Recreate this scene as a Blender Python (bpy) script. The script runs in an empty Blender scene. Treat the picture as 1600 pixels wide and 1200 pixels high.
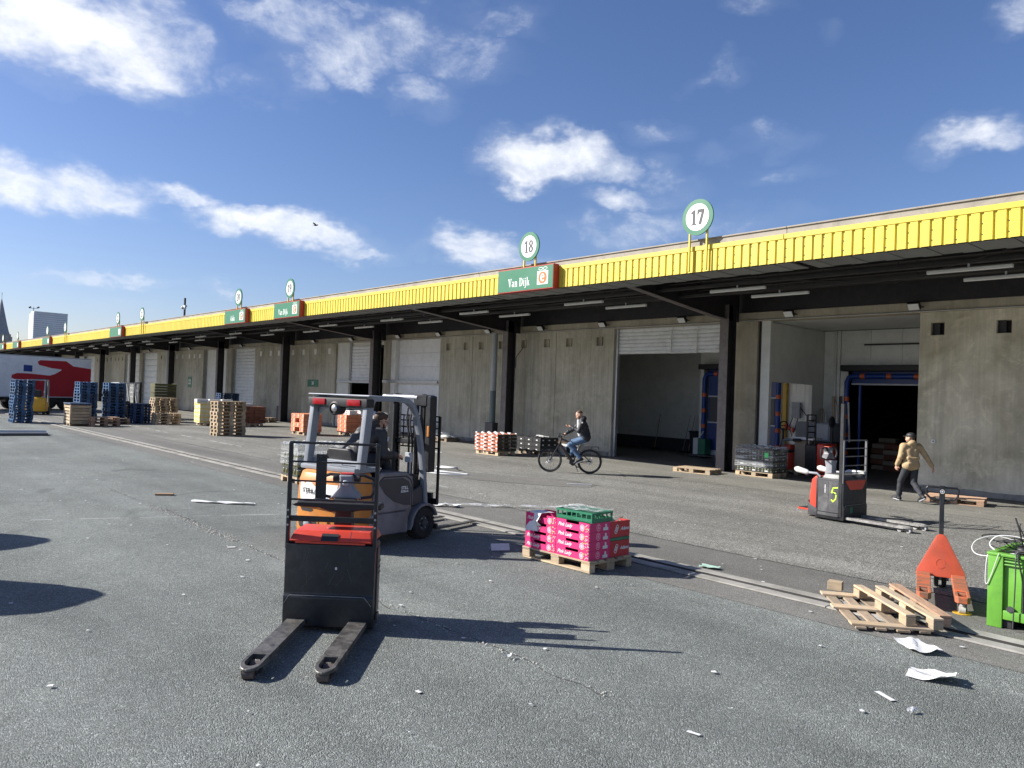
import bpy, bmesh, math, random
import numpy as np
from mathutils import Vector, Matrix

random.seed(7)
S = bpy.context.scene
COL = S.collection
R = math.radians

# ---------------------------------------------------------------- camera
EYE = 2.15
YAW, PITCH, ROLL = R(138.0), 0.0142, 0.036
vdir = Vector((math.cos(YAW), math.sin(YAW), 0))
rdir = Vector((math.sin(YAW), -math.cos(YAW), 0))
fwd = vdir * math.cos(PITCH) + Vector((0, 0, 1)) * math.sin(PITCH)
up0 = rdir.cross(fwd)
rgt = rdir * math.cos(ROLL) + up0 * math.sin(ROLL)
upv = up0 * math.cos(ROLL) - rdir * math.sin(ROLL)
cam = bpy.data.cameras.new('camera')
cam.sensor_width = 36.0
cam.lens = 27.0
cam.clip_start = 0.05
cam.clip_end = 6000.0
camo = bpy.data.objects.new('camera', cam)
COL.objects.link(camo)
m = Matrix((rgt, upv, -fwd)).transposed().to_4x4()
m.translation = Vector((0, 0, EYE))
camo.matrix_world = m
S.camera = camo

# ---------------------------------------------------------------- light and sky
SUN_EL, SUN_AZ = 31.5, 43.0           # shadows run towards +X +Y
sdir = Vector((math.cos(R(SUN_AZ)), math.sin(R(SUN_AZ)), 0)) * math.cos(R(SUN_EL)) + Vector((0, 0, -math.sin(R(SUN_EL))))
sun = bpy.data.lights.new('sun', 'SUN')
sun.energy = 4.6
sun.angle = R(0.53)
sun.color = (1.0, 0.955, 0.88)
suno = bpy.data.objects.new('sun', sun)
COL.objects.link(suno)
suno.rotation_euler = sdir.to_track_quat('-Z', 'Y').to_euler()
S.view_settings.view_transform = 'Standard'
S.view_settings.look = 'None'
S.view_settings.gamma = 1.0
S.view_settings.use_curve_mapping = False
S.view_settings.exposure = 1.0
S.cycles.max_bounces = 8
S.cycles.diffuse_bounces = 4
S.cycles.transparent_max_bounces = 12
S.cycles.use_denoising = True

W = bpy.data.worlds.new('World')
S.world = W
W.use_nodes = True
wn, wl = W.node_tree.nodes, W.node_tree.links
wn.clear()


def wnode(t, **kw):
    n = wn.new(t)
    for k, v in kw.items():
        setattr(n, k, v)
    return n


def wmath(op, a, b=None, clamp=False):
    n = wnode('ShaderNodeMath', operation=op, use_clamp=clamp)
    for i, x in enumerate((a, b)):
        if x is None:
            continue
        if isinstance(x, (int, float)):
            n.inputs[i].default_value = x
        else:
            wl.new(x, n.inputs[i])
    return n.outputs[0]


SKY_STRENGTH = 0.063
sky = wnode('ShaderNodeTexSky', sky_type='NISHITA')
sky.sun_disc = False
sky.sun_elevation = R(SUN_EL)
sky.sun_rotation = math.atan2(-math.cos(R(SUN_AZ)), -math.sin(R(SUN_AZ)))
sky.altitude = 20
sky.air_density = 1.0
sky.dust_density = 0.65
sky.ozone_density = 3.0
tc = wnode('ShaderNodeTexCoord')
sep = wnode('ShaderNodeSeparateXYZ')
wl.new(tc.outputs['Generated'], sep.inputs[0])
az = wmath('ARCTAN2', sep.outputs[1], sep.outputs[0])
el = wmath('ARCSINE', sep.outputs[2])
# turbulence on (azimuth, elevation)
comb = wnode('ShaderNodeCombineXYZ')
wl.new(az, comb.inputs[0])
wl.new(wmath('MULTIPLY', el, 1.7), comb.inputs[1])


def wnoise(scale, detail, rough, seed, dist=0.0):
    n = wnode('ShaderNodeTexNoise')
    n.noise_dimensions = '4D'
    n.inputs['Scale'].default_value = scale
    n.inputs['Detail'].default_value = detail
    n.inputs['Roughness'].default_value = rough
    n.inputs['Distortion'].default_value = dist
    n.inputs['W'].default_value = seed
    wl.new(comb.outputs[0], n.inputs['Vector'])
    return n


fb = wnoise(9.0, 11, 0.66, 1.3, 0.25)
warp = wnoise(11.0, 4, 0.55, 5.2)
ws = wnode('ShaderNodeVectorMath', operation='SUBTRACT')
wl.new(warp.outputs['Color'], ws.inputs[0])
ws.inputs[1].default_value = (0.5, 0.5, 0.5)
wsc = wnode('ShaderNodeVectorMath', operation='SCALE')
wl.new(ws.outputs[0], wsc.inputs[0])
wsc.inputs['Scale'].default_value = 0.11
pos0 = wnode('ShaderNodeCombineXYZ')
wl.new(az, pos0.inputs[0])
wl.new(el, pos0.inputs[1])
pos = wnode('ShaderNodeVectorMath', operation='ADD')
wl.new(pos0.outputs[0], pos.inputs[0])
wl.new(wsc.outputs[0], pos.inputs[1])
# separate cumulus clouds: azimuth, elevation, half sizes (degrees), density
CLOUDS = [(169.3, 21.6, 7.1, 2.6, 1.25),
          (166.1, 20.3, 4.1, 1.8, 1.15),
          (171.6, 22.0, 5.3, 2.0, 1.0),
          (156.1, 24.9, 3.1, 1.0, 0.6),
          (152.1, 24.0, 5.1, 1.8, 0.62),
          (148.0, 24.6, 3.5, 1.5, 0.62),
          (154.7, 22.2, 2.0, 1.6, 0.5),
          (148.8, 22.9, 2.8, 1.1, 0.55),
          (142.7, 23.8, 3.8, 1.6, 0.45),
          (140.4, 26.1, 3.4, 1.0, 0.35),
          (145.0, 21.0, 2.1, 1.2, 0.5),
          (158.3, 20.5, 1.9, 0.7, 0.4),
          (152.2, 26.1, 3.7, 0.7, 0.5),
          (170.6, 11.9, 4.6, 1.6, 0.95),
          (167.6, 12.0, 3.7, 1.4, 0.85),
          (166.5, 11.8, 2.6, 1.1, 0.8),
          (171.2, 12.8, 2.1, 1.1, 0.8),
          (161.3, 12.2, 2.9, 0.8, 0.9),
          (156.0, 11.4, 4.4, 1.1, 0.9),
          (152.9, 11.0, 5.0, 1.1, 0.85),
          (149.7, 10.2, 3.2, 0.8, 0.8),
          (141.2, 10.4, 3.3, 1.1, 0.8),
          (139.3, 9.8, 2.9, 0.9, 0.6),
          (135.7, 17.2, 5.0, 1.4, 0.95),
          (136.9, 16.6, 3.3, 1.0, 0.9),
          (133.1, 17.2, 2.8, 1.0, 0.8),
          (128.1, 16.5, 1.8, 1.0, 0.4),
          (129.0, 14.8, 3.2, 1.0, 0.5),
          (126.2, 15.4, 2.3, 1.0, 0.4),
          (127.8, 19.5, 2.1, 0.9, 0.33),
          (123.6, 17.8, 1.1, 0.7, 0.33),
          (119.7, 18.3, 2.1, 0.8, 0.36),
          (118.7, 16.1, 2.1, 0.7, 0.3),
          (128.9, 12.1, 5.0, 1.5, 0.5),
          (122.5, 12.7, 3.9, 1.1, 0.42),
          (125.7, 12.5, 2.7, 1.3, 0.4),
          (107.6, 17.2, 2.6, 1.1, 0.8),
          (106.0, 16.6, 1.7, 0.8, 0.55),
          (105.2, 23.8, 1.5, 1.0, 0.5),
          (123.8, 22.2, 1.8, 0.6, 0.26),
          (116.5, 24.0, 0.8, 0.8, 0.26),
          (167.8, 6.6, 3.2, 0.5, 0.55),
          (164.2, 6.7, 2.4, 0.5, 0.6),
          (163.8, 6.2, 1.8, 0.4, 0.5),
          (159.0, 6.2, 1.3, 0.4, 0.5),
          (164.7, 4.5, 1.5, 0.4, 0.35),
          (121.3, 26.7, 2.2, 0.6, 0.3)]
mask = None
for (a0, e0, sa, se, amp) in CLOUDS:
    s = wnode('ShaderNodeVectorMath', operation='SUBTRACT')
    wl.new(pos.outputs[0], s.inputs[0])
    s.inputs[1].default_value = (R(a0), R(e0), 0)
    q = wnode('ShaderNodeVectorMath', operation='MULTIPLY')
    wl.new(s.outputs[0], q.inputs[0])
    q.inputs[1].default_value = (1 / R(sa), 1 / R(se), 0)
    ln = wnode('ShaderNodeVectorMath', operation='LENGTH')
    wl.new(q.outputs[0], ln.inputs[0])
    b = wmath('MULTIPLY', wmath('SUBTRACT', 1.5, ln.outputs['Value'], True), amp)
    mask = b if mask is None else wmath('MAXIMUM', mask, b)
# elsewhere in the sky the same kind of scattered cloud
gen = wnoise(2.6, 3, 0.5, 8.0)
away = wmath('MULTIPLY', wmath('SUBTRACT', gen.outputs['Fac'], 0.52, True), 3.5)
azd = wmath('ABSOLUTE', wmath('SUBTRACT', az, R(138)))
outm = wmath('MULTIPLY', wmath('SUBTRACT', azd, R(42), True), 6.0, True)
outm2 = wmath('MULTIPLY', wmath('SUBTRACT', el, R(36), True), 6.0, True)
mask = wmath('MAXIMUM', mask, wmath('MULTIPLY', away, wmath('MAXIMUM', outm, outm2)))
dens = wmath('ADD', wmath('MULTIPLY', mask, 1.15), wmath('MULTIPLY', wmath('SUBTRACT', fb.outputs['Fac'], 0.54), 2.6))
dens = wmath('MULTIPLY', dens, wmath('MULTIPLY', mask, 4.0, True))
mr = wnode('ShaderNodeMapRange', interpolation_type='SMOOTHSTEP')
mr.inputs['From Min'].default_value = 0.0
mr.inputs['From Max'].default_value = 1.4
wl.new(dens, mr.inputs['Value'])
cov = wmath('MAXIMUM', wmath('MULTIPLY', mr.outputs[0], 0.93), wmath('MULTIPLY', wmath('MULTIPLY', mask, fb.outputs['Fac']), 0.42, True))
shade = wnode('ShaderNodeMapRange')
shade.inputs['From Min'].default_value = 0.3
shade.inputs['From Max'].default_value = 1.3
wl.new(dens, shade.inputs['Value'])
ccol = wnode('ShaderNodeMix', data_type='RGBA')
wl.new(shade.outputs[0], ccol.inputs['Factor'])
ccol.inputs['A'].default_value = (6.2, 6.7, 7.8, 1)
ccol.inputs['B'].default_value = (8.8, 9.0, 9.4, 1)
# sky colour trim: a little bluer and less bright low down, as in clear cold air
hsv = wnode('ShaderNodeHueSaturation')
hsv.inputs['Saturation'].default_value = 1.10
hsv.inputs['Value'].default_value = 1.0
wl.new(sky.outputs[0], hsv.inputs['Color'])
skm = wnode('ShaderNodeMix', data_type='RGBA')
wl.new(cov, skm.inputs['Factor'])
tint = wnode('ShaderNodeMix', data_type='RGBA', blend_type='MULTIPLY')
tint.inputs['Factor'].default_value = 1.0
wl.new(hsv.outputs[0], tint.inputs['A'])
tint.inputs['B'].default_value = (0.98, 0.925, 1.08, 1)
wl.new(tint.outputs['Result'], skm.inputs['A'])
wl.new(ccol.outputs['Result'], skm.inputs['B'])
bg = wnode('ShaderNodeBackground')
bg.inputs['Strength'].default_value = SKY_STRENGTH
wl.new(skm.outputs['Result'], bg.inputs['Color'])
wo = wnode('ShaderNodeOutputWorld')
wl.new(bg.outputs[0], wo.inputs['Surface'])

# ---------------------------------------------------------------- mesh helpers
X, Y, Z = Vector((1, 0, 0)), Vector((0, 1, 0)), Vector((0, 0, 1))


def V(*a):
    return Vector(a)


class B:
    """collects shapes; ob() links them as ONE mesh object"""

    def __init__(self):
        self.v, self.f, self.m = [], [], []

    def add(self, vs, fs, mi=0):
        o = len(self.v)
        self.v += [tuple(p) for p in vs]
        self.f += [tuple(i + o for i in f) for f in fs]
        self.m += [mi] * len(fs)
        return self

    def box(self, x0, x1, y0, y1, z0, z1, mi=0):
        x0, x1 = min(x0, x1), max(x0, x1)
        y0, y1 = min(y0, y1), max(y0, y1)
        z0, z1 = min(z0, z1), max(z0, z1)
        vs = [(x, y, z) for z in (z0, z1) for y in (y0, y1) for x in (x0, x1)]
        return self.add(vs, [(0, 2, 3, 1), (4, 5, 7, 6), (0, 1, 5, 4), (2, 6, 7, 3), (0, 4, 6, 2), (1, 3, 7, 5)], mi)

    def bar(self, p, q, w, h=None, up=Z, mi=0):
        p, q = Vector(p), Vector(q)
        h = w if h is None else h
        d = (q - p).normalized()
        if abs(d.dot(up)) > 0.98:
            up = X if abs(d.x) < 0.9 else Y
        s = d.cross(up).normalized()
        u = s.cross(d).normalized()
        vs = []
        for c in (p, q):
            for a, b in ((-1, -1), (1, -1), (1, 1), (-1, 1)):
                vs.append(c + s * (a * w / 2) + u * (b * h / 2))
        return self.add(vs, [(3, 2, 1, 0), (4, 5, 6, 7), (0, 1, 5, 4), (1, 2, 6, 5), (2, 3, 7, 6), (3, 0, 4, 7)], mi)

    def tube(self, pts, r, n=8, closed=False, mi=0):
        pts = [Vector(p) for p in pts]
        k = len(pts)
        rs = r if isinstance(r, (list, tuple)) else [r] * k
        vs, fs = [], []
        u = None
        for i, p in enumerate(pts):
            if closed:
                d = (pts[(i + 1) % k] - pts[i - 1]).normalized()
            else:
                d = (pts[min(i + 1, k - 1)] - pts[max(i - 1, 0)]).normalized()
            if u is None:
                u = d.cross(Z if abs(d.z) < 0.9 else X).normalized()
            u = (u - d * u.dot(d)).normalized()
            w = d.cross(u)
            for j in range(n):
                a = 2 * math.pi * j / n
                vs.append(p + (u * math.cos(a) + w * math.sin(a)) * rs[i])
        for i in range(k if closed else k - 1):
            i2 = (i + 1) % k
            for j in range(n):
                j2 = (j + 1) % n
                fs.append((i * n + j, i * n + j2, i2 * n + j2, i2 * n + j))
        if not closed:
            fs.append(tuple(range(n - 1, -1, -1)))
            fs.append(tuple((k - 1) * n + j for j in range(n)))
        return self.add(vs, fs, mi)

    def lathe(self, c, axis, prof, n=24, mi=0, closed=False):
        """prof: list of (radius, offset along axis)"""
        c, d = Vector(c), Vector(axis).normalized()
        u = d.cross(Z if abs(d.z) < 0.9 else X).normalized()
        w = d.cross(u)
        vs, fs = [], []
        k = len(prof)
        for r, a in prof:
            for j in range(n):
                t = 2 * math.pi * j / n
                vs.append(c + d * a + (u * math.cos(t) + w * math.sin(t)) * max(r, 1e-4))
        for i in range(k if closed else k - 1):
            i2 = (i + 1) % k
            for j in range(n):
                j2 = (j + 1) % n
                fs.append((i * n + j, i * n + j2, i2 * n + j2, i2 * n + j))
        if not closed:
            fs.append(tuple(range(n - 1, -1, -1)))
            fs.append(tuple((k - 1) * n + j for j in range(n)))
        return self.add(vs, fs, mi)

    def prism(self, poly, o, u, v, w, d, mi=0):
        """poly (a,b) in the plane o + a*u + b*v, thickened by d along w"""
        o, u, v, w = Vector(o), Vector(u), Vector(v), Vector(w)
        n = len(poly)
        vs = [o + u * a + v * b for a, b in poly] + [o + u * a + v * b + w * d for a, b in poly]
        fs = [tuple(range(n - 1, -1, -1)), tuple(range(n, 2 * n))]
        fs += [(i, (i + 1) % n, n + (i + 1) % n, n + i) for i in range(n)]
        return self.add(vs, fs, mi)

    def ell(self, c, r, nu=12, nv=8, rot=None, mi=0):
        c = Vector(c)
        vs, fs = [], []
        for i in range(nv + 1):
            t = math.pi * i / nv
            for j in range(nu):
                p = 2 * math.pi * j / nu
                q = Vector((r[0] * math.sin(t) * math.cos(p), r[1] * math.sin(t) * math.sin(p), r[2] * math.cos(t)))
                vs.append(c + (rot @ q if rot else q))
        for i in range(nv):
            for j in range(nu):
                j2 = (j + 1) % nu
                fs.append((i * nu + j, (i + 1) * nu + j, (i + 1) * nu + j2, i * nu + j2))
        return self.add(vs, fs, mi)

    def xf(self, M):
        self.v = [tuple(M @ Vector(p)) for p in self.v]
        return self

    def jit(self, a):
        self.v = [(p[0] + random.uniform(-a, a), p[1] + random.uniform(-a, a), p[2] + random.uniform(-a, a)) for p in self.v]
        return self

    def mesh(self, name, mats, bevel=0, seg=1, smooth=False, fix=True):
        me = bpy.data.meshes.new(name)
        me.from_pydata(self.v, [], self.f)
        for mt in (mats if isinstance(mats, (list, tuple)) else [mats]):
            me.materials.append(mt)
        me.polygons.foreach_set('material_index', self.m)
        if bevel or fix:
            bm = bmesh.new()
            bm.from_mesh(me)
            if smooth:
                bmesh.ops.remove_doubles(bm, verts=bm.verts, dist=1e-4)
            bmesh.ops.recalc_face_normals(bm, faces=bm.faces)
            if bevel:
                es = [e for e in bm.edges if len(e.link_faces) == 2 and e.calc_face_angle(0) > R(28)]
                bmesh.ops.bevel(bm, geom=es, offset=bevel, segments=seg, profile=0.6, affect='EDGES', clamp_overlap=True)
            bm.to_mesh(me)
            bm.free()
        if smooth or (bevel and seg > 1):
            me.shade_smooth()
            me.set_sharp_from_angle(angle=R(38))
        me.update()
        return me

    def ob(self, name, mats, parent=None, bevel=0, seg=1, smooth=False, **kw):
        return link(name, self.mesh(name, mats, bevel, seg, smooth), parent, **kw)


def link(name, me, parent=None, loc=None, rot=None, label=None, cat=None, group=None, kind=None, mat=None):
    o = bpy.data.objects.new(name, me)
    COL.objects.link(o)
    if parent:
        o.parent = parent
    if loc is not None:
        o.location = loc
    if rot is not None:
        o.rotation_euler = rot if hasattr(rot, '__len__') else (0, 0, rot)
    if label:
        o['label'] = label
    if cat:
        o['category'] = cat
    if group:
        o['group'] = group
    if kind:
        o['kind'] = kind
    return o


def thing(name, label, cat, loc=(0, 0, 0), rot=0, group=None):
    return link(name, None, None, loc, rot, label, cat, group)


def struct(o):
    o['kind'] = 'structure'
    return o


def dup(o, loc=None, rot=None, label=None, group=None, parent=None):
    c = o.copy()
    COL.objects.link(c)
    c.parent = parent
    if parent is None:
        if loc is not None:
            c.location = loc
        if rot is not None:
            c.rotation_euler = (0, 0, rot)
        if label:
            c['label'] = label
        if group:
            c['group'] = group
    for ch in o.children:
        dup(ch, parent=c)
    return c


ORD = ['first', 'second', 'third', 'fourth', 'fifth', 'sixth', 'seventh', 'eighth', 'ninth', 'tenth', 'eleventh',
       'twelfth', 'thirteenth', 'fourteenth', 'fifteenth', 'sixteenth']


def nth(i, n):
    return 'bottom' if i == 0 else ('topmost' if i == n - 1 else ORD[i] + ' from bottom')


# ---------------------------------------------------------------- materials
MATS = {}


def nt(name):
    m = bpy.data.materials.new(name)
    m.use_nodes = True
    t = m.node_tree
    return m, t, t.nodes['Principled BSDF']


def nd(t, typ, ins=None, **kw):
    n = t.nodes.new(typ)
    for k, v in kw.items():
        setattr(n, k, v)
    for k, v in (ins or {}).items():
        if hasattr(v, 'is_linked') or type(v).__name__.startswith('NodeSocket'):
            t.links.new(v, n.inputs[k])
        else:
            n.inputs[k].default_value = v
    return n


def c4(c):
    return (c[0], c[1], c[2], 1)


def ramp(t, fac, stops):
    n = t.nodes.new('ShaderNodeValToRGB')
    e = n.color_ramp.elements
    while len(e) < len(stops):
        e.new(0.5)
    for x, (p, c) in zip(e, stops):
        x.position = p
        x.color = c4(c) if hasattr(c, '__len__') else (c, c, c, 1)
    t.links.new(fac, n.inputs[0])
    return n.outputs[0]


def mixc(t, fac, a, b, mode='MIX'):
    n = t.nodes.new('ShaderNodeMix')
    n.data_type = 'RGBA'
    n.blend_type = mode
    for key, x in (('Factor', fac), ('A', a), ('B', b)):
        if isinstance(x, (int, float)):
            n.inputs[key].default_value = x
        elif isinstance(x, (tuple, list)):
            n.inputs[key].default_value = c4(x)
        else:
            t.links.new(x, n.inputs[key])
    return n.outputs['Result']


def pmat(name, col, rough=0.6, metal=0.0, var=0.18, scale=6.0, bump=0.0, bscale=60.0, dirt=None, dirta=0.5, stretch=None,
         spec=0.5, world=False, rand=0.0, dmin=0.48):
    """worn single-colour surface: noise in tone, optional grime patches and fine relief"""
    if name in MATS:
        return MATS[name]
    m, t, p = nt(name)
    co = nd(t, 'ShaderNodeNewGeometry').outputs['Position'] if world else nd(t, 'ShaderNodeTexCoord').outputs['Object']
    if stretch:
        mp = nd(t, 'ShaderNodeMapping', {'Vector': co})
        mp.inputs['Scale'].default_value = stretch
        co = mp.outputs[0]
    n1 = nd(t, 'ShaderNodeTexNoise', {'Vector': co, 'Scale': scale, 'Detail': 6.0, 'Roughness': 0.65})
    lo = tuple(c * (1 - var) for c in col)
    hi = tuple(min(1, c * (1 + var)) for c in col)
    c = ramp(t, n1.outputs['Fac'], [(0.3, lo), (0.7, hi)])
    if rand:
        oi = nd(t, 'ShaderNodeObjectInfo')
        mv = nd(t, 'ShaderNodeMapRange', {'Value': oi.outputs['Random'], 'To Min': 1 - rand, 'To Max': 1 + rand})
        hs = nd(t, 'ShaderNodeHueSaturation', {'Color': c, 'Value': mv.outputs[0]})
        c = hs.outputs[0]
    if dirt:
        n2 = nd(t, 'ShaderNodeTexNoise', {'Vector': co, 'Scale': scale * 0.6 + 1.0, 'Detail': 8.0, 'Roughness': 0.7, 'Distortion': 0.6})
        f = nd(t, 'ShaderNodeMapRange', {'Value': n2.outputs['Fac'], 'From Min': dmin, 'From Max': dmin + 0.22, 'To Max': dirta})
        c = mixc(t, f.outputs[0], c, dirt)
    t.links.new(c, p.inputs['Base Color'])
    rr = nd(t, 'ShaderNodeMapRange', {'Value': n1.outputs['Fac'], 'To Min': max(0.02, rough - 0.12), 'To Max': min(1, rough + 0.12)})
    t.links.new(rr.outputs[0], p.inputs['Roughness'])
    p.inputs['Metallic'].default_value = metal
    p.inputs['Specular IOR Level'].default_value = spec
    if bump:
        n3 = nd(t, 'ShaderNodeTexNoise', {'Vector': co, 'Scale': bscale, 'Detail': 4.0})
        bp = nd(t, 'ShaderNodeBump', {'Height': n3.outputs['Fac'], 'Strength': bump, 'Distance': 0.01})
        t.links.new(bp.outputs[0], p.inputs['Normal'])
    MATS[name] = m
    return m


def wood(name, col, rand=0.3, grey=0.35):
    if name in MATS:
        return MATS[name]
    m, t, p = nt(name)
    co = nd(t, 'ShaderNodeTexCoord').outputs['Object']
    oi = nd(t, 'ShaderNodeObjectInfo')
    off = nd(t, 'ShaderNodeVectorMath', {0: co}, operation='ADD')
    sc = nd(t, 'ShaderNodeMath', {0: oi.outputs['Random'], 1: 40.0}, operation='MULTIPLY')
    cb = nd(t, 'ShaderNodeCombineXYZ', {0: sc.outputs[0], 1: sc.outputs[0], 2: sc.outputs[0]})
    t.links.new(cb.outputs[0], off.inputs[1])
    mp = nd(t, 'ShaderNodeMapping', {'Vector': off.outputs[0]})
    mp.inputs['Scale'].default_value = (3.0, 18.0, 18.0)
    n = nd(t, 'ShaderNodeTexNoise', {'Vector': mp.outputs[0], 'Scale': 1.6, 'Detail': 7.0, 'Roughness': 0.7, 'Distortion': 0.7})
    c = ramp(t, n.outputs['Fac'], [(0.25, tuple(x * 0.55 for x in col)), (0.5, col), (0.75, tuple(min(1, x * 1.3) for x in col))])
    n2 = nd(t, 'ShaderNodeTexNoise', {'Vector': off.outputs[0], 'Scale': 2.2, 'Detail': 5.0})
    g = sum(col) / 3
    f = nd(t, 'ShaderNodeMapRange', {'Value': n2.outputs['Fac'], 'From Min': 0.4, 'From Max': 0.7, 'To Max': grey})
    c = mixc(t, f.outputs[0], c, (g * 0.7, g * 0.66, g * 0.6))
    mv = nd(t, 'ShaderNodeMapRange', {'Value': oi.outputs['Random'], 'To Min': 1 - rand, 'To Max': 1 + rand * 0.6})
    hs = nd(t, 'ShaderNodeHueSaturation', {'Color': c, 'Value': mv.outputs[0]})
    t.links.new(hs.outputs[0], p.inputs['Base Color'])
    p.inputs['Roughness'].default_value = 0.8
    bp = nd(t, 'ShaderNodeBump', {'Height': n.outputs['Fac'], 'Strength': 0.35, 'Distance': 0.006})
    t.links.new(bp.outputs[0], p.inputs['Normal'])
    MATS[name] = m
    return m


def film(name, col=(0.8, 0.82, 0.84), alpha=0.35, rough=0.25, strands=(1.3, 1.3, 5)):
    """stretch film: crumpled, part clear, part bright"""
    if name in MATS:
        return MATS[name]
    m, t, p = nt(name)
    co = nd(t, 'ShaderNodeTexCoord').outputs['Object']
    mp = nd(t, 'ShaderNodeMapping', {'Vector': co})
    mp.inputs['Scale'].default_value = strands
    n = nd(t, 'ShaderNodeTexNoise', {'Vector': mp.outputs[0], 'Scale': 2.5, 'Detail': 5.0, 'Roughness': 0.6, 'Distortion': 1.5})
    f = nd(t, 'ShaderNodeMapRange', {'Value': n.outputs['Fac'], 'From Min': 0.45, 'From Max': 0.66, 'To Min': alpha * 0.25, 'To Max': min(1, alpha * 2.1)})
    p.inputs['Base Color'].default_value = c4(col)
    p.inputs['Roughness'].default_value = rough
    t.links.new(f.outputs[0], p.inputs['Alpha'])
    bp = nd(t, 'ShaderNodeBump', {'Height': n.outputs['Fac'], 'Strength': 0.35, 'Distance': 0.02})
    t.links.new(bp.outputs[0], p.inputs['Normal'])
    MATS[name] = m
    return m


def asphalt(name, dark, light, stone, tone, cracks=0.0, patch=None, vs=150.0, bump=0.6, stain=0.5):
    """bound aggregate seen close: stones in a binder, broad wear patches, oil marks, cracks"""
    m, t, p = nt(name)
    co = nd(t, 'ShaderNodeNewGeometry').outputs['Position']
    vo = nd(t, 'ShaderNodeTexVoronoi', {'Vector': co, 'Scale': vs, 'Randomness': 1.0})
    vs2 = nd(t, 'ShaderNodeSeparateColor', {'Color': vo.outputs['Color']})
    vl = nd(t, 'ShaderNodeTexVoronoi', {'Vector': co, 'Scale': vs * 0.42, 'Randomness': 1.0})
    vl2 = nd(t, 'ShaderNodeSeparateColor', {'Color': vl.outputs['Color']})
    st = ramp(t, vs2.outputs['Red'], [(0.0, dark), (0.55, light), (0.9, stone), (1.0, tuple(min(1, s * 1.5) for s in stone))])
    st2 = ramp(t, vl2.outputs['Green'], [(0.0, 0.82), (0.6, 1.0), (0.94, 1.1), (1.0, 1.55)])
    c = mixc(t, 0.75, st, st2, 'MULTIPLY')
    big = nd(t, 'ShaderNodeTexNoise', {'Vector': co, 'Scale': 0.35, 'Detail': 6.0, 'Roughness': 0.6})
    c = mixc(t, 1.0, c, ramp(t, big.outputs['Fac'], [(0.3, 1 - tone), (0.7, 1 + tone)]), 'MULTIPLY')
    mid = nd(t, 'ShaderNodeTexNoise', {'Vector': co, 'Scale': 2.3, 'Detail': 9.0, 'Roughness': 0.75, 'Distortion': 0.4})
    c = mixc(t, 1.0, c, ramp(t, mid.outputs['Fac'], [(0.25, 0.84), (0.5, 1.0), (0.75, 1.12)]), 'MULTIPLY')
    # tyre lanes and grime drawn out along the yard
    mp = nd(t, 'ShaderNodeMapping', {'Vector': co})
    mp.inputs['Scale'].default_value = (0.10, 0.9, 1)
    ln = nd(t, 'ShaderNodeTexNoise', {'Vector': mp.outputs[0], 'Scale': 1.0, 'Detail': 5.0})
    c = mixc(t, 1.0, c, ramp(t, ln.outputs['Fac'], [(0.32, 0.78), (0.6, 1.06)]), 'MULTIPLY')
    oil = nd(t, 'ShaderNodeTexNoise', {'Vector': co, 'Scale': 0.8, 'Detail': 3.0, 'Distortion': 0.8})
    of = nd(t, 'ShaderNodeMapRange', {'Value': oil.outputs['Fac'], 'From Min': 0.64, 'From Max': 0.74, 'To Max': stain})
    c = mixc(t, of.outputs[0], c, tuple(x * 0.45 for x in light))
    # chalky drips and flecks
    fl = nd(t, 'ShaderNodeTexVoronoi', {'Vector': co, 'Scale': 3.1, 'Randomness': 1.0})
    flm = nd(t, 'ShaderNodeMapRange', {'Value': fl.outputs['Distance'], 'From Min': 0.028, 'From Max': 0.018, 'To Max': 0.7})
    fls = nd(t, 'ShaderNodeSeparateColor', {'Color': fl.outputs['Color']})
    flx = nd(t, 'ShaderNodeMath', {0: flm.outputs[0], 1: nd(t, 'ShaderNodeMath', {0: fls.outputs['Blue'], 1: 0.62}, operation='GREATER_THAN').outputs[0]}, operation='MULTIPLY')
    c = mixc(t, flx.outputs[0], c, (0.62, 0.62, 0.6))
    hgt = vs2.outputs['Red']
    if cracks:
        wv = nd(t, 'ShaderNodeTexNoise', {'Vector': co, 'Scale': 1.1, 'Detail': 6.0})
        ad = nd(t, 'ShaderNodeVectorMath', {0: co}, operation='ADD')
        sc = nd(t, 'ShaderNodeVectorMath', {0: wv.outputs['Color'], 'Scale': 0.9}, operation='SCALE')
        t.links.new(sc.outputs[0], ad.inputs[1])
        cr = nd(t, 'ShaderNodeTexVoronoi', {'Vector': ad.outputs[0], 'Scale': 0.16}, feature='DISTANCE_TO_EDGE')
        cm = nd(t, 'ShaderNodeMapRange', {'Value': cr.outputs['Distance'], 'From Min': 0.006, 'From Max': 0.0015, 'To Max': cracks})
        brk = nd(t, 'ShaderNodeMapRange', {'Value': mid.outputs['Fac'], 'From Min': 0.45, 'From Max': 0.6})
        cf = nd(t, 'ShaderNodeMath', {0: cm.outputs[0], 1: brk.outputs[0]}, operation='MULTIPLY')
        c = mixc(t, cf.outputs[0], c, mixc(t, vs2.outputs['Green'], (0.03, 0.03, 0.03), (0.5, 0.49, 0.45)))
    t.links.new(c, p.inputs['Base Color'])
    p.inputs['Roughness'].default_value = 0.82
    p.inputs['Specular IOR Level'].default_value = 0.35
    bp = nd(t, 'ShaderNodeBump', {'Height': vo.outputs['Distance'], 'Strength': bump, 'Distance': 0.010})
    bp.invert = True
    t.links.new(bp.outputs[0], p.inputs['Normal'])
    MATS[name] = m
    return m


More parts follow.
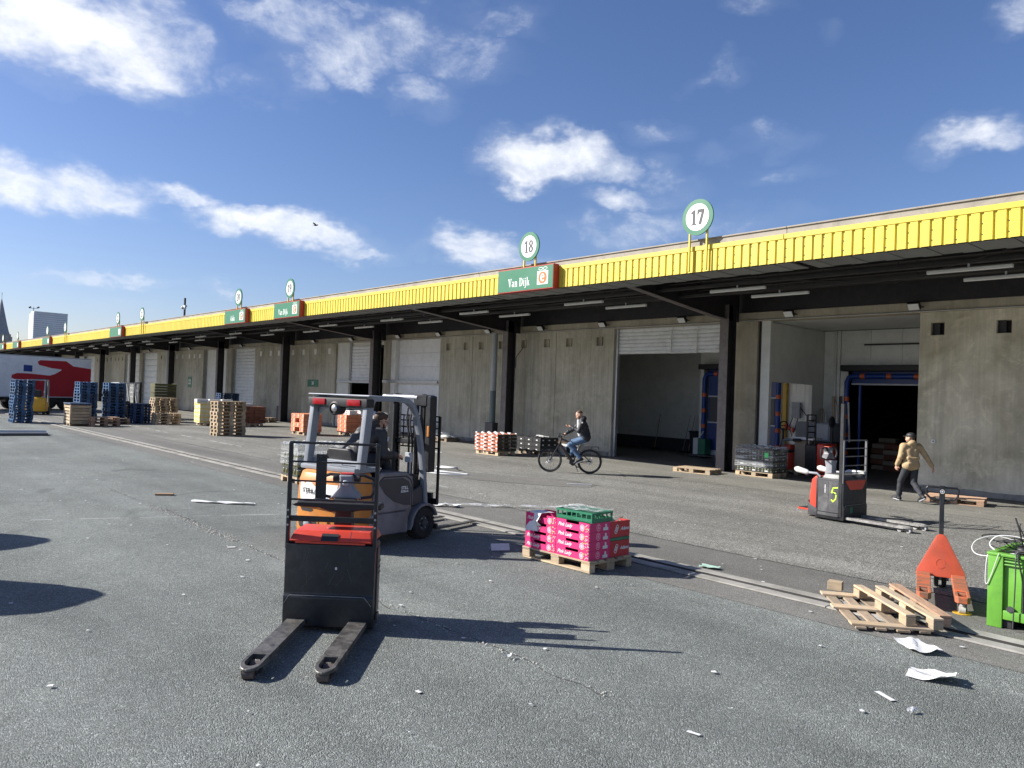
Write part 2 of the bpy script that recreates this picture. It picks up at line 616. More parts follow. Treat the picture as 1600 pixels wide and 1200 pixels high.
def concrete(name, col, streak=0.3, scale=1.0, mott=0.3, bump=0.4):
    m, t, p = nt(name)
    co = nd(t, 'ShaderNodeNewGeometry').outputs['Position']
    mp = nd(t, 'ShaderNodeMapping', {'Vector': co})
    mp.inputs['Scale'].default_value = (9 * scale, 9 * scale, 0.25 * scale)
    s = nd(t, 'ShaderNodeTexNoise', {'Vector': mp.outputs[0], 'Scale': 1.4, 'Detail': 8.0, 'Roughness': 0.72})
    b = nd(t, 'ShaderNodeTexNoise', {'Vector': co, 'Scale': 0.8 * scale, 'Detail': 8.0, 'Roughness': 0.65, 'Distortion': 0.5})
    c = ramp(t, s.outputs['Fac'], [(0.3, tuple(x * (1 - streak) for x in col)), (0.55, col), (0.75, tuple(x * (1 + streak * 0.8) for x in col))])
    c = mixc(t, 1.0, c, ramp(t, b.outputs['Fac'], [(0.28, (0.72, 0.72, 0.68)), (0.5, (1, 1, 1)), (0.72, (1.2, 1.2, 1.22))]), 'MULTIPLY')
    pt = nd(t, 'ShaderNodeTexNoise', {'Vector': co, 'Scale': 1.9 * scale, 'Detail': 12.0, 'Roughness': 0.75, 'Distortion': 1.4})
    pf = nd(t, 'ShaderNodeMapRange', {'Value': pt.outputs['Fac'], 'From Min': 0.52, 'From Max': 0.62, 'To Max': mott})
    c = mixc(t, pf.outputs[0], c, tuple(min(1, x * 1.45) for x in col))
    if mott > 0.4:
        lg = nd(t, 'ShaderNodeTexNoise', {'Vector': co, 'Scale': 0.55, 'Detail': 5.0, 'Roughness': 0.55, 'Distortion': 0.8})
        c = mixc(t, 1.0, c, ramp(t, lg.outputs['Fac'], [(0.36, (0.72, 0.70, 0.64)), (0.5, (0.95, 0.95, 0.93)), (0.64, (1.12, 1.12, 1.13))]), 'MULTIPLY')
    # run-off stains hanging from the top
    mp2 = nd(t, 'ShaderNodeMapping', {'Vector': co})
    mp2.inputs['Scale'].default_value = (2.2, 2.2, 0.16)
    r2 = nd(t, 'ShaderNodeTexNoise', {'Vector': mp2.outputs[0], 'Scale': 1.0, 'Detail': 6.0, 'Roughness': 0.6})
    rf = nd(t, 'ShaderNodeMapRange', {'Value': r2.outputs['Fac'], 'From Min': 0.52, 'From Max': 0.7, 'To Max': 0.45})
    c = mixc(t, rf.outputs[0], c, tuple(x * 0.5 for x in col))
    # patchy paler tone towards the foot
    sz = nd(t, 'ShaderNodeSeparateXYZ', {0: co})
    low = nd(t, 'ShaderNodeMapRange', {'Value': sz.outputs['Z'], 'From Min': 0.15, 'From Max': 1.0, 'To Min': 1.0, 'To Max': 0.0})
    lf = nd(t, 'ShaderNodeMath', {0: low.outputs[0], 1: nd(t, 'ShaderNodeMapRange', {'Value': b.outputs['Fac'], 'From Min': 0.4, 'From Max': 0.65, 'To Max': 0.5}).outputs[0]}, operation='MULTIPLY')
    c = mixc(t, lf.outputs[0], c, tuple(min(1, x * 1.6) for x in col))
    t.links.new(c, p.inputs['Base Color'])
    p.inputs['Roughness'].default_value = 0.9
    p.inputs['Specular IOR Level'].default_value = 0.25
    if bump:
        bp = nd(t, 'ShaderNodeBump', {'Height': s.outputs['Fac'], 'Strength': bump, 'Distance': 0.02})
        t.links.new(bp.outputs[0], p.inputs['Normal'])
    MATS[name] = m
    return m


# ---------------------------------------------------------------- lettering
TEXTS = {}


def text_mesh(s, size, mat, shear=0.0, bold=0.0, align='CENTER', space=1.0):
    """built-in font turned to a thin mesh in the XY plane, centred"""
    k = (s, size, mat.name, shear, bold, space)
    if k in TEXTS:
        return TEXTS[k]
    cu = bpy.data.curves.new('lettering', 'FONT')
    cu.body = s
    cu.size = size
    cu.shear = shear
    cu.offset = bold
    cu.align_x = align
    cu.align_y = 'CENTER'
    cu.space_character = space
    cu.resolution_u = 3
    cu.extrude = 0.001
    o = bpy.data.objects.new('lettering', cu)
    me = bpy.data.meshes.new_from_object(o)
    me.materials.clear()
    me.materials.append(mat)
    bpy.data.objects.remove(o)
    TEXTS[k] = me
    return me


def place_text(me, parent, c, right, up, name='lettering'):
    o = link(name, me, parent)
    r, u = Vector(right).normalized(), Vector(up).normalized()
    n = r.cross(u)
    M = Matrix((r, u, n)).transposed().to_4x4()
    M.translation = Vector(c)
    o.matrix_local = M
    return o


# serif numerals and letters cut as flat shapes (unit height)
def ring(cx, cy, rx, ry, ix, iy, n=20, a0=0.0, a1=2 * math.pi):
    k = n + 1 if abs(a1 - a0) < 6.28 else n
    vs, fs = [], []
    for i in range(k):
        a = a0 + (a1 - a0) * i / n
        vs += [(cx + rx * math.cos(a), cy + ry * math.sin(a)), (cx + ix * math.cos(a), cy + iy * math.sin(a))]
    for i in range(k if k == n else n):
        j = (i + 1) % k
        fs.append((2 * i, 2 * j, 2 * j + 1, 2 * i + 1))
    return vs, fs


def poly(*p):
    return list(p), [tuple(range(len(p)))]


def bx(x0, x1, y0, y1):
    return poly((x0, y0), (x1, y0), (x1, y1), (x0, y1))


PI = math.pi
GLYPH = {
    '1': (0.48, [bx(0.14, 0.36, 0.07, 0.95), bx(0.0, 0.50, 0, 0.07), poly((0.36, 0.95), (0.36, 1.0), (0.30, 1.0), (0.14, 0.95)), poly((0.14, 0.95), (0.0, 0.84), (0.0, 0.74), (0.14, 0.80))]),
    '7': (0.56, [bx(0.0, 0.60, 0.80, 1.0), poly((0.0, 0.80), (0.0, 0.64), (0.06, 0.64), (0.13, 0.80)), poly((0.38, 0.80), (0.60, 0.80), (0.36, 0.0), (0.12, 0.0))]),
    '8': (0.56, [ring(0.30, 0.27, 0.30, 0.27, 0.11, 0.16), ring(0.30, 0.75, 0.26, 0.25, 0.09, 0.15)]),
    '9': (0.56, [ring(0.28, 0.68, 0.29, 0.32, 0.10, 0.21), ring(0.18, 0.55, 0.39, 0.55, 0.20, 0.43, 12, -PI / 2 + 0.1, 0.1)]),
    '0': (0.56, [ring(0.28, 0.5, 0.30, 0.5, 0.10, 0.40)]),
    '2': (0.56, [ring(0.27, 0.70, 0.27, 0.30, 0.12, 0.21, 12, -0.35, PI), poly((0.52, 0.60), (0.38, 0.64), (0.0, 0.14), (0.0, 0.0), (0.1, 0.0)), bx(0.10, 0.54, 0, 0.14)]),
    '3': (0.54, [ring(0.24, 0.74, 0.26, 0.26, 0.11, 0.17, 12, -1.3, 2.7), ring(0.24, 0.27, 0.29, 0.27, 0.14, 0.18, 12, -2.7, 1.3)]),
    'V': (0.72, [poly((0.05, 0.95), (0.24, 0.95), (0.42, 0.22), (0.36, 0.0)), poly((0.56, 0.95), (0.66, 0.95), (0.42, 0.0), (0.36, 0.0), (0.42, 0.22)), bx(0.0, 0.31, 0.95, 1.0), bx(0.48, 0.74, 0.95, 1.0)]),
    'a': (0.50, [ring(0.19, 0.19, 0.19, 0.19, 0.06, 0.12, 14), bx(0.30, 0.44, 0.0, 0.46), ring(0.22, 0.46, 0.22, 0.20, 0.08, 0.12, 8, 0.0, 2.8), bx(0.44, 0.50, 0, 0.05)]),
    'n': (0.58, [bx(0.06, 0.19, 0.05, 0.66), bx(0.0, 0.06, 0.60, 0.66), bx(0.0, 0.25, 0, 0.05), ring(0.30, 0.44, 0.21, 0.22, 0.08, 0.13, 8, 0.0, PI), bx(0.38, 0.51, 0.05, 0.44), bx(0.32, 0.57, 0, 0.05)]),
    'D': (0.74, [bx(0.06, 0.22, 0.05, 0.95), bx(0.0, 0.32, 0, 0.05), bx(0.0, 0.32, 0.95, 1.0), ring(0.30, 0.5, 0.40, 0.5, 0.23, 0.42, 14, -PI / 2, PI / 2)]),
    'i': (0.26, [bx(0.06, 0.19, 0.05, 0.66), bx(0.0, 0.06, 0.60, 0.66), bx(0.0, 0.25, 0, 0.05), ring(0.12, 0.84, 0.08, 0.08, 0.0, 0.0, 10)]),
    'j': (0.26, [bx(0.08, 0.21, -0.10, 0.66), bx(0.0, 0.08, 0.60, 0.66), ring(0.03, -0.10, 0.18, 0.16, 0.05, 0.08, 8, -2.2, 0.0), ring(0.14, 0.84, 0.08, 0.08, 0.0, 0.0, 10)]),
    'k': (0.56, [bx(0.06, 0.19, 0.05, 1.0), bx(0.0, 0.06, 0.95, 1.0), bx(0.0, 0.25, 0, 0.05), poly((0.19, 0.26), (0.26, 0.26), (0.50, 0.60), (0.40, 0.60), (0.19, 0.36)), poly((0.24, 0.36), (0.34, 0.44), (0.56, 0.05), (0.40, 0.05)), bx(0.36, 0.58, 0, 0.05)]),
    'A': (0.72, [poly((0.06, 0.05), (0.14, 0.05), (0.38, 0.78), (0.34, 1.0)), poly((0.34, 1.0), (0.38, 0.78), (0.50, 0.05), (0.68, 0.05), (0.40, 1.0)), bx(0.20, 0.46, 0.28, 0.36), bx(0.0, 0.22, 0, 0.05), bx(0.42, 0.74, 0, 0.05)]),
    'd': (0.56, [ring(0.22, 0.32, 0.22, 0.33, 0.08, 0.24, 14), bx(0.36, 0.49, 0.0, 1.0), bx(0.28, 0.36, 0.95, 1.0), bx(0.49, 0.55, 0, 0.05)]),
    'e': (0.50, [ring(0.24, 0.33, 0.24, 0.33, 0.10, 0.24, 14, 0.15, 5.6), bx(0.08, 0.46, 0.32, 0.39)]),
}


def serif(s, height, wide=1.0, gap=0.08):
    """flat lettering in the XZ plane, centred, reading along +X"""
    b = B()
    x = 0.0
    k = 0
    for ch in s:
        if ch == ' ':
            x += 0.3
            continue
        w, parts = GLYPH[ch]
        for vs, fs in parts:
            k += 1
            b.add([((x + a) * wide * height, -0.0004 * (k % 7), c * height) for a, c in vs], fs)
        x += w + gap
    t = (x - gap) * wide * height
    b.v = [(p[0] - t / 2, p[1], p[2] - height / 2) for p in b.v]
    return b

# ---------------------------------------------------------------- palette
M_ASPH = asphalt('asphalt', (0.114, 0.124, 0.116), (0.172, 0.187, 0.176), (0.24, 0.258, 0.244), 0.17, cracks=0.3, vs=112.0, bump=0.9)
M_STRIP = asphalt('fine_asphalt', (0.09, 0.088, 0.08), (0.15, 0.147, 0.134), (0.215, 0.21, 0.195), 0.10, vs=190.0, bump=0.3, stain=0.3)
M_APRON = asphalt('worn_asphalt', (0.095, 0.094, 0.085), (0.18, 0.178, 0.16), (0.29, 0.286, 0.26), 0.16, cracks=0.4, vs=80.0, bump=0.6, stain=0.4)
M_DOCK = asphalt('dock_concrete', (0.12, 0.118, 0.104), (0.185, 0.18, 0.158), (0.25, 0.245, 0.22), 0.18, cracks=0.3, vs=160.0, bump=0.25, stain=0.5)
M_KERB = concrete('kerb_concrete', (0.275, 0.265, 0.24), streak=0.12, scale=2.0, bump=0.1)
M_CONC = concrete('board_concrete', (0.48, 0.45, 0.36), streak=0.30)
M_CONC2 = concrete('weathered_concrete', (0.60, 0.56, 0.435), streak=0.14, mott=0.45, bump=0.15)
M_BEAM = concrete('beam_concrete', (0.44, 0.395, 0.30), streak=0.1, bump=0.1)
M_YEL = pmat('yellow_cladding', (0.70, 0.555, 0.06), 0.45, var=0.06, scale=1.5, dirt=(0.40, 0.31, 0.07), dirta=0.3, world=True, stretch=(1.6, 1, 0.35), dmin=0.45)
M_ROOFG = pmat('roof_edging', (0.30, 0.27, 0.235), 0.7, var=0.2, scale=1.2, dirt=(0.12, 0.11, 0.10), dirta=0.5, world=True)
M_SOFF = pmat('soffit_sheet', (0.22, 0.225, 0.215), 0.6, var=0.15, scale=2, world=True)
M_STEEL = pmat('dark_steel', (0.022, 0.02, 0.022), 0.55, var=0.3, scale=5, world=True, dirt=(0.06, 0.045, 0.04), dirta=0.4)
M_FLANGE = pmat('lit_flange', (0.17, 0.15, 0.145), 0.6, var=0.2, scale=4, world=True, dirt=(0.06, 0.05, 0.045), dirta=0.5)
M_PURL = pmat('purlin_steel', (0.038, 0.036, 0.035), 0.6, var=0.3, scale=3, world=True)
M_GALV = pmat('galvanised', (0.42, 0.43, 0.43), 0.45, 0.6, var=0.15, scale=4, world=True)
M_LAMP = pmat('lamp_housing', (0.62, 0.63, 0.6), 0.4, var=0.1, scale=4)
M_SHUT = pmat('shutter_grey', (0.70, 0.72, 0.72), 0.45, var=0.08, scale=3, world=True, dirt=(0.3, 0.3, 0.28), dirta=0.3)
M_SHUT2 = pmat('shutter_light', (0.78, 0.80, 0.81), 0.45, var=0.07, scale=3, world=True, dirt=(0.4, 0.4, 0.38), dirta=0.3)
M_PANEL = pmat('insulated_panel', (0.80, 0.805, 0.76), 0.5, var=0.05, scale=2, world=True, dirt=(0.35, 0.35, 0.32), dirta=0.25)
M_PANELD = pmat('grey_panel', (0.66, 0.665, 0.62), 0.55, var=0.1, scale=2, world=True)
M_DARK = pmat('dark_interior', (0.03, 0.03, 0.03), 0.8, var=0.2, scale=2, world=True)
M_FLOOR = pmat('hall_floor', (0.13, 0.125, 0.115), 0.45, var=0.25, scale=1.3, world=True, dirt=(0.05, 0.05, 0.05), dirta=0.5)
M_BLACK = pmat('black_paint', (0.009, 0.010, 0.013), 0.42, var=0.3, scale=9, dirt=(0.045, 0.045, 0.045), dirta=0.4, dmin=0.44)
M_BLACKM = pmat('black_plastic', (0.018, 0.018, 0.02), 0.55, var=0.3, scale=14)
M_RUB = pmat('rubber', (0.018, 0.018, 0.018), 0.8, var=0.3, scale=20, dirt=(0.09, 0.085, 0.08), dirta=0.4)
M_RED = pmat('truck_red', (0.60, 0.055, 0.03), 0.38, var=0.08, scale=6, dirt=(0.35, 0.05, 0.03), dirta=0.25)
M_ORED = pmat('jack_orange', (0.47, 0.075, 0.035), 0.42, var=0.08, scale=6, dirt=(0.24, 0.075, 0.045), dirta=0.6, dmin=0.44)
M_ORANGE = pmat('lift_orange', (0.56, 0.20, 0.03), 0.42, var=0.1, scale=5, dirt=(0.30, 0.14, 0.05), dirta=0.5, dmin=0.43)
M_LGREY = pmat('light_grey_paint', (0.50, 0.52, 0.55), 0.4, var=0.08, scale=5, dirt=(0.25, 0.25, 0.25), dirta=0.3)
M_GUARD = pmat('guard_grey_paint', (0.235, 0.255, 0.285), 0.4, var=0.1, scale=5, dirt=(0.18, 0.18, 0.19), dirta=0.35)
M_MGREY = pmat('mid_grey_paint', (0.235, 0.225, 0.235), 0.42, var=0.12, scale=4, dirt=(0.10, 0.095, 0.095), dirta=0.6, dmin=0.42)
M_DGREY = pmat('dark_grey_paint', (0.055, 0.055, 0.062), 0.42, var=0.15, scale=5)
M_TGREY = pmat('truck_grey', (0.06, 0.06, 0.064), 0.45, var=0.2, scale=5, dirt=(0.22, 0.215, 0.21), dirta=0.45)
M_RUNG = pmat('rung_paint', (0.13, 0.13, 0.135), 0.45, var=0.15, scale=8)
M_HEAD = pmat('tiller_grey', (0.27, 0.285, 0.31), 0.5, var=0.12, scale=8)
M_WHITE = pmat('white_paint', (0.78, 0.78, 0.76), 0.45, var=0.05, scale=4, dirt=(0.5, 0.49, 0.46), dirta=0.25)
M_PAPER = pmat('paper', (0.64, 0.645, 0.65), 0.7, var=0.08, scale=8)
M_PRINT = pmat('grey_print', (0.42, 0.43, 0.46), 0.7, var=0.1, scale=8)
M_FORK = pmat('worn_fork_steel', (0.055, 0.052, 0.05), 0.5, 0.3, var=0.35, scale=12, dirt=(0.20, 0.19, 0.175), dirta=0.7, dmin=0.4)
M_FORKL = pmat('bright_fork_steel', (0.38, 0.37, 0.35), 0.4, 0.5, var=0.3, scale=10, dirt=(0.10, 0.09, 0.085), dirta=0.6)
M_ROLL = pmat('roller', (0.10, 0.075, 0.065), 0.6, var=0.3, scale=20)
M_ROLLW = pmat('nylon_roller', (0.42, 0.41, 0.39), 0.55, var=0.2, scale=20)
M_LENS = pmat('red_lens', (0.30, 0.006, 0.012), 0.2, var=0.05)
M_CHROME = pmat('bare_metal', (0.55, 0.55, 0.55), 0.3, 0.9, var=0.1)
M_GREEN = pmat('sign_green', (0.025, 0.165, 0.085), 0.4, var=0.05, scale=2)
M_SRED = pmat('sign_red', (0.42, 0.035, 0.025), 0.45, var=0.08, scale=3)
M_INK = pmat('numeral_grey', (0.03, 0.03, 0.035), 0.5, var=0.05)
M_LOGO = pmat('logo_orange', (0.78, 0.14, 0.02), 0.45, var=0.05)
M_WOOD = wood('pine', (0.50, 0.375, 0.235), grey=0.55)
M_WOODG = wood('grey_pine', (0.36, 0.275, 0.19))
M_WOODP = wood('pink_pine', (0.46, 0.29, 0.19), grey=0.2)
M_BLUE = pmat('pallet_blue', (0.02, 0.075, 0.17), 0.6, var=0.3, scale=5, rand=0.35, dirt=(0.10, 0.13, 0.17), dirta=0.5)
M_NAVY = pmat('pallet_navy', (0.018, 0.05, 0.12), 0.6, var=0.3, scale=5, rand=0.25)
M_OLIVE = pmat('olive_crate', (0.085, 0.085, 0.03), 0.6, var=0.3, scale=5, rand=0.3)
M_PINK = pmat('pink_card', (0.64, 0.02, 0.15), 0.6, var=0.06, scale=8, rand=0.06)
M_PINKD = pmat('deep_pink_card', (0.62, 0.035, 0.15), 0.6, var=0.08, scale=8)
M_CRED = pmat('apple_red_card', (0.47, 0.035, 0.04), 0.6, var=0.12, scale=8)
M_CARD = pmat('brown_card', (0.40, 0.26, 0.15), 0.75, var=0.1, scale=5)
M_KRAFT = pmat('kraft_card', (0.42, 0.33, 0.235), 0.8, var=0.15, scale=3, stretch=(1, 1, 30))
M_OBOX = pmat('orange_card', (0.66, 0.25, 0.125), 0.7, var=0.12, scale=6, rand=0.12)
M_BBOX = pmat('brown_red_crate', (0.23, 0.085, 0.05), 0.7, var=0.2, scale=6, rand=0.2)
M_SBOX = pmat('strawberry_card', (0.50, 0.16, 0.09), 0.7, var=0.15, scale=6, rand=0.15)
M_PRINT_SHADE = pmat('dark_print_shade', (0.05, 0.055, 0.035), 0.7, var=0.2, scale=6)
M_GCR = pmat('green_crate', (0.02, 0.16, 0.085), 0.45, var=0.15, scale=6)
M_BIN = pmat('bin_green', (0.125, 0.34, 0.04), 0.42, var=0.07, scale=5, dirt=(0.075, 0.21, 0.04), dirta=0.5, dmin=0.44)
M_FILM = film('stretch_film', alpha=0.36)
M_FILM2 = film('veil_film', (0.62, 0.64, 0.66), alpha=0.34, strands=(0.35, 0.35, 5.5))
M_SKIN = pmat('skin', (0.56, 0.32, 0.22), 0.55, var=0.08, scale=12)
M_HAIRB = pmat('brown_hair', (0.075, 0.042, 0.025), 0.6, var=0.35, scale=60, bump=0.5, bscale=120)
M_HAIRD = pmat('cropped_hair', (0.11, 0.06, 0.04), 0.7, var=0.3, scale=60)
M_JACK = pmat('black_jacket', (0.016, 0.017, 0.021), 0.6, var=0.3, scale=14, bump=0.6, bscale=22)
M_GJACK = pmat('charcoal_jacket', (0.035, 0.033, 0.034), 0.55, var=0.3, scale=12, bump=0.6, bscale=22)
M_TAN = pmat('tan_jacket', (0.42, 0.30, 0.165), 0.75, var=0.12, scale=9, bump=0.6, bscale=20)
M_JEAN = pmat('blue_jeans', (0.085, 0.145, 0.24), 0.85, var=0.25, scale=9, bump=0.5, bscale=24)
M_NTR = pmat('charcoal_trousers', (0.028, 0.031, 0.038), 0.8, var=0.25, scale=9, bump=0.5, bscale=22)
M_SHIRT = pmat('light_shirt', (0.52, 0.52, 0.52), 0.8, var=0.1, scale=9)
M_BIKE = pmat('bike_bronze', (0.085, 0.062, 0.05), 0.35, 0.3, var=0.1)
M_BLUEV = pmat('door_blue', (0.008, 0.035, 0.17), 0.4, var=0.12, scale=3)
M_BTUBE = pmat('bumper_blue', (0.01, 0.05, 0.26), 0.4, var=0.1, scale=5)
M_BAND = pmat('orange_band', (0.62, 0.12, 0.03), 0.45, var=0.08)
M_POSTY = pmat('post_yellow', (0.55, 0.34, 0.03), 0.5, var=0.12, scale=5)
M_TRW = pmat('trailer_white', (0.84, 0.86, 0.90), 0.4, var=0.05, scale=1.2, world=True, dirt=(0.45, 0.46, 0.48), dirta=0.3)
M_TRR = pmat('trailer_red', (0.46, 0.012, 0.03), 0.4, var=0.08, scale=1.2, world=True)
M_FYEL = pmat('lift_yellow', (0.68, 0.36, 0.025), 0.45, var=0.1)
M_TOWER = pmat('tower_white', (0.62, 0.63, 0.65), 0.6, var=0.04, scale=0.1, world=True)
M_TOWERD = pmat('tower_glass', (0.48, 0.51, 0.56), 0.25, var=0.15, scale=0.2, world=True)
M_CHURCH = pmat('church_stone', (0.33, 0.30, 0.28), 0.85, var=0.25, scale=0.4, world=True)
M_SLATE = pmat('church_slate', (0.24, 0.25, 0.27), 0.7, var=0.15, scale=0.5, world=True)
M_SPRAY = pmat('spray_lime', (0.50, 0.85, 0.05), 0.6, var=0.1)
M_LABELG = pmat('label_green', (0.12, 0.75, 0.22), 0.6, var=0.03)
M_PIPE = pmat('pipe_grey', (0.40, 0.42, 0.42), 0.45, var=0.1, scale=3, world=True)
M_PIPEG = pmat('pipe_green_grey', (0.13, 0.17, 0.165), 0.5, var=0.12, scale=3, world=True)
M_GLOW = pmat('lens_white', (0.75, 0.76, 0.74), 0.25, var=0.05)
M_YBOX = pmat('cream_carton', (0.72, 0.66, 0.42), 0.65, var=0.1, scale=6, rand=0.08)
M_YPR = pmat('yellow_print', (0.72, 0.50, 0.04), 0.6, var=0.1)

# ================================================================ THE YARD
def sheet(name, pts, z, mat):
    b = B()
    b.add([(p[0], p[1], z) for p in pts], [tuple(range(len(pts)))])
    me = b.mesh(name, mat)
    if me.polygons[0].normal.z < 0:
        me.flip_normals()
    return struct(link(name, me))


def wavy(x0, x1, y, a, n, seed):
    rr = random.Random(seed)
    return [(x0 + (x1 - x0) * i / n, y + rr.uniform(-a, a)) for i in range(n + 1)]


sheet('ground', [(-2500, -2500), (2500, -2500), (2500, 2500), (-2500, 2500)], 0, M_ASPH)
sheet('resurfaced_strip', wavy(-170, 40, 7.45, 0.04, 60, 1) + wavy(40, -170, 9.75, 0.05, 60, 2), 0.004, M_STRIP)
sheet('loading_apron', [(-170, 9.75)] + wavy(-169, 39, 9.78, 0.05, 70, 3) + [(40, 9.75), (40, 21.9), (-170, 21.9)], 0.008, M_APRON)
sheet('dock_pavement', [(-170, 17.2)] + wavy(-169, 39, 17.3, 0.25, 50, 4) + [(40, 17.2), (40, 22.2), (-170, 22.2)], 0.012, M_DOCK)
sheet('dark_patch', [(-17.6, 12.2), (-16.2, 12.0), (-14.6, 12.2), (-13.2, 12.9), (-12.3, 13.6), (-12.6, 14.3), (-13.8, 14.4), (-15.0, 13.6), (-16.4, 13.2), (-17.8, 13.0)], 0.014, M_STRIP)  # irregular darker patch on the apron
# channel drain: two rows of concrete kerb stones with a dark slot between
dr = B()
dr.box(-120, 30, 8.20, 8.29, 0.004, 0.010, 0)
dr.box(-120, 30, 8.193, 8.200, 0.004, 0.021, 1)
dr.box(-120, 30, 8.290, 8.297, 0.004, 0.021, 1)
dr.box(-120, 30, 8.240, 8.247, 0.010, 0.019, 1)
drain = struct(dr.ob('channel_drain', [M_BLACKM, M_PURL]))
kst = B().box(-0.995, 0.995, -0.085, 0.085, 0.0, 0.018).mesh('kerb_stone', M_KERB, bevel=0.004)
for i in range(46):
    for yy in (8.105, 8.385):
        link('kerb_stone', kst, drain, (1.2 - 2.0 * i, yy + random.uniform(-.003, .003), 0.004 + random.uniform(0, .003)))

# ================================================================ THE WAREHOUSE
WY = 21.8            # face of the concrete wall
CY = 21.1            # column line
FY = 15.1            # fascia line
WH = thing('warehouse', 'long low concrete market warehouse under a yellow edged steel canopy with numbered loading bays', 'building')
XE, XW = 12.0, -160.0
COLS = [7.2 - 10.3 * k for k in range(17)]       # 7.2, -3.1, -13.4, -23.7 ...


def part(b, name, mat, bevel=0, seg=1, smooth=False, parent=WH, **kw):
    return b.ob(name, mat, parent, bevel, seg, smooth, **kw)


# roof deck, grey edging and fascia flashing
b = B()
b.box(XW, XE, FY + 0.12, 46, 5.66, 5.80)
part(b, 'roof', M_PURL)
for k, x in enumerate(COLS[:-1]):
    b = B()
    x1 = x + 5.1
    b.box(x - 5.19, x1 - 0.004, FY + 0.10, FY + 0.16, 5.74, 5.925)
    b.box(x - 5.19, x1 - 0.004, FY + 0.07, FY + 0.30, 5.926, 5.955)
    part(b, 'roof_edging', M_ROOFG)
    # trapezoidal yellow sheet of one bay
    b = B()
    pit, dp = 0.206, 0.030
    n = int(10.3 / pit)
    xa = x + 5.1
    prof = []
    for rib in range(50):
        prof += [(xa, 0), (xa - 0.136, 0), (xa - 0.149, dp), (xa - 0.192, dp)]
        xa -= pit
    prof.append((xa, 0))
    for (xa_, d0), (xb_, d1) in zip(prof[:-1], prof[1:]):
        b.add([(xa_, FY + d0, 5.17), (xb_, FY + d1, 5.17), (xb_, FY + d1, 5.665), (xa_, FY + d0, 5.665)], [(0, 1, 2, 3)])
        b.add([(xa_, FY + d0 + .002, 5.17), (xb_, FY + d1 + .002, 5.17), (xb_, FY + d1 + .002, 5.665), (xa_, FY + d0 + .002, 5.665)], [(3, 2, 1, 0)])
    me = b.mesh('fascia_sheet', M_YEL, fix=False)
    link('fascia_sheet', me, WH)
    b = B()
    b.box(x - 5.195, x1 - 0.006, FY - 0.014, FY + 0.10, 5.665, 5.775)
    part(b, 'fascia_flashing', M_YEL, bevel=0.008)
    b = B()
    b.box(x - 5.195, x1 - 0.006, FY + 0.045, FY + 0.06, 5.16, 5.72)
    part(b, 'fascia_backing', M_PURL)
    # soffit sheet: ribs run towards the wall
    b = B()
    n = int(10.29 / 0.36)
    for i in range(n):
        xs = x1 - 0.36 * i
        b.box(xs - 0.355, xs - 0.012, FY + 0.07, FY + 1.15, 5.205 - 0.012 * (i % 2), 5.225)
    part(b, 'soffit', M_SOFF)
    if k < 5:
        b = B()
        for i in range(int(10.3 / pit)):
            for zz in ((5.28, 5.47) if i % 3 else (5.24, 5.42, 5.6)):
                if i % 2:
                    b.lathe((x1 - 0.17 - pit * i, FY + dp - 0.006, zz), (0, 1, 0), [(0.012, 0), (0.012, 0.008)], 6)
        part(b, 'screw_heads', M_STEEL, kind='stuff')

# concrete lintel beam over the wall, canopy shade put into near-black upper wall
for k, x in enumerate(COLS[:-1]):
    b = B()
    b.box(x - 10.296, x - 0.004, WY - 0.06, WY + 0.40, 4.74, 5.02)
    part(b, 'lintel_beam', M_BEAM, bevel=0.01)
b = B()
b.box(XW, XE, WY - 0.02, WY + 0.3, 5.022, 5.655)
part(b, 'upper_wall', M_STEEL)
b = B()
b.tube([(XE, WY - 0.085, 4.765), (XW, WY - 0.085, 4.765)], 0.018, 6)
part(b, 'cable_conduit', M_GALV)
for yy, hh in ((16.3, 0.18), (17.95, 0.18), (19.4, 0.18), (20.6, 0.2)):
    b = B()
    b.box(XW, XE, yy - 0.05, yy + 0.05, 5.46, 5.655)
    b.box(XW, XE, yy - 0.08, yy + 0.08, 5.45, 5.462)
    part(b, 'purlin', M_PURL)
for yy, zz in ((17.5, 5.20), (18.5, 5.14)):
    b = B()
    b.box(XW, XE, yy - 0.10, yy + 0.10, zz, zz + 0.012)
    b.box(XW, XE, yy - 0.105, yy - 0.09, zz, zz + 0.06)
    b.box(XW, XE, yy + 0.09, yy + 0.105, zz, zz + 0.06)
    for i in range(90):
        b.box(5 - i * 1.7, 5 - i * 1.7 + .015, yy - 0.006, yy + 0.006, zz + 0.012, 5.655)
    part(b, 'cable_tray', M_PURL)

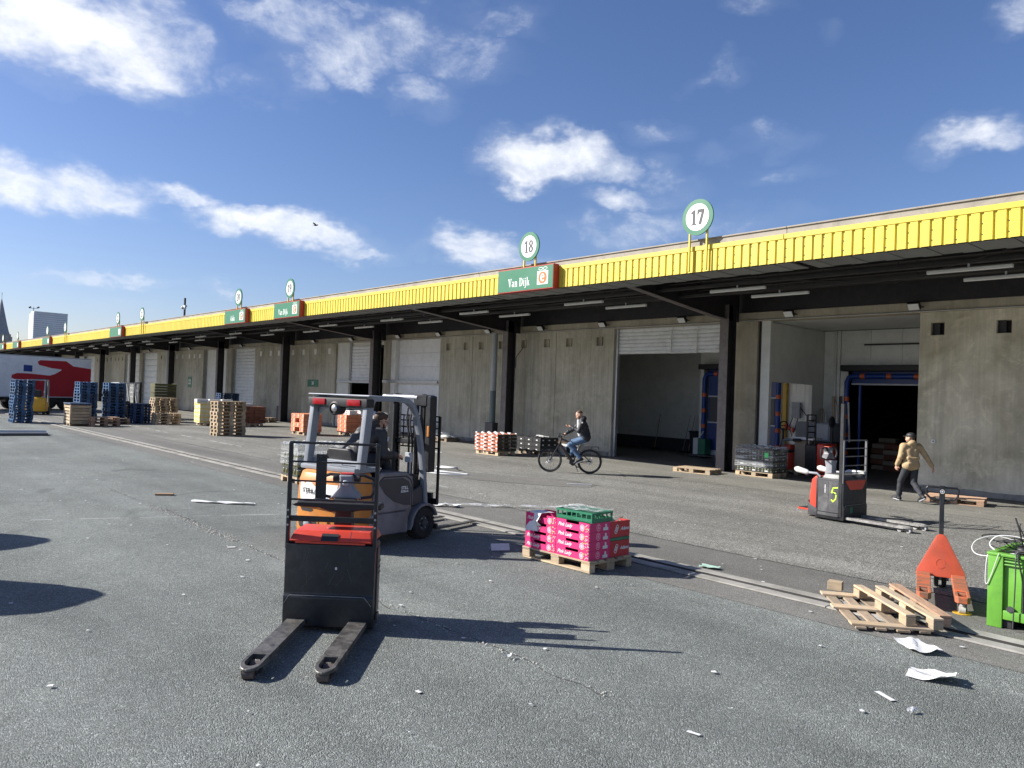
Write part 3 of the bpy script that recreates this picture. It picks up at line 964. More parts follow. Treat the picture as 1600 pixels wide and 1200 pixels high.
# columns with tapered cantilever rafters
for k, x in enumerate(COLS):
    b = B()
    b.box(x - 0.15, x + 0.15, CY - 0.22, CY - 0.20, 0.016, 5.2, 0)
    part(b, 'column_flange', M_FLANGE)  # paler than the column: light on its face put into colour
    b = B()
    b.box(x - 0.012, x + 0.012, CY - 0.199, CY + 0.22, 0.016, 5.2)
    b.box(x - 0.15, x + 0.15, CY + 0.221, CY + 0.24, 0.016, 5.2)
    b.box(x - 0.2, x + 0.2, CY - 0.26, CY + 0.28, 0.012, 0.034)
    part(b, 'column', M_STEEL)
    b = B()
    b.prism([(FY + 0.3, 5.30), (CY - 0.9, 4.80), (CY + 0.6, 4.72), (CY + 0.6, 5.64), (FY + 0.3, 5.64)], (x - 0.012, 0, 0), Y, Z, X, 0.024)
    b.bar((x, FY + 0.3, 5.62), (x, CY + 0.6, 5.62), 0.22, 0.02)
    part(b, 'rafter', M_STEEL)
    b = B()
    b.bar((x, FY + 0.3, 5.29), (x, CY - 0.9, 4.79), 0.22, 0.02)
    b.bar((x, CY - 0.9, 4.79), (x, CY - 0.23, 4.75), 0.22, 0.02)
    part(b, 'rafter_flange', M_FLANGE if k < 5 else M_STEEL)
    # diagonal wind bracing rods under the roof
    b = B()
    b.tube([(x, FY + 1.2, 5.5), (x - 5.1, CY - 0.5, 5.42)], 0.02, 6)
    b.tube([(x - 10.3, FY + 1.2, 5.5), (x - 5.1, CY - 0.5, 5.42)], 0.02, 6)
    part(b, 'brace_rod', M_STEEL)


def wall_panel(x0, x1, vents, mat, fill=None, joint=0.02):
    """storey-high concrete panel with square vent openings (vents: list of x centres)"""
    x0, x1 = min(x0, x1), max(x0, x1)
    t = 0.36
    zb, zt = 0.0, 4.738
    v0, v1 = 4.13, 4.46
    b = B()
    xs = [x0 + joint / 2]
    for c in sorted(vents):
        xs += [c - 0.165, c + 0.165]
    xs.append(x1 - joint / 2)
    # one continuous face built on a grid of cells so the openings are real holes
    zs = [zb, v0, v1, zt]
    idx = {}
    vs, fs = [], []

    def vid(i, j, l):
        kk = (i, j, l)
        if kk not in idx:
            idx[kk] = len(vs)
            vs.append((xs[i], WY + (t if l else 0), zs[j]))
        return idx[kk]
    for i in range(len(xs) - 1):
        for j in range(3):
            hole = j == 1 and i % 2 == 1
            if hole:
                fs.append((vid(i, 1, 0), vid(i + 1, 1, 0), vid(i + 1, 1, 1), vid(i, 1, 1)))
                fs.append((vid(i, 2, 1), vid(i + 1, 2, 1), vid(i + 1, 2, 0), vid(i, 2, 0)))
                fs.append((vid(i, 1, 1), vid(i, 2, 1), vid(i, 2, 0), vid(i, 1, 0)))
                fs.append((vid(i + 1, 1, 0), vid(i + 1, 2, 0), vid(i + 1, 2, 1), vid(i + 1, 1, 1)))
            else:
                fs.append((vid(i, j, 0), vid(i + 1, j, 0), vid(i + 1, j + 1, 0), vid(i, j + 1, 0)))
                fs.append((vid(i, j, 1), vid(i, j + 1, 1), vid(i + 1, j + 1, 1), vid(i + 1, j, 1)))
        fs.append((vid(i, 0, 0), vid(i, 0, 1), vid(i + 1, 0, 1), vid(i + 1, 0, 0)))
        fs.append((vid(i, 3, 0), vid(i + 1, 3, 0), vid(i + 1, 3, 1), vid(i, 3, 1)))
    e = len(xs) - 1
    for j in range(3):
        fs.append((vid(0, j, 0), vid(0, j + 1, 0), vid(0, j + 1, 1), vid(0, j, 1)))
        fs.append((vid(e, j, 0), vid(e, j, 1), vid(e, j + 1, 1), vid(e, j + 1, 0)))
    b.add(vs, fs)
    o = part(b, 'concrete_panel', mat, bevel=0.006)
    for c in vents:
        b = B()
        d = 0.02 if fill else 0.26
        b.box(c - 0.163, c + 0.163, WY + d, WY + d + 0.03, v0 + 0.002, v1 - 0.002)
        b.ob('vent_cover', M_PANEL if fill else M_STEEL, o)
        if not fill:
            b = B()
            b.box(c - 0.163, c + 0.02, WY + 0.12, WY + 0.14, v0 + 0.002, v1 - 0.002)
            b.ob('vent_flap', M_STEEL if c > -10 else M_BEAM, o)
    return o


# plinth along the foot of the wall
for x0, x1 in ((-8.0, 2), (-29.35, -18.75), (-50.2, -39.45)):
    b = B()
    pts = wavy(x0, x1, 0.16, 0.018, 22, int(-x0))
    b.prism([(x0, 0.0)] + [(p, max(.13, q)) for p, q in pts] + [(x1, 0.0)], (0, WY - 0.035, 0), X, Z, Y, 0.033)
    part(b, 'plinth', M_KERB)

wall_panel(2.0, -3.05, [0.5, -1.4], M_CONC2)
wall_panel(-3.05, -8.0, [-6.02, -7.55], M_CONC2)
wall_panel(-18.64, -21.65, [-19.35, -20.95], M_CONC)
wall_panel(-21.65, -24.1, [-22.2, -23.55], M_CONC)
wall_panel(-24.1, -26.95, [-25.0, -26.35], M_CONC)
wall_panel(-26.95, -29.4, [-27.45, -28.75], M_CONC)
wall_panel(-39.3, -42.8, [-40.1, -41.8], M_CONC, True)
wall_panel(-42.8, -46.0, [-43.3, -44.7], M_CONC, True)
wall_panel(-46.0, -48.4, [-46.7, -47.9], M_CONC, True)
wall_panel(-48.4, -50.3, [-49.4], M_CONC, True)
for c in (-64.9, -85.5, -106.1, -126.7):
    wall_panel(c + 5.2, c + 1.4, [c + 4.4, c + 3.2, c + 2.1], M_CONC, c > -70)
    wall_panel(c + 1.4, c - 2.2, [c + 0.6, c - 0.8], M_CONC, c > -70)
    wall_panel(c - 2.2, c - 5.7, [c - 3.2, c - 4.6], M_CONC)

# side reveals beside the openings
for x0, x1, mt in ((-18.63, -18.60, None), (-33.62, -34.3, M_CONC), (-12.78, -13.68, M_BEAM), (-55.2, -54.2, M_CONC), (-75.6, -74.8, M_CONC)):
    if mt:
        b = B()
        b.box(x0, x1, WY, WY + 0.5, 0, 4.738)
        part(b, 'door_pier', mt, bevel=0.008)


def shutter(x0, x1, z0, z1, y, mat, pitch, pieces=True, frame=True, flat=False):
    """slatted door: frame, slats (sub-parts), bottom rail"""
    x0, x1 = min(x0, x1), max(x0, x1)
    b = B()
    b.box(x0 + 0.005, x1 - 0.005, y + 0.035, y + 0.05, z0, z1)
    o = part(b, 'roller_shutter', mat)
    n = int((z1 - z0) / pitch)
    ph = (z1 - z0) / n
    s = B()
    if flat:
        s.box(0, x1 - x0, 0, 0.034, 0.006, ph - 0.006)
    else:
        s.add([(0, .034, .004), (x1 - x0, .034, .004), (x1 - x0, .006, ph * .2), (0, .006, ph * .2), (0, 0, ph * .5), (x1 - x0, 0, ph * .5),
               (0, .006, ph * .8), (x1 - x0, .006, ph * .8), (0, .034, ph - .004), (x1 - x0, .034, ph - .004)],
              [(0, 1, 2, 3), (3, 2, 5, 4), (4, 5, 7, 6), (6, 7, 9, 8)])
    if pieces:
        me = s.mesh('slat', mat, bevel=0.004 if flat else 0)
        for i in range(n):
            link('slat', me, o, (x0, y + random.uniform(0, .002), z0 + i * ph))
    else:
        a = B()
        for i in range(n):
            a.add([(p[0] + x0, p[1] + y, p[2] + z0 + i * ph) for p in s.v], s.f)
        a.ob('slats', mat, o, kind='stuff')
    if frame:
        for xx in (x0, x1):
            b = B()
            b.box(xx - 0.05, xx + 0.05, y - 0.06, y + 0.06, 0, 4.735)
            b.ob('guide_rail', M_GALV, o)
    return o


# bay 18: half raised shutter with a picture-frame of white bars, room behind
sh = shutter(-13.75, -18.58, 3.80, 4.735, 21.95, M_SHUT, 0.13)
b = B()
for xx in (-15.1, -16.15):
    b.bar((xx, 21.90, 3.82), (xx, 21.90, 4.36), 0.035)
    b.bar((xx, 21.90, 4.36), (xx + 0.08, 21.88, 4.73), 0.025)
b.bar((-16.17, 21.90, 3.80), (-15.08, 21.90, 3.80), 0.03)
b.ob('bracket_bar', M_LAMP, sh)
# bay 19: closed sectional door with side post and crash rails
sh = shutter(-29.42, -33.35, 0.02, 4.735, 22.0, M_SHUT2, 0.62, flat=True)
b = B()
b.box(-33.55, -33.15, 21.78, 22.0, 0.01, 4.735)
b.ob('door_post', M_PANEL, sh, bevel=0.01)
for zz in (0.45, 2.55):
    b = B()
    b.box(-29.42, -34.2, 21.70, 21.76, zz, zz + 0.13)
    b.ob('crash_rail', M_GALV, sh)
# bay 20: raised roller shutter over a dark doorway
sh = shutter(-35.0, -37.9, 2.62, 4.55, 22.0, M_SHUT2, 0.175, frame=True)
b = B()
b.box(-34.9, -39.0, 21.72, 21.78, 2.50, 2.62)
b.ob('crash_rail', M_GALV, sh)
b = B()
b.box(-37.95, -39.28, 21.9, 22.1, 0, 4.735)
part(b, 'door_pier', M_PANELD)
b = B()
b.box(-34.3, -38.0, 22.05, 22.15, 4.55, 4.735)
part(b, 'door_header', M_PANELD)
# bay 21, 22 and beyond
shutter(-50.35, -54.0, 0.02, 4.735, 22.0, M_SHUT, 0.22)
shutter(-55.0, -59.6, 0.02, 4.735, 22.05, M_PANELD, 0.5, flat=True)
for c in (-75.2, -95.8, -116.4):
    shutter(c + 4.55, c + 0.5, 0.02, 4.735, 22.0, M_SHUT, 0.5, pieces=False)
    shutter(c - 0.5, c - 4.9, 0.02, 4.735, 22.0, M_PANELD, 0.5, pieces=False)

# ---- rooms behind bays 17 and 18
BY = 25.6
b = B()
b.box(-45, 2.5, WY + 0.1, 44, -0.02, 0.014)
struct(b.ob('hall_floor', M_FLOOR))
b = B()
b.box(-40.5, 3, WY + 0.37, 25.9, 4.76, 4.86)
b.box(-24.4, -17.4, 25.902, 27.4, 4.76, 4.86)
part(b, 'room_ceiling', M_PANEL)
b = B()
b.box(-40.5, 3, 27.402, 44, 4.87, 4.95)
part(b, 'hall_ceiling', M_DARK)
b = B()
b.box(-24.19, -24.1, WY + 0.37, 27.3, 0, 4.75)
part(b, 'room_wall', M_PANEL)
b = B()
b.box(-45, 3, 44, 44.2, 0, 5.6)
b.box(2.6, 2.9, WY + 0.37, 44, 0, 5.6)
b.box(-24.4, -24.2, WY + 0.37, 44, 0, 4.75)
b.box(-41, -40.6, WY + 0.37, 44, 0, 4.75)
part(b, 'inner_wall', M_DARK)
# bay 18 back wall of insulated panels with dark kick plinth
pm = B().box(0, 1.146, 0, 0.08, 0.0, 4.74).mesh('wall_sheet', M_PANEL, bevel=0.004)
for i in range(6):
    link('wall_sheet', pm, WH, (-24.2 + 1.15 * i, 27.4, 0.0))
b = B()
b.box(-24.2, -17.45, 27.34, 27.39, 0.0, 0.55)
part(b, 'kick_plinth', M_DGREY)
b = B()
b.box(-17.45, -17.3, BY + 0.05, 27.5, 0, 4.74)
b.box(-17.3, -14.05, BY + 0.05, BY + 0.15, 3.45, 4.74)
part(b, 'room_wall', M_PANEL)
pm = B()
pm.box(0, 0.318, 0, 0.05, 0, 4.74)
pm.box(0.10, 0.16, -0.012, 0.0, 0, 4.74)
pm = pm.mesh('wall_sheet', M_PANEL, bevel=0.004)
for i in range(5):
    link('wall_sheet', pm, WH, (-13.9 + 0.32 * i - 0.32, BY + 0.0, 0.0))
# partition facing the right hand bay, with a doorway cut through it
PX = -12.6
b = B()
b.box(PX - 0.12, PX, WY + 0.52, WY + 0.62, 0, 4.74)
b.box(PX - 0.12, PX, 25.1, 26.4, 0, 4.74)
b.box(PX - 0.12, PX, WY + 0.625, 25.095, 2.86, 4.74)
part(b, 'partition', M_PANELD)
b = B()
b.box(PX - 0.05, PX + 0.25, WY + 0.02, WY + 0.16, 0, 4.74)
b.box(PX - 0.45, PX - 0.2, WY + 0.2, WY + 0.3, 0, 4.74)
part(b, 'door_jamb', M_PANELD, bevel=0.006)
b = B()
b.box(PX - 0.17, PX - 0.06, WY + 0.10, WY + 0.15, 0, 4.74)  # black strip drawn for the dark gap, shade put into colour
part(b, 'jamb_gap', M_BLACKM)
# bay 17 back wall around the big doorway
DX0, DX1, DH = -11.75, -7.2, 3.35
pm = B().box(0, 0.994, 0, 0.09, DH + 0.12, 4.74).mesh('wall_sheet', M_PANEL, bevel=0.004)
for i in range(5):
    link('wall_sheet', pm, WH, (-12.0 + i, BY + 0.3, 0))
b = B()
b.box(-12.58, -12.02, BY + 0.28, BY + 0.4, 0, 4.74)
b.box(-12.0, DX0, BY + 0.3, BY + 0.39, 0, DH + 0.118)
part(b, 'room_wall', M_PANEL, bevel=0.004)
b = B()
b.box(DX1, 2.6, BY + 0.3, BY + 0.4, 0, 4.74)
part(b, 'room_wall', M_PANEL)
b = B()
b.box(-11.2, -7, BY + 0.22, BY + 0.26, 4.22, 4.27)
part(b, 'wall_rail', M_STEEL)
b = B()
b.box(-12.2, -12.12, BY + 0.2, BY + 0.28, 0, 4.74)
part(b, 'cable_trunking', M_PANELD)


def speed_door(x0, x1, h, y, z_open, label):
    """high speed fabric door: header box, blue bumper tubes with orange bands, curtain"""
    t = thing('fast_door', label, 'door')
    b = B()
    b.box(x0 - 0.15, x1 + 0.15, y - 0.45, y - 0.02, h, h + 0.2)
    b.ob('header_box', M_BLACKM, t, bevel=0.02)
    b = B()
    b.box(x0 + 0.12, x1 - 0.12, y - 0.10, y - 0.06, z_open, h)
    cu = b.ob('curtain', M_BLUEV, t)
    for zz in ([0.03, 1.35, 2.35] if z_open < 0.5 else [z_open]):
        b = B()
        b.box(x0 + 0.12, x1 - 0.12, y - 0.125, y - 0.105, zz, zz + (0.28 if zz < 0.1 else 0.05))
        b.ob('curtain_bar', M_LGREY, cu)
    if z_open < 0.5:
        b = B()
        b.box(x0 + 0.2, x1 - 0.2, y - 0.118, y - 0.104, 1.42, 2.34)
        b.ob('curtain_window', M_DGREY, cu)
    b = B()
    b.tube([(x0, y - 0.2, 0.02), (x0, y - 0.2, h - 0.35), (x0 + 0.06, y - 0.2, h - 0.22), (x0 + 0.2, y - 0.2, h - 0.16), (x1 - 0.2, y - 0.2, h - 0.16),
            (x1 - 0.06, y - 0.2, h - 0.22), (x1, y - 0.2, h - 0.35), (x1, y - 0.2, 0.02)], 0.085, 12)
    b.ob('bumper_tube', M_BTUBE, t, smooth=True)
    for xx in (x0, x1):
        for zz in (0.55, 1.15, 1.75, 2.35):
            b = B()
            b.lathe((xx, y - 0.2, zz), Z, [(0.089, 0), (0.089, 0.14)], 12)
            b.ob('warning_band', M_BAND, t, smooth=True)
    k = int((x1 - x0) / 0.8)
    for i in range(k):
        b = B()
        b.lathe((x0 + 0.45 + i * 0.85, y - 0.2, h - 0.16), X, [(0.089, 0), (0.089, 0.15)], 12)
        b.ob('warning_band', M_BAND, t, smooth=True)
    return t


speed_door(-17.1, -14.0, 3.4, BY + 0.02, 0.02, 'closed blue roll-up door with grey bars at the back of bay 18')
d17 = speed_door(DX0 + 0.08, DX1 - 0.1, DH, BY + 0.28, 2.9, 'open blue roll-up door with orange banded bumper tubes in bay 17')
b = B()
b.tube([(DX0 + 0.5, BY + 0.15, 0.02), (DX0 + 0.5, BY + 0.15, 2.9)], 0.05, 10)
b.ob('guide_post', M_BTUBE, d17, smooth=True)
b = B()
b.box(-13.86, -13.72, BY - 0.15, BY - 0.02, 0.02, 3.0)
b.ob('yellow_post', M_POSTY, label='yellow guard post beside the blue door in bay 18', cat='post')

# downpipes
def downpipe(x, y, r, two=True):
    b = B()
    b.tube([(x, y, 0.95), (x, y, 2.3)], r, 14)
    part(b, 'downpipe', M_PIPEG if two else M_PIPE, smooth=True)
    b = B()
    b.tube([(x, y, 2.302), (x, y, 4.75)], r * 1.0, 14)
    for zz in (2.3, 2.55, 3.3):
        b.lathe((x, y, zz), Z, [(r * 1.08, 0), (r * 1.08, 0.05)], 14)
    part(b, 'downpipe', M_PIPE, smooth=True)
    b = B()
    b.box(x - r * 2.2, x + r * 1.6, y - r * 1.2, y + r * 1.2, 0.016, 0.95)
    part(b, 'pipe_guard', M_DGREY, bevel=0.01)


downpipe(-24.72, 21.2, 0.13)
downpipe(-45.2, 21.3, 0.09, False)
downpipe(-66.1, 21.3, 0.2, False)
downpipe(-86.6, 21.3, 0.16, False)

# light switch on the right-hand wall, cable on panel by column
b = B()
b.box(-7.62, -7.52, WY - 0.03, WY - 0.002, 1.28, 1.38)
sw = b.ob('wall_switch', M_WHITE, label='small white switch box on the right-hand concrete wall', cat='switch', bevel=0.004)
b = B()
b.box(-7.585, -7.555, WY - 0.034, WY - 0.0305, 1.31, 1.35)
b.ob('button', M_INK, sw)
b = B()
b.tube([(-23.6, WY - 0.02, 4.12), (-24.0, WY - 0.02, 3.75), (-24.02, WY - 0.02, 3.3)], 0.012, 6)
part(b, 'loose_cable', M_BLACKM)

# fluorescent battens below the canopy
fl = thing('fluorescent_light', 'white batten lamp under canopy', 'lamp')
b = B()
b.box(-0.8, 0.8, -0.05, 0.05, 0.025, 0.075)
b.box(-0.02, 0.02, -0.02, 0.02, 0.075, 0.16)
b.ob('housing', M_LAMP, fl, bevel=0.012)
b = B()
b.prism([(-0.05, 0.0245), (-0.04, 0.0), (0.04, 0.0), (0.05, 0.0245)], (-0.8, 0, 0), Y, Z, X, 1.6)
b.ob('diffuser', M_GLOW, fl, bevel=0.008)
used = False
for row, (yy, zz, x0, nm) in enumerate(((17.5, 5.04, -5.5, 'outer'), (18.5, 4.98, -5.1, 'inner'))):
    for i in range(18):
        x = x0 - 5.38 * i if row == 0 else x0 - 5.15 * i
        if any(abs(x - c) < 0.9 for c in COLS):
            x += 1.0
        lb = 'white fluorescent lamp, %s from the right in the %s row under the canopy' % ((ORD + ['seventeenth', 'eighteenth'])[i], nm)
        o = fl if not used else dup(fl, (x, yy, zz), 0, lb, 'fluorescent lamps under the canopy')
        if not used:
            used = True
            fl.location = (x, yy, zz)
            fl['label'] = lb
            fl['group'] = 'fluorescent lamps under the canopy'

# floodlights on the lintel
fd = thing('floodlight', 'white faced floodlight', 'lamp')
b = B()
b.box(-0.15, 0.15, -0.05, 0.05, -0.11, 0.11)
for i in range(6):
    b.box(-0.13 + i * 0.05, -0.115 + i * 0.05, 0.05, 0.08, -0.09, 0.09)
b.xf(Matrix.Translation((0, -0.22, 0.0)) @ Matrix.Rotation(R(40), 4, 'X'))
b.ob('lamp_body', M_BLACKM, fd, bevel=0.01)
b = B()
b.box(-0.135, 0.135, -0.058, -0.051, -0.095, 0.095)
b.xf(Matrix.Translation((0, -0.22, 0.0)) @ Matrix.Rotation(R(40), 4, 'X'))
b.ob('lens', M_GLOW, fd)
b = B()
b.bar((-0.16, -0.22, 0), (-0.16, 0, -0.03), 0.03, 0.01)
b.bar((0.16, -0.22, 0), (0.16, 0, -0.03), 0.03, 0.01)
b.bar((-0.17, 0, -0.03), (0.17, 0, -0.03), 0.03, 0.01)
b.ob('bracket', M_BLACKM, fd)
names = ['near the partition of bay 17', 'at the left edge of the right-hand wall', 'over the half raised shutter of bay 18', 'over the first joint of bay 18 wall', 'over the vent openings left of bay 18 shutter',
         'beside the big downpipe', 'over the right edge of the closed bay 19 door', 'over the middle of the closed bay 19 door', 'right of the raised bay 20 shutter', 'over the white covered vents of bay 20', 'over the raised bay 21 shutter', 'over the grey flat door in the distance', 'farthest along the lintel']
for i, x in enumerate((-11.6, -8.05, -15.45, -19.0, -22.3, -25.6, -29.2, -32.6, -37.2, -41.5, -52.0, -62.0, -72.0)):
    lb = 'floodlight ' + names[i]
    if i == 0:
        fd.location = (x, WY - 0.06, 4.9)
        fd['label'], fd['group'] = lb, 'floodlights on the lintel'
    else:
        dup(fd, (x, WY - 0.06, 4.9), 0, lb, 'floodlights on the lintel')

# ================================================================ SIGNS
def number_sign(num, x, label, seen=True):
    t = thing('number_sign', label, 'sign', (x, 15.02, 0), 0, 'round bay number signs along the canopy')
    for dx in (-0.235, 0.235):
        b = B()
        b.bar((dx, 0.0, 5.18), (dx, 0.0, 6.25), 0.05, 0.04)
        b.ob('post', M_YEL, t, bevel=0.004)
    b = B()
    b.lathe((0, -0.065, 6.42), Y, [(0.42, 0), (0.42, 0.035)], 40)
    d = b.ob('disc', M_GREEN, t)
    b = B()
    b.lathe((0, -0.070, 6.42), Y, [(0.315, 0), (0.315, 0.004)], 40)
    b.ob('face', M_WHITE, d)
    if seen:
        s = serif(num, 0.35, 0.86)
        s.xf(Matrix.Translation((0, -0.0745, 6.42)))
        link('numeral', s.mesh('numeral', M_INK, fix=False), d)
    return t


for num, x, lb in (('17', -10.4, 'largest round sign, reading 17, on yellow posts over plain cladding'), ('18', -16.1, 'round sign reading 18 above the biggest green name board'),
                   ('19', -31.2, 'round sign reading 19 above the second Van Dijk board'), ('20', -36.7, 'round sign reading 20 above the Aida board'),
                   ('21', -51.8, 'small round sign reading 21 left of the roof camera mast'), ('22', -57.1, 'small round sign reading 22 above a far green board'),
                   ('23', -72.3, 'tiny round sign in front of the right edge of the office tower')):
    number_sign(num, x, lb)
for lb, x in (('tiny round sign in front of the middle of the office tower', -79.0), ('tiny round sign between church and office tower', -93.0), ('tiny round sign beside the church, farthest along the roof', -101.5)):
    number_sign('', x, lb, False)


def bay_sign(x0, x1, text, label):
    w = x1 - x0
    t = thing('name_sign', label, 'sign', ((x0 + x1) / 2, 14.97, 5.475), 0, 'green name signs on the fascia')
    b = B()
    b.box(-w / 2, w / 2, -0.10, 0.12, -0.34, 0.34)
    b.ob('box', M_SRED, t, bevel=0.006)
    b = B()
    b.box(-w / 2 + 0.02, w / 2 - 0.02, -0.106, -0.101, -0.315, 0.315)
    f = b.ob('face', M_GREEN, t)
    if text:
        s = serif(text, 0.27 if text != 'Van Dijk' else 0.24, 0.86)
        s.xf(Matrix.Translation((-w / 2 + 0.92 if text == 'Van Dijk' else -0.25, -0.1068, -0.07)))
        link('lettering', s.mesh('lettering', M_WHITE, fix=False), f)
    cx = w / 2 - 0.42
    b = B()
    b.box(cx - 0.22, cx + 0.22, -0.112, -0.107, -0.21, 0.17)
    lg = b.ob('logo_panel', M_WHITE, f, bevel=0.002)
    if text:
        b = B()
        for r0, r1, a0, a1, k in ((0.17, 0.0, 0, 6.283, 0),):
            vs, fs = ring(cx, -0.02, r0, r0, r1, r1, 22, a0, a1)
            b.add([(p, -0.1135 - 0.0004 * k, q) for p, q in vs], fs)
        link('logo', b.mesh('logo', M_LOGO, fix=False), f)
        b = B()
        for vs, fs in GLYPH['e'][1]:
            b.add([(cx - 0.085 + p * 0.34, -0.1148 - 0.0003 * len(b.f), -0.13 + q * 0.34) for p, q in vs], fs)
        link('logo_letter', b.mesh('logo_letter', M_WHITE, fix=False), f)
        b = B()
        for s_ in (-1, 1):
            vs, fs = ring(cx + s_ * 0.09, 0.235, 0.09, 0.045, 0.075, 0.03, 12)
            b.add([(p, -0.108, q) for p, q in vs], fs)
        link('logo_leaf', b.mesh('logo_leaf', M_WHITE, fix=False), f)
    return t


bay_sign(-17.3, -14.97, 'Van Dijk', 'largest green sign, reading Van Dijk, with an orange logo')
bay_sign(-32.5, -30.05, 'Van Dijk', 'smaller green Van Dijk sign right beside the Aida sign')
bay_sign(-38.1, -35.6, 'Aida', 'green sign reading Aida under the number 20')
bay_sign(-58.6, -55.8, '', 'green sign with white panel under the number 22')
bay_sign(-80.5, -77.6, '', 'green name sign, third from the left end of the yellow fascia')
bay_sign(-95.0, -91.8, '', 'green name sign, second from the left end of the yellow fascia')
bay_sign(-103.5, -100.3, '', 'green name sign at the left end of the yellow fascia')


def wall_sign(x, z, w, h, label, txt):
    b = B()
    b.box(x - w / 2, x + w / 2, WY - 0.03, WY - 0.004, z - h / 2, z + h / 2)
    o = b.ob('wall_sign', M_GREEN, label=label, cat='sign', bevel=0.003)
    place_text(text_mesh(txt, h * 0.62, M_WHITE, bold=0.008), o, (x, WY - 0.032, z), X, Z)


wall_sign(-41.9, 2.42, 1.3, 0.42, 'small green sign reading 20 low on the bay 20 wall', '20')
wall_sign(-62.4, 2.25, 0.8, 0.85, 'small green notice on the far grey wall panel', '22')

# masts on the roof
t = thing('roof_mast', 'dark camera mast standing on the roof near number 20', 'mast', (-46.0, 15.6, 5.95))
b = B()
b.tube([(0, 0, 0), (0, 0, 1.15)], 0.06, 8)
b.box(-0.12, 0.12, -0.12, 0.12, 0, 0.04)
b.ob('pole', M_STEEL, t)
b = B()
b.box(-0.2, 0.2, -0.06, 0.06, 0.62, 0.72)
b.ell((-0.2, -0.05, 0.6), (0.09, 0.09, 0.1))
b.ell((0.2, -0.05, 0.55), (0.07, 0.07, 0.09))
b.ob('camera', M_LGREY, t)

# ================================================================ PALLETS
BOARDS = [('top', 1.2, 0.145, 0.022, y, 0.133) for y in (-0.3275, 0.0, 0.3275)] + [('top', 1.2, 0.1, 0.022, y, 0.133) for y in (-0.175, 0.175)]
BMESH = {}


def bmesh_board(l, w, t, mat):
    k = (l, w, t, mat.name)
    if k not in BMESH:
        BMESH[k] = B().box(-l / 2, l / 2, -w / 2, w / 2, -t / 2, t / 2).mesh('plank', mat, bevel=0.003)
    return BMESH[k]


def pallet_pieces(label, x, y, rot, mat=M_WOOD, z=0.0, group='wooden pallets lying in the yard', wear=0.004):
    t = thing('wooden_pallet', label, 'pallet', (x, y, z), rot, group)

    def pl(l, w, th, px, py, pz, turn=False, nm='plank'):
        me = bmesh_board(l, w, th, mat)
        o = link(nm, me, t, (px + random.uniform(-wear, wear), py + random.uniform(-wear, wear), pz), (0, 0, (PI / 2 if turn else 0) + random.uniform(-.006, .006)))
    for yy, w in ((-0.35, 0.1), (0, 0.145), (0.35, 0.1)):
        pl(1.2, w, 0.022, 0, yy, 0.011)
        for xx in (-0.5275, 0, 0.5275):
            pl(0.145, w, 0.078, xx, yy, 0.061, nm='block')
    for xx in (-0.5275, 0, 0.5275):
        pl(0.8, 0.145, 0.022, xx, 0, 0.111, True)
    for yy, w in ((-0.3275, 0.145), (-0.175, 0.1), (0, 0.145), (0.175, 0.1), (0.3275, 0.145)):
        pl(1.2, w, 0.022, 0, yy, 0.133)
    return t


def pallet_mesh(mat, plastic=False):
    b = B()
    for yy, w in ((-0.35, 0.1), (0, 0.145), (0.35, 0.1)):
        b.box(-0.6, 0.6, yy - w / 2, yy + w / 2, 0, 0.0215)
        for xx in (-0.5275, 0, 0.5275):
            b.box(xx - 0.0725, xx + 0.0725, yy - w / 2 + 0.001, yy + w / 2 - 0.001, 0.022, 0.0995)
    for xx in (-0.5275, 0, 0.5275):
        b.box(xx - 0.0725, xx + 0.0725, -0.399, 0.399, 0.1, 0.1215)
    for yy, w in ((-0.3275, 0.145), (-0.175, 0.1), (0, 0.145), (0.175, 0.1), (0.3275, 0.145)):
        b.box(-0.6, 0.6, yy - w / 2, yy + w / 2, 0.122, 0.144)
    return b.mesh('pallet', mat)


PM = {m.name: pallet_mesh(m) for m in (M_WOOD, M_WOODG, M_WOODP, M_BLUE, M_NAVY)}


def stack(x, y, n, mat, rot, desc, kind='wooden_pallet', cat='pallet', z=0.008, jit=0.02, lean=0.0, group=None):
    for i in range(n):
        lb = '%s, %s' % (desc, nth(i, n))
        link(kind, PM[mat.name], None, (x + random.uniform(-jit, jit) + lean * i, y + random.uniform(-jit, jit), z + 0.1445 * i), rot + random.uniform(-.03, .03) * (jit > 0.01),
             lb, cat, group or desc.split(',')[0])


Q = PI / 2
stack(-42.8, 7.15, 14, M_BLUE, 0, 'blue pallet in the free standing stack before the trailer', 'blue_pallet', jit=0.03, lean=0.008)
stack(-43.25, 10.0, 14, M_BLUE, 0, 'blue pallet in the tall stack behind the slatted crate', 'blue_pallet', jit=0.02)
stack(-43.0, 11.25, 14, M_BLUE, 0, 'blue pallet in the tall stack right of the crate', 'blue_pallet', jit=0.02)
stack(-42.4, 12.3, 7, M_NAVY, 0, 'dark blue pallet in the low stack before the dark forklift', 'blue_pallet', jit=0.01)
stack(-49.2, 19.6, 11, M_NAVY, Q, 'dark blue pallet in the stack against the grey shutter', 'blue_pallet', jit=0.02)
stack(-39.3, 9.9, 3, M_WOODP, Q, 'pinkish wooden pallet in the low stack beside the slatted crate', jit=0.03)
stack(-41.2, 10.9, 2, M_WOODG, Q, 'grey wooden pallet in the low pile before the blue pallets', jit=0.05)
stack(-41.0, 13.2, 4, M_WOOD, Q, 'wooden pallet in the front low stack under the tall one', jit=0.03)
stack(-43.9, 14.0, 9, M_WOOD, Q, 'wooden pallet in the taller stack beside the green notice', jit=0.035)
stack(-43.6, 16.3, 4, M_WOODG, Q, 'dull wooden pallet in the shaded stack before bay 22', jit=0.03)
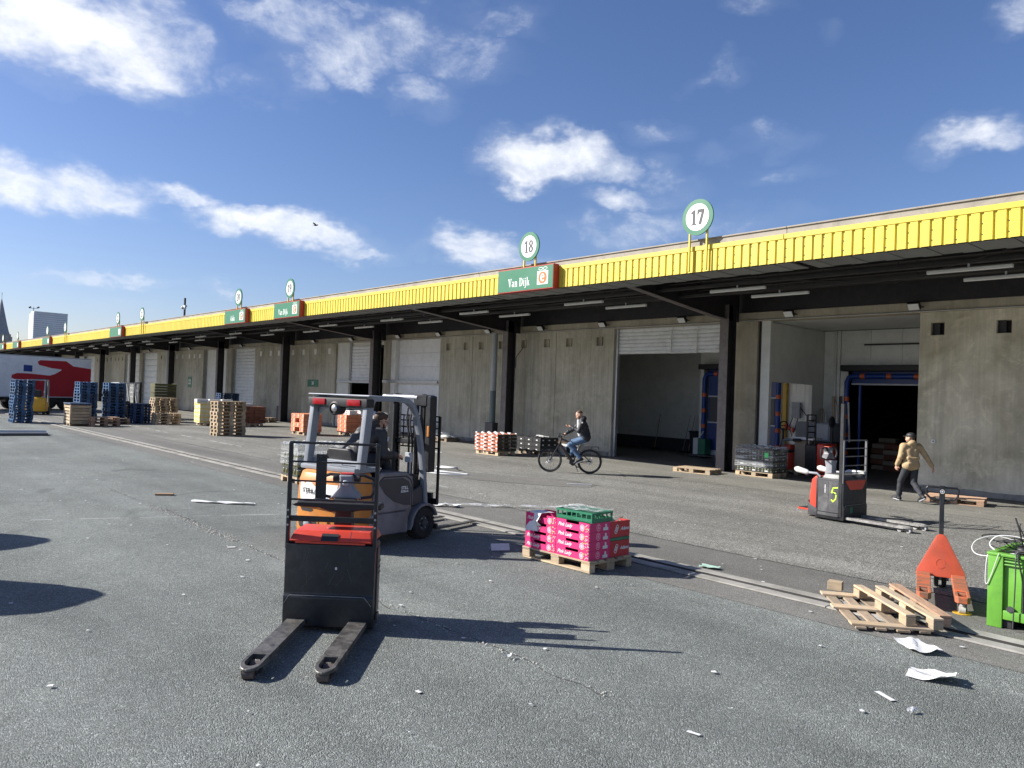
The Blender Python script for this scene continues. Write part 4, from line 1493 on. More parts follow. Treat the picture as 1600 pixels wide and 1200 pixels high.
stack(-32.1, 12.85, 10, M_WOOD, Q, 'wooden pallet in the tall stack in the middle of the yard', jit=0.02)
stack(-43.4, 19.5, 2, M_WOODG, Q, 'dark wooden pallet on the ground beside the thin downpipe', jit=0.03)

pallet_pieces('bare pale wooden pallet lying in front of the half raised shutter', -13.45, 19.75, R(8), z=0.012)
pallet_pieces('bare wooden pallet lying at the foot of the right-hand concrete wall', -6.35, 19.75, R(12), M_WOODP, z=0.012)
# dark olive trays stacked behind the wooden pallets
om = B()
om.box(-0.6, 0.6, -0.4, 0.4, 0, 0.02)
for s in (-1, 1):
    om.box(-0.6, 0.6, s * 0.4 - 0.012, s * 0.4 + 0.012, 0, 0.13)
    om.box(s * 0.6 - 0.012, s * 0.6 + 0.012, -0.4, 0.4, 0, 0.15)
om = om.mesh('tray', M_OLIVE)
for i in range(13):
    link('tray', om, None, (-48.0, 15.25, 0.012 + 0.16 * i), Q, 'dark olive tray, %s of the stack before bay 22' % nth(i, 13), 'tray', 'dark olive trays in a stack')
# white wire cage in front of them
t = thing('roll_cage', 'white wire roll cage standing left of the olive trays', 'cage', (-48.4, 14.0, 0.012), 0)
b = B()
for i in range(6):
    b.bar((-0.35 + 0.14 * i, -0.4, 0.2), (-0.35 + 0.14 * i, -0.4, 2.0), 0.03)
for j in range(8):
    b.bar((-0.35, -0.4, 0.2 + 0.257 * j), (0.35, -0.4, 0.2 + 0.257 * j), 0.03)
    b.bar((0.35, -0.4, 0.2 + 0.257 * j), (0.35, 0.4, 0.2 + 0.257 * j), 0.03)
b.ob('wire_panel', M_LAMP, t)
b = B()
b.box(-0.36, 0.36, -0.41, 0.41, 0.12, 0.19)
for sx in (-0.3, 0.3):
    for sy in (-0.34, 0.34):
        b.lathe((sx - 0.02, sy, 0.06), X, [(0.06, 0), (0.06, 0.04)], 10)
b.ob('base', M_DGREY, t)

# ---- slatted wooden crate at far left
t = thing('slatted_crate', 'open slatted wooden crate with a blue lid in front of blue pallets', 'crate', (-40.1, 8.96, 0), 0)
for i in range(6):
    for s in (-1, 1):
        b = B()
        b.box(-0.58, 0.58, s * 0.42 - 0.012, s * 0.42 + 0.012, 0.14 + i * 0.14, 0.24 + i * 0.14)
        b.ob('slat', M_WOOD, t)
        b = B()
        b.box(s * 0.58 - 0.012, s * 0.58 + 0.012, -0.405, 0.405, 0.14 + i * 0.14, 0.245 + i * 0.14)
        b.ob('slat', M_WOOD, t)
for sx in (-1, 1):
    for sy in (-1, 1):
        b = B()
        b.box(sx * 0.6, sx * 0.5, sy * 0.44, sy * 0.36, 0.0, 0.98)
        b.ob('corner_post', M_WOOD, t)
b = B()
b.box(-0.6, 0.6, -0.42, 0.42, 0.10, 0.13)
b.box(-0.07, 0.07, -0.42, 0.42, 0.0, 0.10)
b.ob('base', M_WOODG, t)
b = B()
b.box(-0.66, 0.66, -0.46, 0.46, 0.985, 1.05)
b.ob('lid', M_NAVY, t, bevel=0.01)


# ================================================================ PINK CRATE PALLET
PXC, PYC = -6.88, 7.43
pallet_pieces('pale new wooden pallet carrying the pink fruit crates', PXC, PYC, 0.0, M_WOOD, z=0.006)
M_GLOSSP = M_PINK


def fruit_crate(name, label, loc, l, w, h, mat, endmat, word, group, label_patch=True, cat='crate'):
    """open-topped card tray: hand holes, raised ends, printed word, apple print"""
    t = thing(name, label, cat, loc, 0, group)
    th = 0.012
    # long sides with a hand slot under the rim
    for s in (-1, 1):
        b = B()
        y0 = s * (w / 2 - th / 2)
        ya, yb = y0 - th / 2, y0 + th / 2
        b.box(-l / 2, -0.11, ya, yb, 0, h)
        b.box(0.11, l / 2, ya, yb, 0, h)
        b.box(-0.11, 0.11, ya, yb, 0, h - 0.034)
        b.ob('side', mat, t)
    for s in (-1, 1):
        b = B()
        x0 = s * (l / 2 - th / 2)
        b.box(x0 - th / 2, x0 + th / 2, -w / 2 + th, w / 2 - th, 0, h)
        b.ob('end', endmat, t)
    b = B()
    b.box(-l / 2 + th, l / 2 - th, -w / 2 + th, w / 2 - th, 0.0, 0.012)
    b.ob('bottom', M_CARD, t)
    yf = -w / 2 - 0.0012
    if word == 'Pink Lady':
        place_text(text_mesh(word, 0.062, M_PAPER, shear=0.4, bold=0.0015), t, (-0.13, yf, h * 0.42), X, Z)
        # round apple emblem and leaf confetti
        b = B()
        vs, fs = ring(0.165, h * 0.45, 0.036, 0.04, 0.029, 0.033, 18)
        b.add([(p, yf - 0.0003, q) for p, q in vs], fs)
        for i in range(7):
            vs, fs = ring(0.245 + random.uniform(-.025, .03), h * random.uniform(.08, .92), 0.007, 0.006, 0, 0, 7)
            b.add([(p, yf - 0.0004 - 0.0002 * i, q) for p, q in vs], fs)
        link('apple_print', b.mesh('apple_print', M_PAPER, fix=False), t)
        b = B()
        for i in range(7):
            vs, fs = ring(0.215 + random.uniform(-.05, .05), h * random.uniform(.08, .92), 0.010, 0.006, 0, 0, 7)
            b.add([(p, yf - 0.003 - 0.0002 * i, q) for p, q in vs], fs)
        link('leaf_print', b.mesh('leaf_print', M_LEAFP, fix=False), t)
        b = B()
        vs, fs = ring(0.165, h * 0.45, 0.022, 0.026, 0, 0, 12)
        b.add([(p, yf - 0.0002, q) for p, q in vs], fs)
        link('apple_heart', b.mesh('apple_heart', M_PINKL, fix=False), t)
        xe = l / 2 + 0.0012
        b = B()
        b.box(xe, xe + 0.001, 0.06, 0.15, 0.012, 0.05)
        b.box(xe, xe + 0.001, 0.095, 0.125, 0.05, 0.09)
        b.ob('end_label', M_PAPER, t)
        b = B()
        vs, fs = ring(-0.03, h * 0.5, 0.036, 0.046, 0.03, 0.039, 18)
        b.add([(xe, p, q) for p, q in vs], fs)
        for i in range(3):
            vs, fs = bx(-0.048, -0.012, h * 0.34 + i * 0.018, h * 0.34 + i * 0.018 + 0.009)
            b.add([(xe, p, q) for p, q in vs], fs)
        link('emblem', b.mesh('emblem', M_PINKL, fix=False), t)
        b = B()
        for i in range(3):
            vs, fs = bx(-w / 2 + 0.002, -w / 2 + 0.014, 0.012 + i * 0.036, 0.026 + i * 0.036)
            b.add([(xe, p, q) for p, q in vs], fs)
        link('edge_print', b.mesh('edge_print', M_PAPER, fix=False), t)
    elif word:
        xe = l / 2 + 0.0012
        place_text(text_mesh(word, 0.058, M_PAPER, shear=0.35, bold=0.002), t, (xe, 0.085, h * 0.52), Y, Z)
        b = B()
        for i in range(3):
            vs, fs = ring(-0.085 + 0.012 * i, h * (0.36 + 0.14 * i), 0.028, 0.03, 0.018, 0.02, 12)
            b.add([(xe + 0.0003 * i, p, q) for p, q in vs], fs)
        link('leaf_print', b.mesh('leaf_print', M_PAPER, fix=False), t)
    return t


M_LEAFP = pmat('lime_print', (0.42, 0.42, 0.10), 0.6, var=0.2, scale=30)
M_PINKL = pmat('rose_print', (0.86, 0.42, 0.52), 0.6, var=0.05)
grp = 'pink apple crates on the near pallet'
CH = 0.112
for c, (cx, nm, nn) in enumerate(((-0.285, 'left', 4), (0.285, 'right', 4))):
    for i in range(nn):
        fruit_crate('fruit_crate', 'pink apple crate, %s of the %s stack on the near pallet%s' % (nth(i, 4), 'paper draped' if c == 0 else 'green topped', ''),
                    (PXC + cx, PYC - 0.19, 0.152 + i * (CH + 0.002)), 0.56, 0.40, CH, M_PINK, M_PINKD, 'Pink Lady', grp)
for i in range(3):
    fruit_crate('fruit_crate', 'apple red crate with white script, %s of three behind the pink crates' % ['lowest', 'middle one', 'highest'][i] if i != 1 else 'squashed green edged card layer between the two red crates',
                (PXC + 0.28, PYC + 0.20, 0.152 + (0, 0.205, 0.245)[i]), 0.57, 0.37, 0.2 if i != 1 else 0.035, M_CRED if i != 1 else M_GCR, M_CRED if i != 1 else M_GCR, 'Adams' if i != 1 else '', 'red crates on the near pallet')
for i in range(3):
    fruit_crate('fruit_crate', 'pink crate hidden at the back left of the near pallet, %s of three' % ['lowest', 'middle one', 'top'][i],
                (PXC - 0.29, PYC + 0.2, 0.152 + i * (CH + 0.002)), 0.56, 0.37, CH, M_PINK, M_PINKD, '', grp)
# green plastic crate on top, partly wrapped
t = thing('plastic_crate', 'low green plastic crate wrapped in film on top of the pink crates', 'crate', (PXC + 0.28, PYC - 0.17, 0.152 + 4 * (CH + .002) + 0.002), R(3))
b = B()
b.box(-0.29, 0.29, -0.2, 0.2, 0, 0.012)
for s in (-1, 1):
    for z0, z1 in ((0.012, 0.05), (0.10, 0.125)):
        b.box(-0.29, 0.29, s * 0.2 - 0.006, s * 0.2 + 0.006, z0, z1)
        b.box(s * 0.29 - 0.006, s * 0.29 + 0.006, -0.194, 0.194, z0, z1)
    for i in range(8):
        b.box(-0.29 + i * 0.0805, -0.275 + i * 0.0805, s * 0.2 - 0.005, s * 0.2 + 0.005, 0.05, 0.10)
    for i in range(5):
        b.box(s * 0.29 - 0.005, s * 0.29 + 0.005, -0.19 + i * 0.088, -0.17 + i * 0.088, 0.05, 0.10)
for i in range(9):
    b.box(-0.27 + i * 0.063, -0.235 + i * 0.063, -0.19, 0.19, 0.112, 0.118)
b.ob('crate_body', M_GCR, t)
rr = random.Random(3)
b = B()
n = 16
grid = [[(-0.3 + 0.6 * i / n, -0.21 + 0.42 * j / n, 0.132 + rr.uniform(0, 0.022)) for j in range(n + 1)] for i in range(n + 1)]
b.add([p for r_ in grid for p in r_], [(i * (n + 1) + j, (i + 1) * (n + 1) + j, (i + 1) * (n + 1) + j + 1, i * (n + 1) + j + 1) for i in range(n) for j in range(n)])
link('film_sheet', b.mesh('film_sheet', M_FILM, smooth=True), t)


def crumpled(name, label, cat, path, width, mat, amp, seed, group=None, loc=(0, 0, 0), parent=None, nseg=5, kind=None):
    """strip or sheet of film or paper following a path, rumpled"""
    rr = random.Random(seed)
    pts = [Vector(p) for p in path]
    vs, fs = [], []
    for i, p in enumerate(pts):
        d = (pts[min(i + 1, len(pts) - 1)] - pts[max(0, i - 1)]).normalized()
        s = d.cross(Z).normalized()
        if s.length < .1:
            s = X.copy()
        for j in range(nseg + 1):
            a = j / nseg - 0.5
            vs.append(p + s * (width * a) + V(rr.uniform(-amp, amp), rr.uniform(-amp, amp), rr.uniform(0, amp * 1.6)))
    for i in range(len(pts) - 1):
        for j in range(nseg):
            fs.append((i * (nseg + 1) + j, i * (nseg + 1) + j + 1, (i + 1) * (nseg + 1) + j + 1, (i + 1) * (nseg + 1) + j))
    b = B()
    b.add(vs, fs)
    return link(name, b.mesh(name, mat, smooth=True), parent, loc, None, label, cat, group, kind)


# paper sheet draped over the left crates
zt = 0.152 + 4 * (CH + .002)
yf = PYC - 0.39
crumpled('paper_sheet', 'white delivery paper draped over the front of the left pink crates', 'paper',
         [(PXC - 0.36, PYC - 0.18, zt + 0.012), (PXC - 0.37, PYC - 0.28, zt + 0.016), (PXC - 0.38, yf - 0.006, zt + 0.012), (PXC - 0.382, yf - 0.016, zt - 0.09), (PXC - 0.384, yf - 0.014, zt - 0.17), (PXC - 0.38, yf - 0.022, zt - 0.23)],
         0.24, M_PAPER, 0.004, 6, nseg=5)
# leafy remains lying in the red crate
b = B()
rr = random.Random(9)
for i in range(60):
    c = V(PXC + 0.28 + rr.uniform(-.24, .24), PYC + 0.2 + rr.uniform(-.14, .14), 0.152 + 0.42 + rr.uniform(0, .06))
    a, e = rr.uniform(0, 6.28), rr.uniform(-.6, .6)
    d = V(math.cos(a) * math.cos(e), math.sin(a) * math.cos(e), math.sin(e)) * 0.05
    s = V(-math.sin(a), math.cos(a), 0) * 0.03
    b.add([c - d, c + s, c + d, c - s], [(0, 1, 2, 3)])
b.ob('leaf_scraps', pmat('pale_leaf', (0.42, 0.46, 0.33), 0.7, var=0.3, scale=20), label='pale leafy scraps lying in the top red crate', cat='leaves', kind='stuff')


# ================================================================ BOX STACKS
def carton_mesh(l, w, h, mat, tape=None, printm=None):
    b = B()
    b.box(-l / 2, l / 2, -w / 2, w / 2, 0, h)
    if printm:
        b.box(-l / 2 - 0.0015, l / 2 + 0.0015, -w / 2 - 0.0015, w / 2 + 0.0015, h * 0.25, h * 0.45, 1)
        b.box(-l * .2, l * 0.12, -w / 2 - 0.003, w / 2 + 0.003, h * 0.55, h * 0.8, 1)
    return b.mesh('carton', [mat] + ([printm] if printm else []))


def carton_pallet(x, y, nx, ny, nz, l, w, h, me, desc, cat, name, group, rot=0, skip=(), pal=M_WOOD, hollow=True, base='pallet under the '):
    link('wooden_pallet', PM[pal.name], None, (x, y, 0.012), rot, base + desc, 'pallet', 'pallets under goods by the wall')
    c, s = math.cos(rot), math.sin(rot)
    for k in range(nz):
        for i in range(nx):
            for j in range(ny):
                if (i, j, k) in skip or (hollow and 0 < i < nx - 1 and 0 < j < ny - 1 and k < nz - 1):
                    continue
                px = (i - (nx - 1) / 2) * l * 1.015 + random.uniform(-.008, .008)
                py = (j - (ny - 1) / 2) * w * 1.015 + random.uniform(-.008, .008)
                lay = ['bottom', 'second', 'third', 'fourth', 'fifth', 'sixth', 'seventh'][k] if k < nz - 1 else 'top'
                row = 'front' if j == 0 else ('back' if j == ny - 1 else '%s' % ['', 'second', 'third', 'fourth'][j])
                cl = 'left' if i == 0 else ('right' if i == nx - 1 else 'middle' if nx == 3 else 'inner ' + ['', 'left', 'right', 'far'][i])
                link(name, me, None, (x + c * px - s * py, y + s * px + c * py, 0.158 + k * (h + 0.003)), rot + random.uniform(-.02, .02),
                     '%s, %s layer, %s row, %s' % (desc, lay, row, cl), cat, group)


ob = B()
ob.box(-0.19, 0.19, -0.145, 0.145, 0, 0.196)
ob.box(-0.1915, 0.1915, -0.1465, 0.1465, 0.05, 0.075, 1)
for s in (-1, 1):
    ob.box(-0.12, -0.02, s * 0.1482 - .001, s * 0.1482 + .001, 0.10, 0.16, 1)
    ob.box(0.05, 0.11, s * 0.1482 - .001, s * 0.1482 + .001, 0.03, 0.17, 2)
obm = ob.mesh('carton', [M_OBOX, pmat('red_print', (0.52, 0.08, 0.05), 0.7, var=0.1), pmat('pale_print', (0.75, 0.55, 0.45), 0.7, var=0.1)])
carton_pallet(-32.2, 16.5, 3, 3, 4, 0.40, 0.30, 0.2, obm, 'orange carton on the pallet nearest the bay 20 wall', 'carton', 'carton', 'orange cartons', 0,
              skip=((1, 0, 0), (1, 0, 2)))
carton_pallet(-31.3, 18.4, 2, 4, 4, 0.40, 0.30, 0.2, obm, 'orange carton on the pallet behind the forklift', 'carton', 'carton', 'orange cartons', 0)
wb = B()
wb.box(-0.3, 0.3, -0.2, 0.2, 0, 0.19)
wbm = wb.mesh('carton', M_WHITE, bevel=0.004)
wb2 = B()
for i in range(2):
    wb2.box(-0.24 + i * 0.24, -0.12 + i * 0.24, -0.2015, -0.2005, 0.03, 0.08)
    wb2.box(-0.24 + i * 0.24, -0.12 + i * 0.24, -0.2015, -0.2005, 0.11, 0.16)
wb2 = wb2.mesh('print', M_SRED)
for i, (x, y) in enumerate(((-31.3, 18.2), (-31.25, 18.75))):
    o = link('carton', wbm, None, (x, y, 0.158 + 4 * 0.203 + 0.004), R(90) * 0, 'white carton lying %s on top of the orange cartons' % ('in front' if i == 0 else 'behind'), 'carton', 'white cartons')
    link('print', wb2, o)
# grey film-wrapped load behind
b = B()
b.ell((0, 0, 0.55), (0.62, 0.5, 0.58), 20, 12)
b.jit(0.02)
b.ob('wrapped_load', M_FILM, label='grey film covered load right of the orange cartons', cat='load', loc=(-30.6, 19.6, 0.012), smooth=True)

# cream cartons, brown crates by the middle pallets
ym = carton_mesh(0.4, 0.3, 0.21, M_YBOX, printm=M_YPR)
carton_pallet(-40.0, 15.0, 2, 4, 5, 0.40, 0.30, 0.21, ym, 'cream and yellow carton behind the tall wooden stack', 'carton', 'carton', 'cream cartons', 0)
wl_ = B().box(-0.2, 0.2, -0.28, 0.28, 0, 0.14).mesh('carton', M_WHITE, bevel=0.005)
for i in range(3):
    link('carton', wl_, None, (-39.9 + 0.05 * i, 14.55 + 0.62 * i, 0.158 + 5 * 0.213 + 0.004), 0, 'white carton lying on the cream cartons, %s in the row' % ['first', 'middle', 'last'][i], 'carton', 'white cartons')
bm_ = B()
bm_.box(-0.2, 0.2, -0.145, 0.145, 0, 0.165)
for z_ in (0.03, 0.08, 0.13):
    bm_.box(-0.2015, 0.2015, -0.1465, 0.1465, z_, z_ + 0.008, 1)
bm_ = bm_.mesh('crate', [M_BBOX, M_PRINT_SHADE])
carton_pallet(-39.6, 17.1, 2, 4, 5, 0.40, 0.30, 0.175, bm_, 'brown red crate right of the tall wooden stack', 'crate', 'crate', 'brown red crates', 0)
o = link('carton', wl_, None, (-39.6, 16.8, 0.158 + 5 * 0.178 + 0.004), 0.1, 'white carton lying on the brown red crates', 'carton', 'white cartons')

# ---- strawberry trays: white notched rims, orange print
st = B()
l, w, h = 0.40, 0.30, 0.125
for s in (-1, 1):
    st.box(-l / 2, l / 2, s * (w / 2 - 0.005) - 0.005, s * (w / 2 - 0.005) + 0.005, 0, h * 0.72, 0)
    st.box(s * (l / 2 - 0.005) - 0.005, s * (l / 2 - 0.005) + 0.005, -w / 2 + .01, w / 2 - .01, 0, h * 0.72, 1)  # both ends dark, the shaded side's tone put into the card
    for x0 in (-l / 2, l / 2 - 0.09):
        st.box(x0, x0 + 0.09, s * (w / 2 - 0.006) - 0.0065, s * (w / 2 - 0.006) + 0.0065, h * 0.70, h, 2)
    st.box(-0.13, -0.02, s * (w / 2) - 0.0015, s * (w / 2) + 0.0015, 0.015, 0.06, 2)
    st.box(0.03, 0.12, s * (w / 2) - 0.0015, s * (w / 2) + 0.0015, 0.03, 0.085, 3)
st.box(-l / 2 + .01, l / 2 - .01, -w / 2 + .01, w / 2 - .01, 0, 0.06, 3)
stm = st.mesh('tray', [M_SBOX, M_PRINT_SHADE, M_PAPER, M_BBOX])
carton_pallet(-20.75, 18.0, 3, 3, 5, 0.40, 0.30, 0.125, stm, 'printed fruit tray with white rims in front of the column', 'tray', 'fruit_tray', 'printed fruit trays', 0)
# black trays beside, with white scraps
bk = B()
l, w, h = 0.40, 0.30, 0.16
for s in (-1, 1):
    bk.box(-l / 2, l / 2, s * (w / 2 - 0.006) - 0.006, s * (w / 2 - 0.006) + 0.006, 0, h, 0)
    bk.box(s * (l / 2 - 0.006) - 0.006, s * (l / 2 - 0.006) + 0.006, -w / 2 + .012, w / 2 - .012, 0, h, 0)
    bk.box(s * (l / 2) - 0.0015, s * (l / 2) + 0.0015, -0.05, 0.03, 0.05, 0.09, 1)
    bk.box(-0.03, 0.05, s * (w / 2) - 0.0015, s * (w / 2) + 0.0015, 0.05, 0.09, 1)
bk.box(-l / 2 + .012, l / 2 - .012, -w / 2 + .012, w / 2 - .012, 0, 0.08, 0)
bkm = bk.mesh('crate', [M_BLACKM, M_PAPER])
carton_pallet(-20.2, 19.55, 3, 3, 3, 0.40, 0.30, 0.165, bkm, 'black crate on the pallet behind the fruit trays', 'crate', 'crate', 'black crates by the column', 0, pal=M_WOODG)
for i in range(6):
    x, y = -20.2 + random.uniform(-.5, .5), 19.55 + random.uniform(-.4, .4)
    crumpled('paper_scrap', 'crumpled white paper lying in the black crates, ' + ['leftmost', 'second', 'third', 'fourth', 'fifth', 'last'][i] + ' scrap', 'paper', [(x + 0.12 * k, y + 0.04 * k, 0.66 + 0.015 * (k % 2)) for k in range(3)], 0.18, M_PAPER, 0.025, i, 'paper scraps in the black crates', nseg=3)
# white carton with dark openings by the cyclist
t = thing('white_carton', 'open white carton lying on its side behind the front wheel', 'carton', (-19.6, 20.6, 0.012), R(15))
b = B()
b.box(-0.5, 0.5, -0.25, 0.25, 0.0, 0.42)
b.ob('box', M_WHITE, t, bevel=0.01)
b = B()
b.box(0.02, 0.46, -0.256, -0.251, 0.08, 0.34)
b.ob('opening', M_BLACKM, t)
b = B()
b.prism([(-0.5, 0.0), (-0.2, 0.05), (0.3, 0.02), (0.62, 0.1), (0.6, 0.115), (0.3, 0.04), (-0.2, 0.07), (-0.5, 0.02)], (0, -0.28, 0.42), X, Z, Y, 0.5)
b.ob('flap', M_CARD, t)


# ---- film wrapped loads
def wrapped(x, y, nz, h, me, desc, name, film_top, rot=0.0, seed=1, tag_label=None, mat=M_WOOD, pieces=True, nx=3, ny=2, l=0.4, w=0.4):
    if pieces:
        pallet_pieces('wooden pallet carrying the ' + desc, x, y, rot, mat, z=0.012, group='wooden pallets lying in the yard')
    else:
        link('wooden_pallet', PM[mat.name], None, (x, y, 0.01), rot, 'wooden pallet carrying the ' + desc, 'pallet', 'pallets under goods by the wall')
    rr = random.Random(seed)
    for k in range(nz):
        for i in range(nx):
            for j in range(ny):
                lay = ['bottom', 'second', 'third', 'fourth', 'fifth'][k] if k < nz - 1 else 'top'
                px, py = (i - (nx - 1) / 2) * l, (j - (ny - 1) / 2) * w
                link(name, me, None, (x + px * math.cos(rot) - py * math.sin(rot), y + px * math.sin(rot) + py * math.cos(rot), 0.158 + k * (h + 0.002)), rot,
                     '%s in the %s, %s layer, %s row, %s' % (name.replace('_', ' '), desc, lay, 'front' if j == 0 else 'back', ['left', 'middle', 'right'][i] if nx == 3 else ['left', 'right'][i]), 'crate', desc)
    # film skirt: rumpled shell round the load
    t = link('film_wrap', None, None, (x, y, 0.0), rot, 'rumpled clear film wrapped round the ' + desc, 'film')
    b = B()
    hw, hd = nx * l / 2 + 0.015, ny * w / 2 + 0.015
    per = []
    for a0, b0, n in (((-hw, -hd), (hw, -hd), 22), ((hw, -hd), (hw, hd), 16), ((hw, hd), (-hw, hd), 22), ((-hw, hd), (-hw, -hd), 16)):
        for i in range(n):
            per.append((a0[0] + (b0[0] - a0[0]) * i / n, a0[1] + (b0[1] - a0[1]) * i / n))
    z0, z1 = film_top
    nr = 12
    vs, fs = [], []
    for j in range(nr + 1):
        for i, (px, py) in enumerate(per):
            e = rr.uniform(0, 0.014) + (0.02 * rr.random() if j == nr else 0)
            q = V(px, py, 0).normalized()
            vs.append((px + q.x * e, py + q.y * e, z0 + (z1 - z0) * j / nr + (rr.uniform(-.02, .05) if j == nr else rr.uniform(-.015, .015))))
    n = len(per)
    for j in range(nr):
        for i in range(n):
            fs.append((j * n + i, j * n + (i + 1) % n, (j + 1) * n + (i + 1) % n, (j + 1) * n + i))
    b.add(vs, fs)
    link('film_side', b.mesh('film_side', M_FILM2, smooth=True), t)
    b = B()
    n = 18
    vs = [(-hw + 2 * hw * i / n, -hd + 2 * hd * j / n, z1 + rr.uniform(-0.03, 0.07)) for i in range(n + 1) for j in range(n + 1)]
    fs = [(i * (n + 1) + j, (i + 1) * (n + 1) + j, (i + 1) * (n + 1) + j + 1, i * (n + 1) + j + 1) for i in range(n) for j in range(n)]
    b.add(vs, fs)
    link('film_top', b.mesh('film_top', M_FILM, smooth=True), t)
    return t


bk2 = B()
l, w, h = 0.395, 0.395, 0.165
for s in (-1, 1):
    for z0, z1 in ((0, 0.03), (0.075, 0.09), (0.135, 0.165)):
        bk2.box(-l / 2, l / 2, s * (w / 2 - 0.006) - 0.006, s * (w / 2 - 0.006) + 0.006, z0, z1)
        bk2.box(s * (l / 2 - 0.006) - 0.006, s * (l / 2 - 0.006) + 0.006, -w / 2 + .012, w / 2 - .012, z0, z1)
    for i in range(5):
        xx = -l / 2 + i * (l - 0.03) / 4
        bk2.box(xx, xx + 0.03, s * (w / 2 - 0.005) - 0.005, s * (w / 2 - 0.005) + 0.005, 0.03, 0.135)
        bk2.box(s * (l / 2 - 0.005) - 0.005, s * (l / 2 - 0.005) + 0.005, xx + .005, xx + 0.02, 0.03, 0.135)
    bk2.box(-0.05, 0.05, s * (w / 2) - 0.002, s * (w / 2) + 0.002, 0.035, 0.07, 1)
    bk2.box(s * (l / 2) - 0.002, s * (l / 2) + 0.002, -0.04, 0.04, 0.035, 0.07, 1)
bk2.box(-l / 2 + .012, l / 2 - .012, -w / 2 + .012, w / 2 - .012, 0, 0.13, 2)
bk2m = bk2.mesh('crate', [M_BLACKM, M_PAPER, pmat('leek_green', (0.25, 0.27, 0.15), 0.7, var=0.4, scale=30)])
wr = wrapped(-11.95, 21.0 - 0.2, 4, 0.165, bk2m, 'film wrapped crates beside the column', 'black_crate', (0.30, 0.86), 0.0, 4)
b = B()
b.box(0.36, 0.48, -0.440, -0.436, 0.60, 0.74)
b.ob('green_label', M_LABELG, wr)
# jars wrapped in film, left of the forklift
jr = B()
for i in range(3):
    for j in range(3):
        cx, cy = -0.13 + 0.13 * i, -0.13 + 0.13 * j
        jr.lathe((cx, cy, 0.006), Z, [(0.05, 0), (0.058, 0.02), (0.058, 0.115), (0.045, 0.13), (0.048, 0.132), (0.048, 0.155)], 10, 0)
        jr.lathe((cx, cy, 0.14), Z, [(0.05, 0), (0.05, 0.022)], 10, 1)
jr.box(-0.195, 0.195, -0.195, 0.195, 0, 0.05, 2)
jrm = jr.mesh('jar_tray', [pmat('jar_olive', (0.16, 0.15, 0.07), 0.2, var=0.3, scale=20), M_LAMP, M_PRINT_SHADE])
wrapped(-16.15, 8.5, 3, 0.168, jrm, 'film wrapped jars left of the forklift', 'jar_tray', (0.42, 0.86), Q, 8, mat=M_WOOD, pieces=True)
# sacks on a pallet by the wall behind the mast
link('wooden_pallet', PM[M_WOODG.name], None, (-27.2, 20.6, 0.012), 0.05, 'wooden pallet under grey sacks behind the forklift mast', 'pallet', 'pallets under goods by the wall')
for i, (dx, dy, dz) in enumerate(((-0.3, -0.2, 0), (0.3, -0.2, 0), (-0.3, 0.2, 0), (0.3, 0.2, 0), (0.0, 0, 0.13))):
    b = B()
    b.ell((0, 0, 0.07), (0.33, 0.21, 0.075), 14, 8)
    b.jit(0.012)
    b.ob('sack', M_LAMP if i % 2 else M_FILM, smooth=True, loc=(-27.2 + dx, 20.6 + dy, 0.155 + dz), label='grey sack on the pallet behind the mast, %s' % ['front left', 'front right', 'back left', 'back right', 'lying on top'][i], cat='sack', group='grey sacks')
# unseen stand-in loads added past the left edge to cast the two shadows
for i, (x, y, n) in enumerate(((-10.85, -0.5, 11), (-14.2, -0.5, 12))):
    for k in range(n):
        link('wooden_pallet', PM[M_WOOD.name], None, (x, y, 0.1445 * k), R(130), 'added pallet in the %s unseen shadow casting stack left of the picture, %s' % (['nearer', 'farther'][i], nth(k, n)), 'pallet', 'added unseen pallets left of the picture')
    b = B()
    b.ell((0, 0, 0.24), (0.56, 0.42, 0.28), 18, 12)  # lumps added on top to round off the stack's shadow
    b.ell((0.2, 0.05, 0.4), (0.3, 0.3, 0.2), 14, 10)
    b.jit(0.015)
    b.ob('sack', M_LAMP, smooth=True, loc=(x, y, 0.1445 * n), rot=R(130), label='unseen sack added to round the shadow of the %s pallet stack' % ['nearer', 'farther'][i], cat='sack', group='grey sacks')

# ================================================================ BROKEN PALLET
t = thing('broken_pallet', 'broken wooden pallet with loose tilted planks lying on the drain', 'pallet', (-3.3, 8.35, 0.02), 0)


def rawplank(p, q, w, th, nm='plank', mat=M_WOOD, roll=0):
    b = B()
    p, q = Vector(p), Vector(q)
    L = (q - p).length
    b.box(-L / 2, L / 2, -w / 2, w / 2, -th / 2, th / 2)
    me = b.mesh(nm, mat, bevel=0.003)
    o = link(nm, me, t, (p + q) / 2)
    d = (q - p).normalized()
    o.rotation_mode = 'QUATERNION'
    qd = X.rotation_difference(d)
    o.rotation_quaternion = qd
    return o


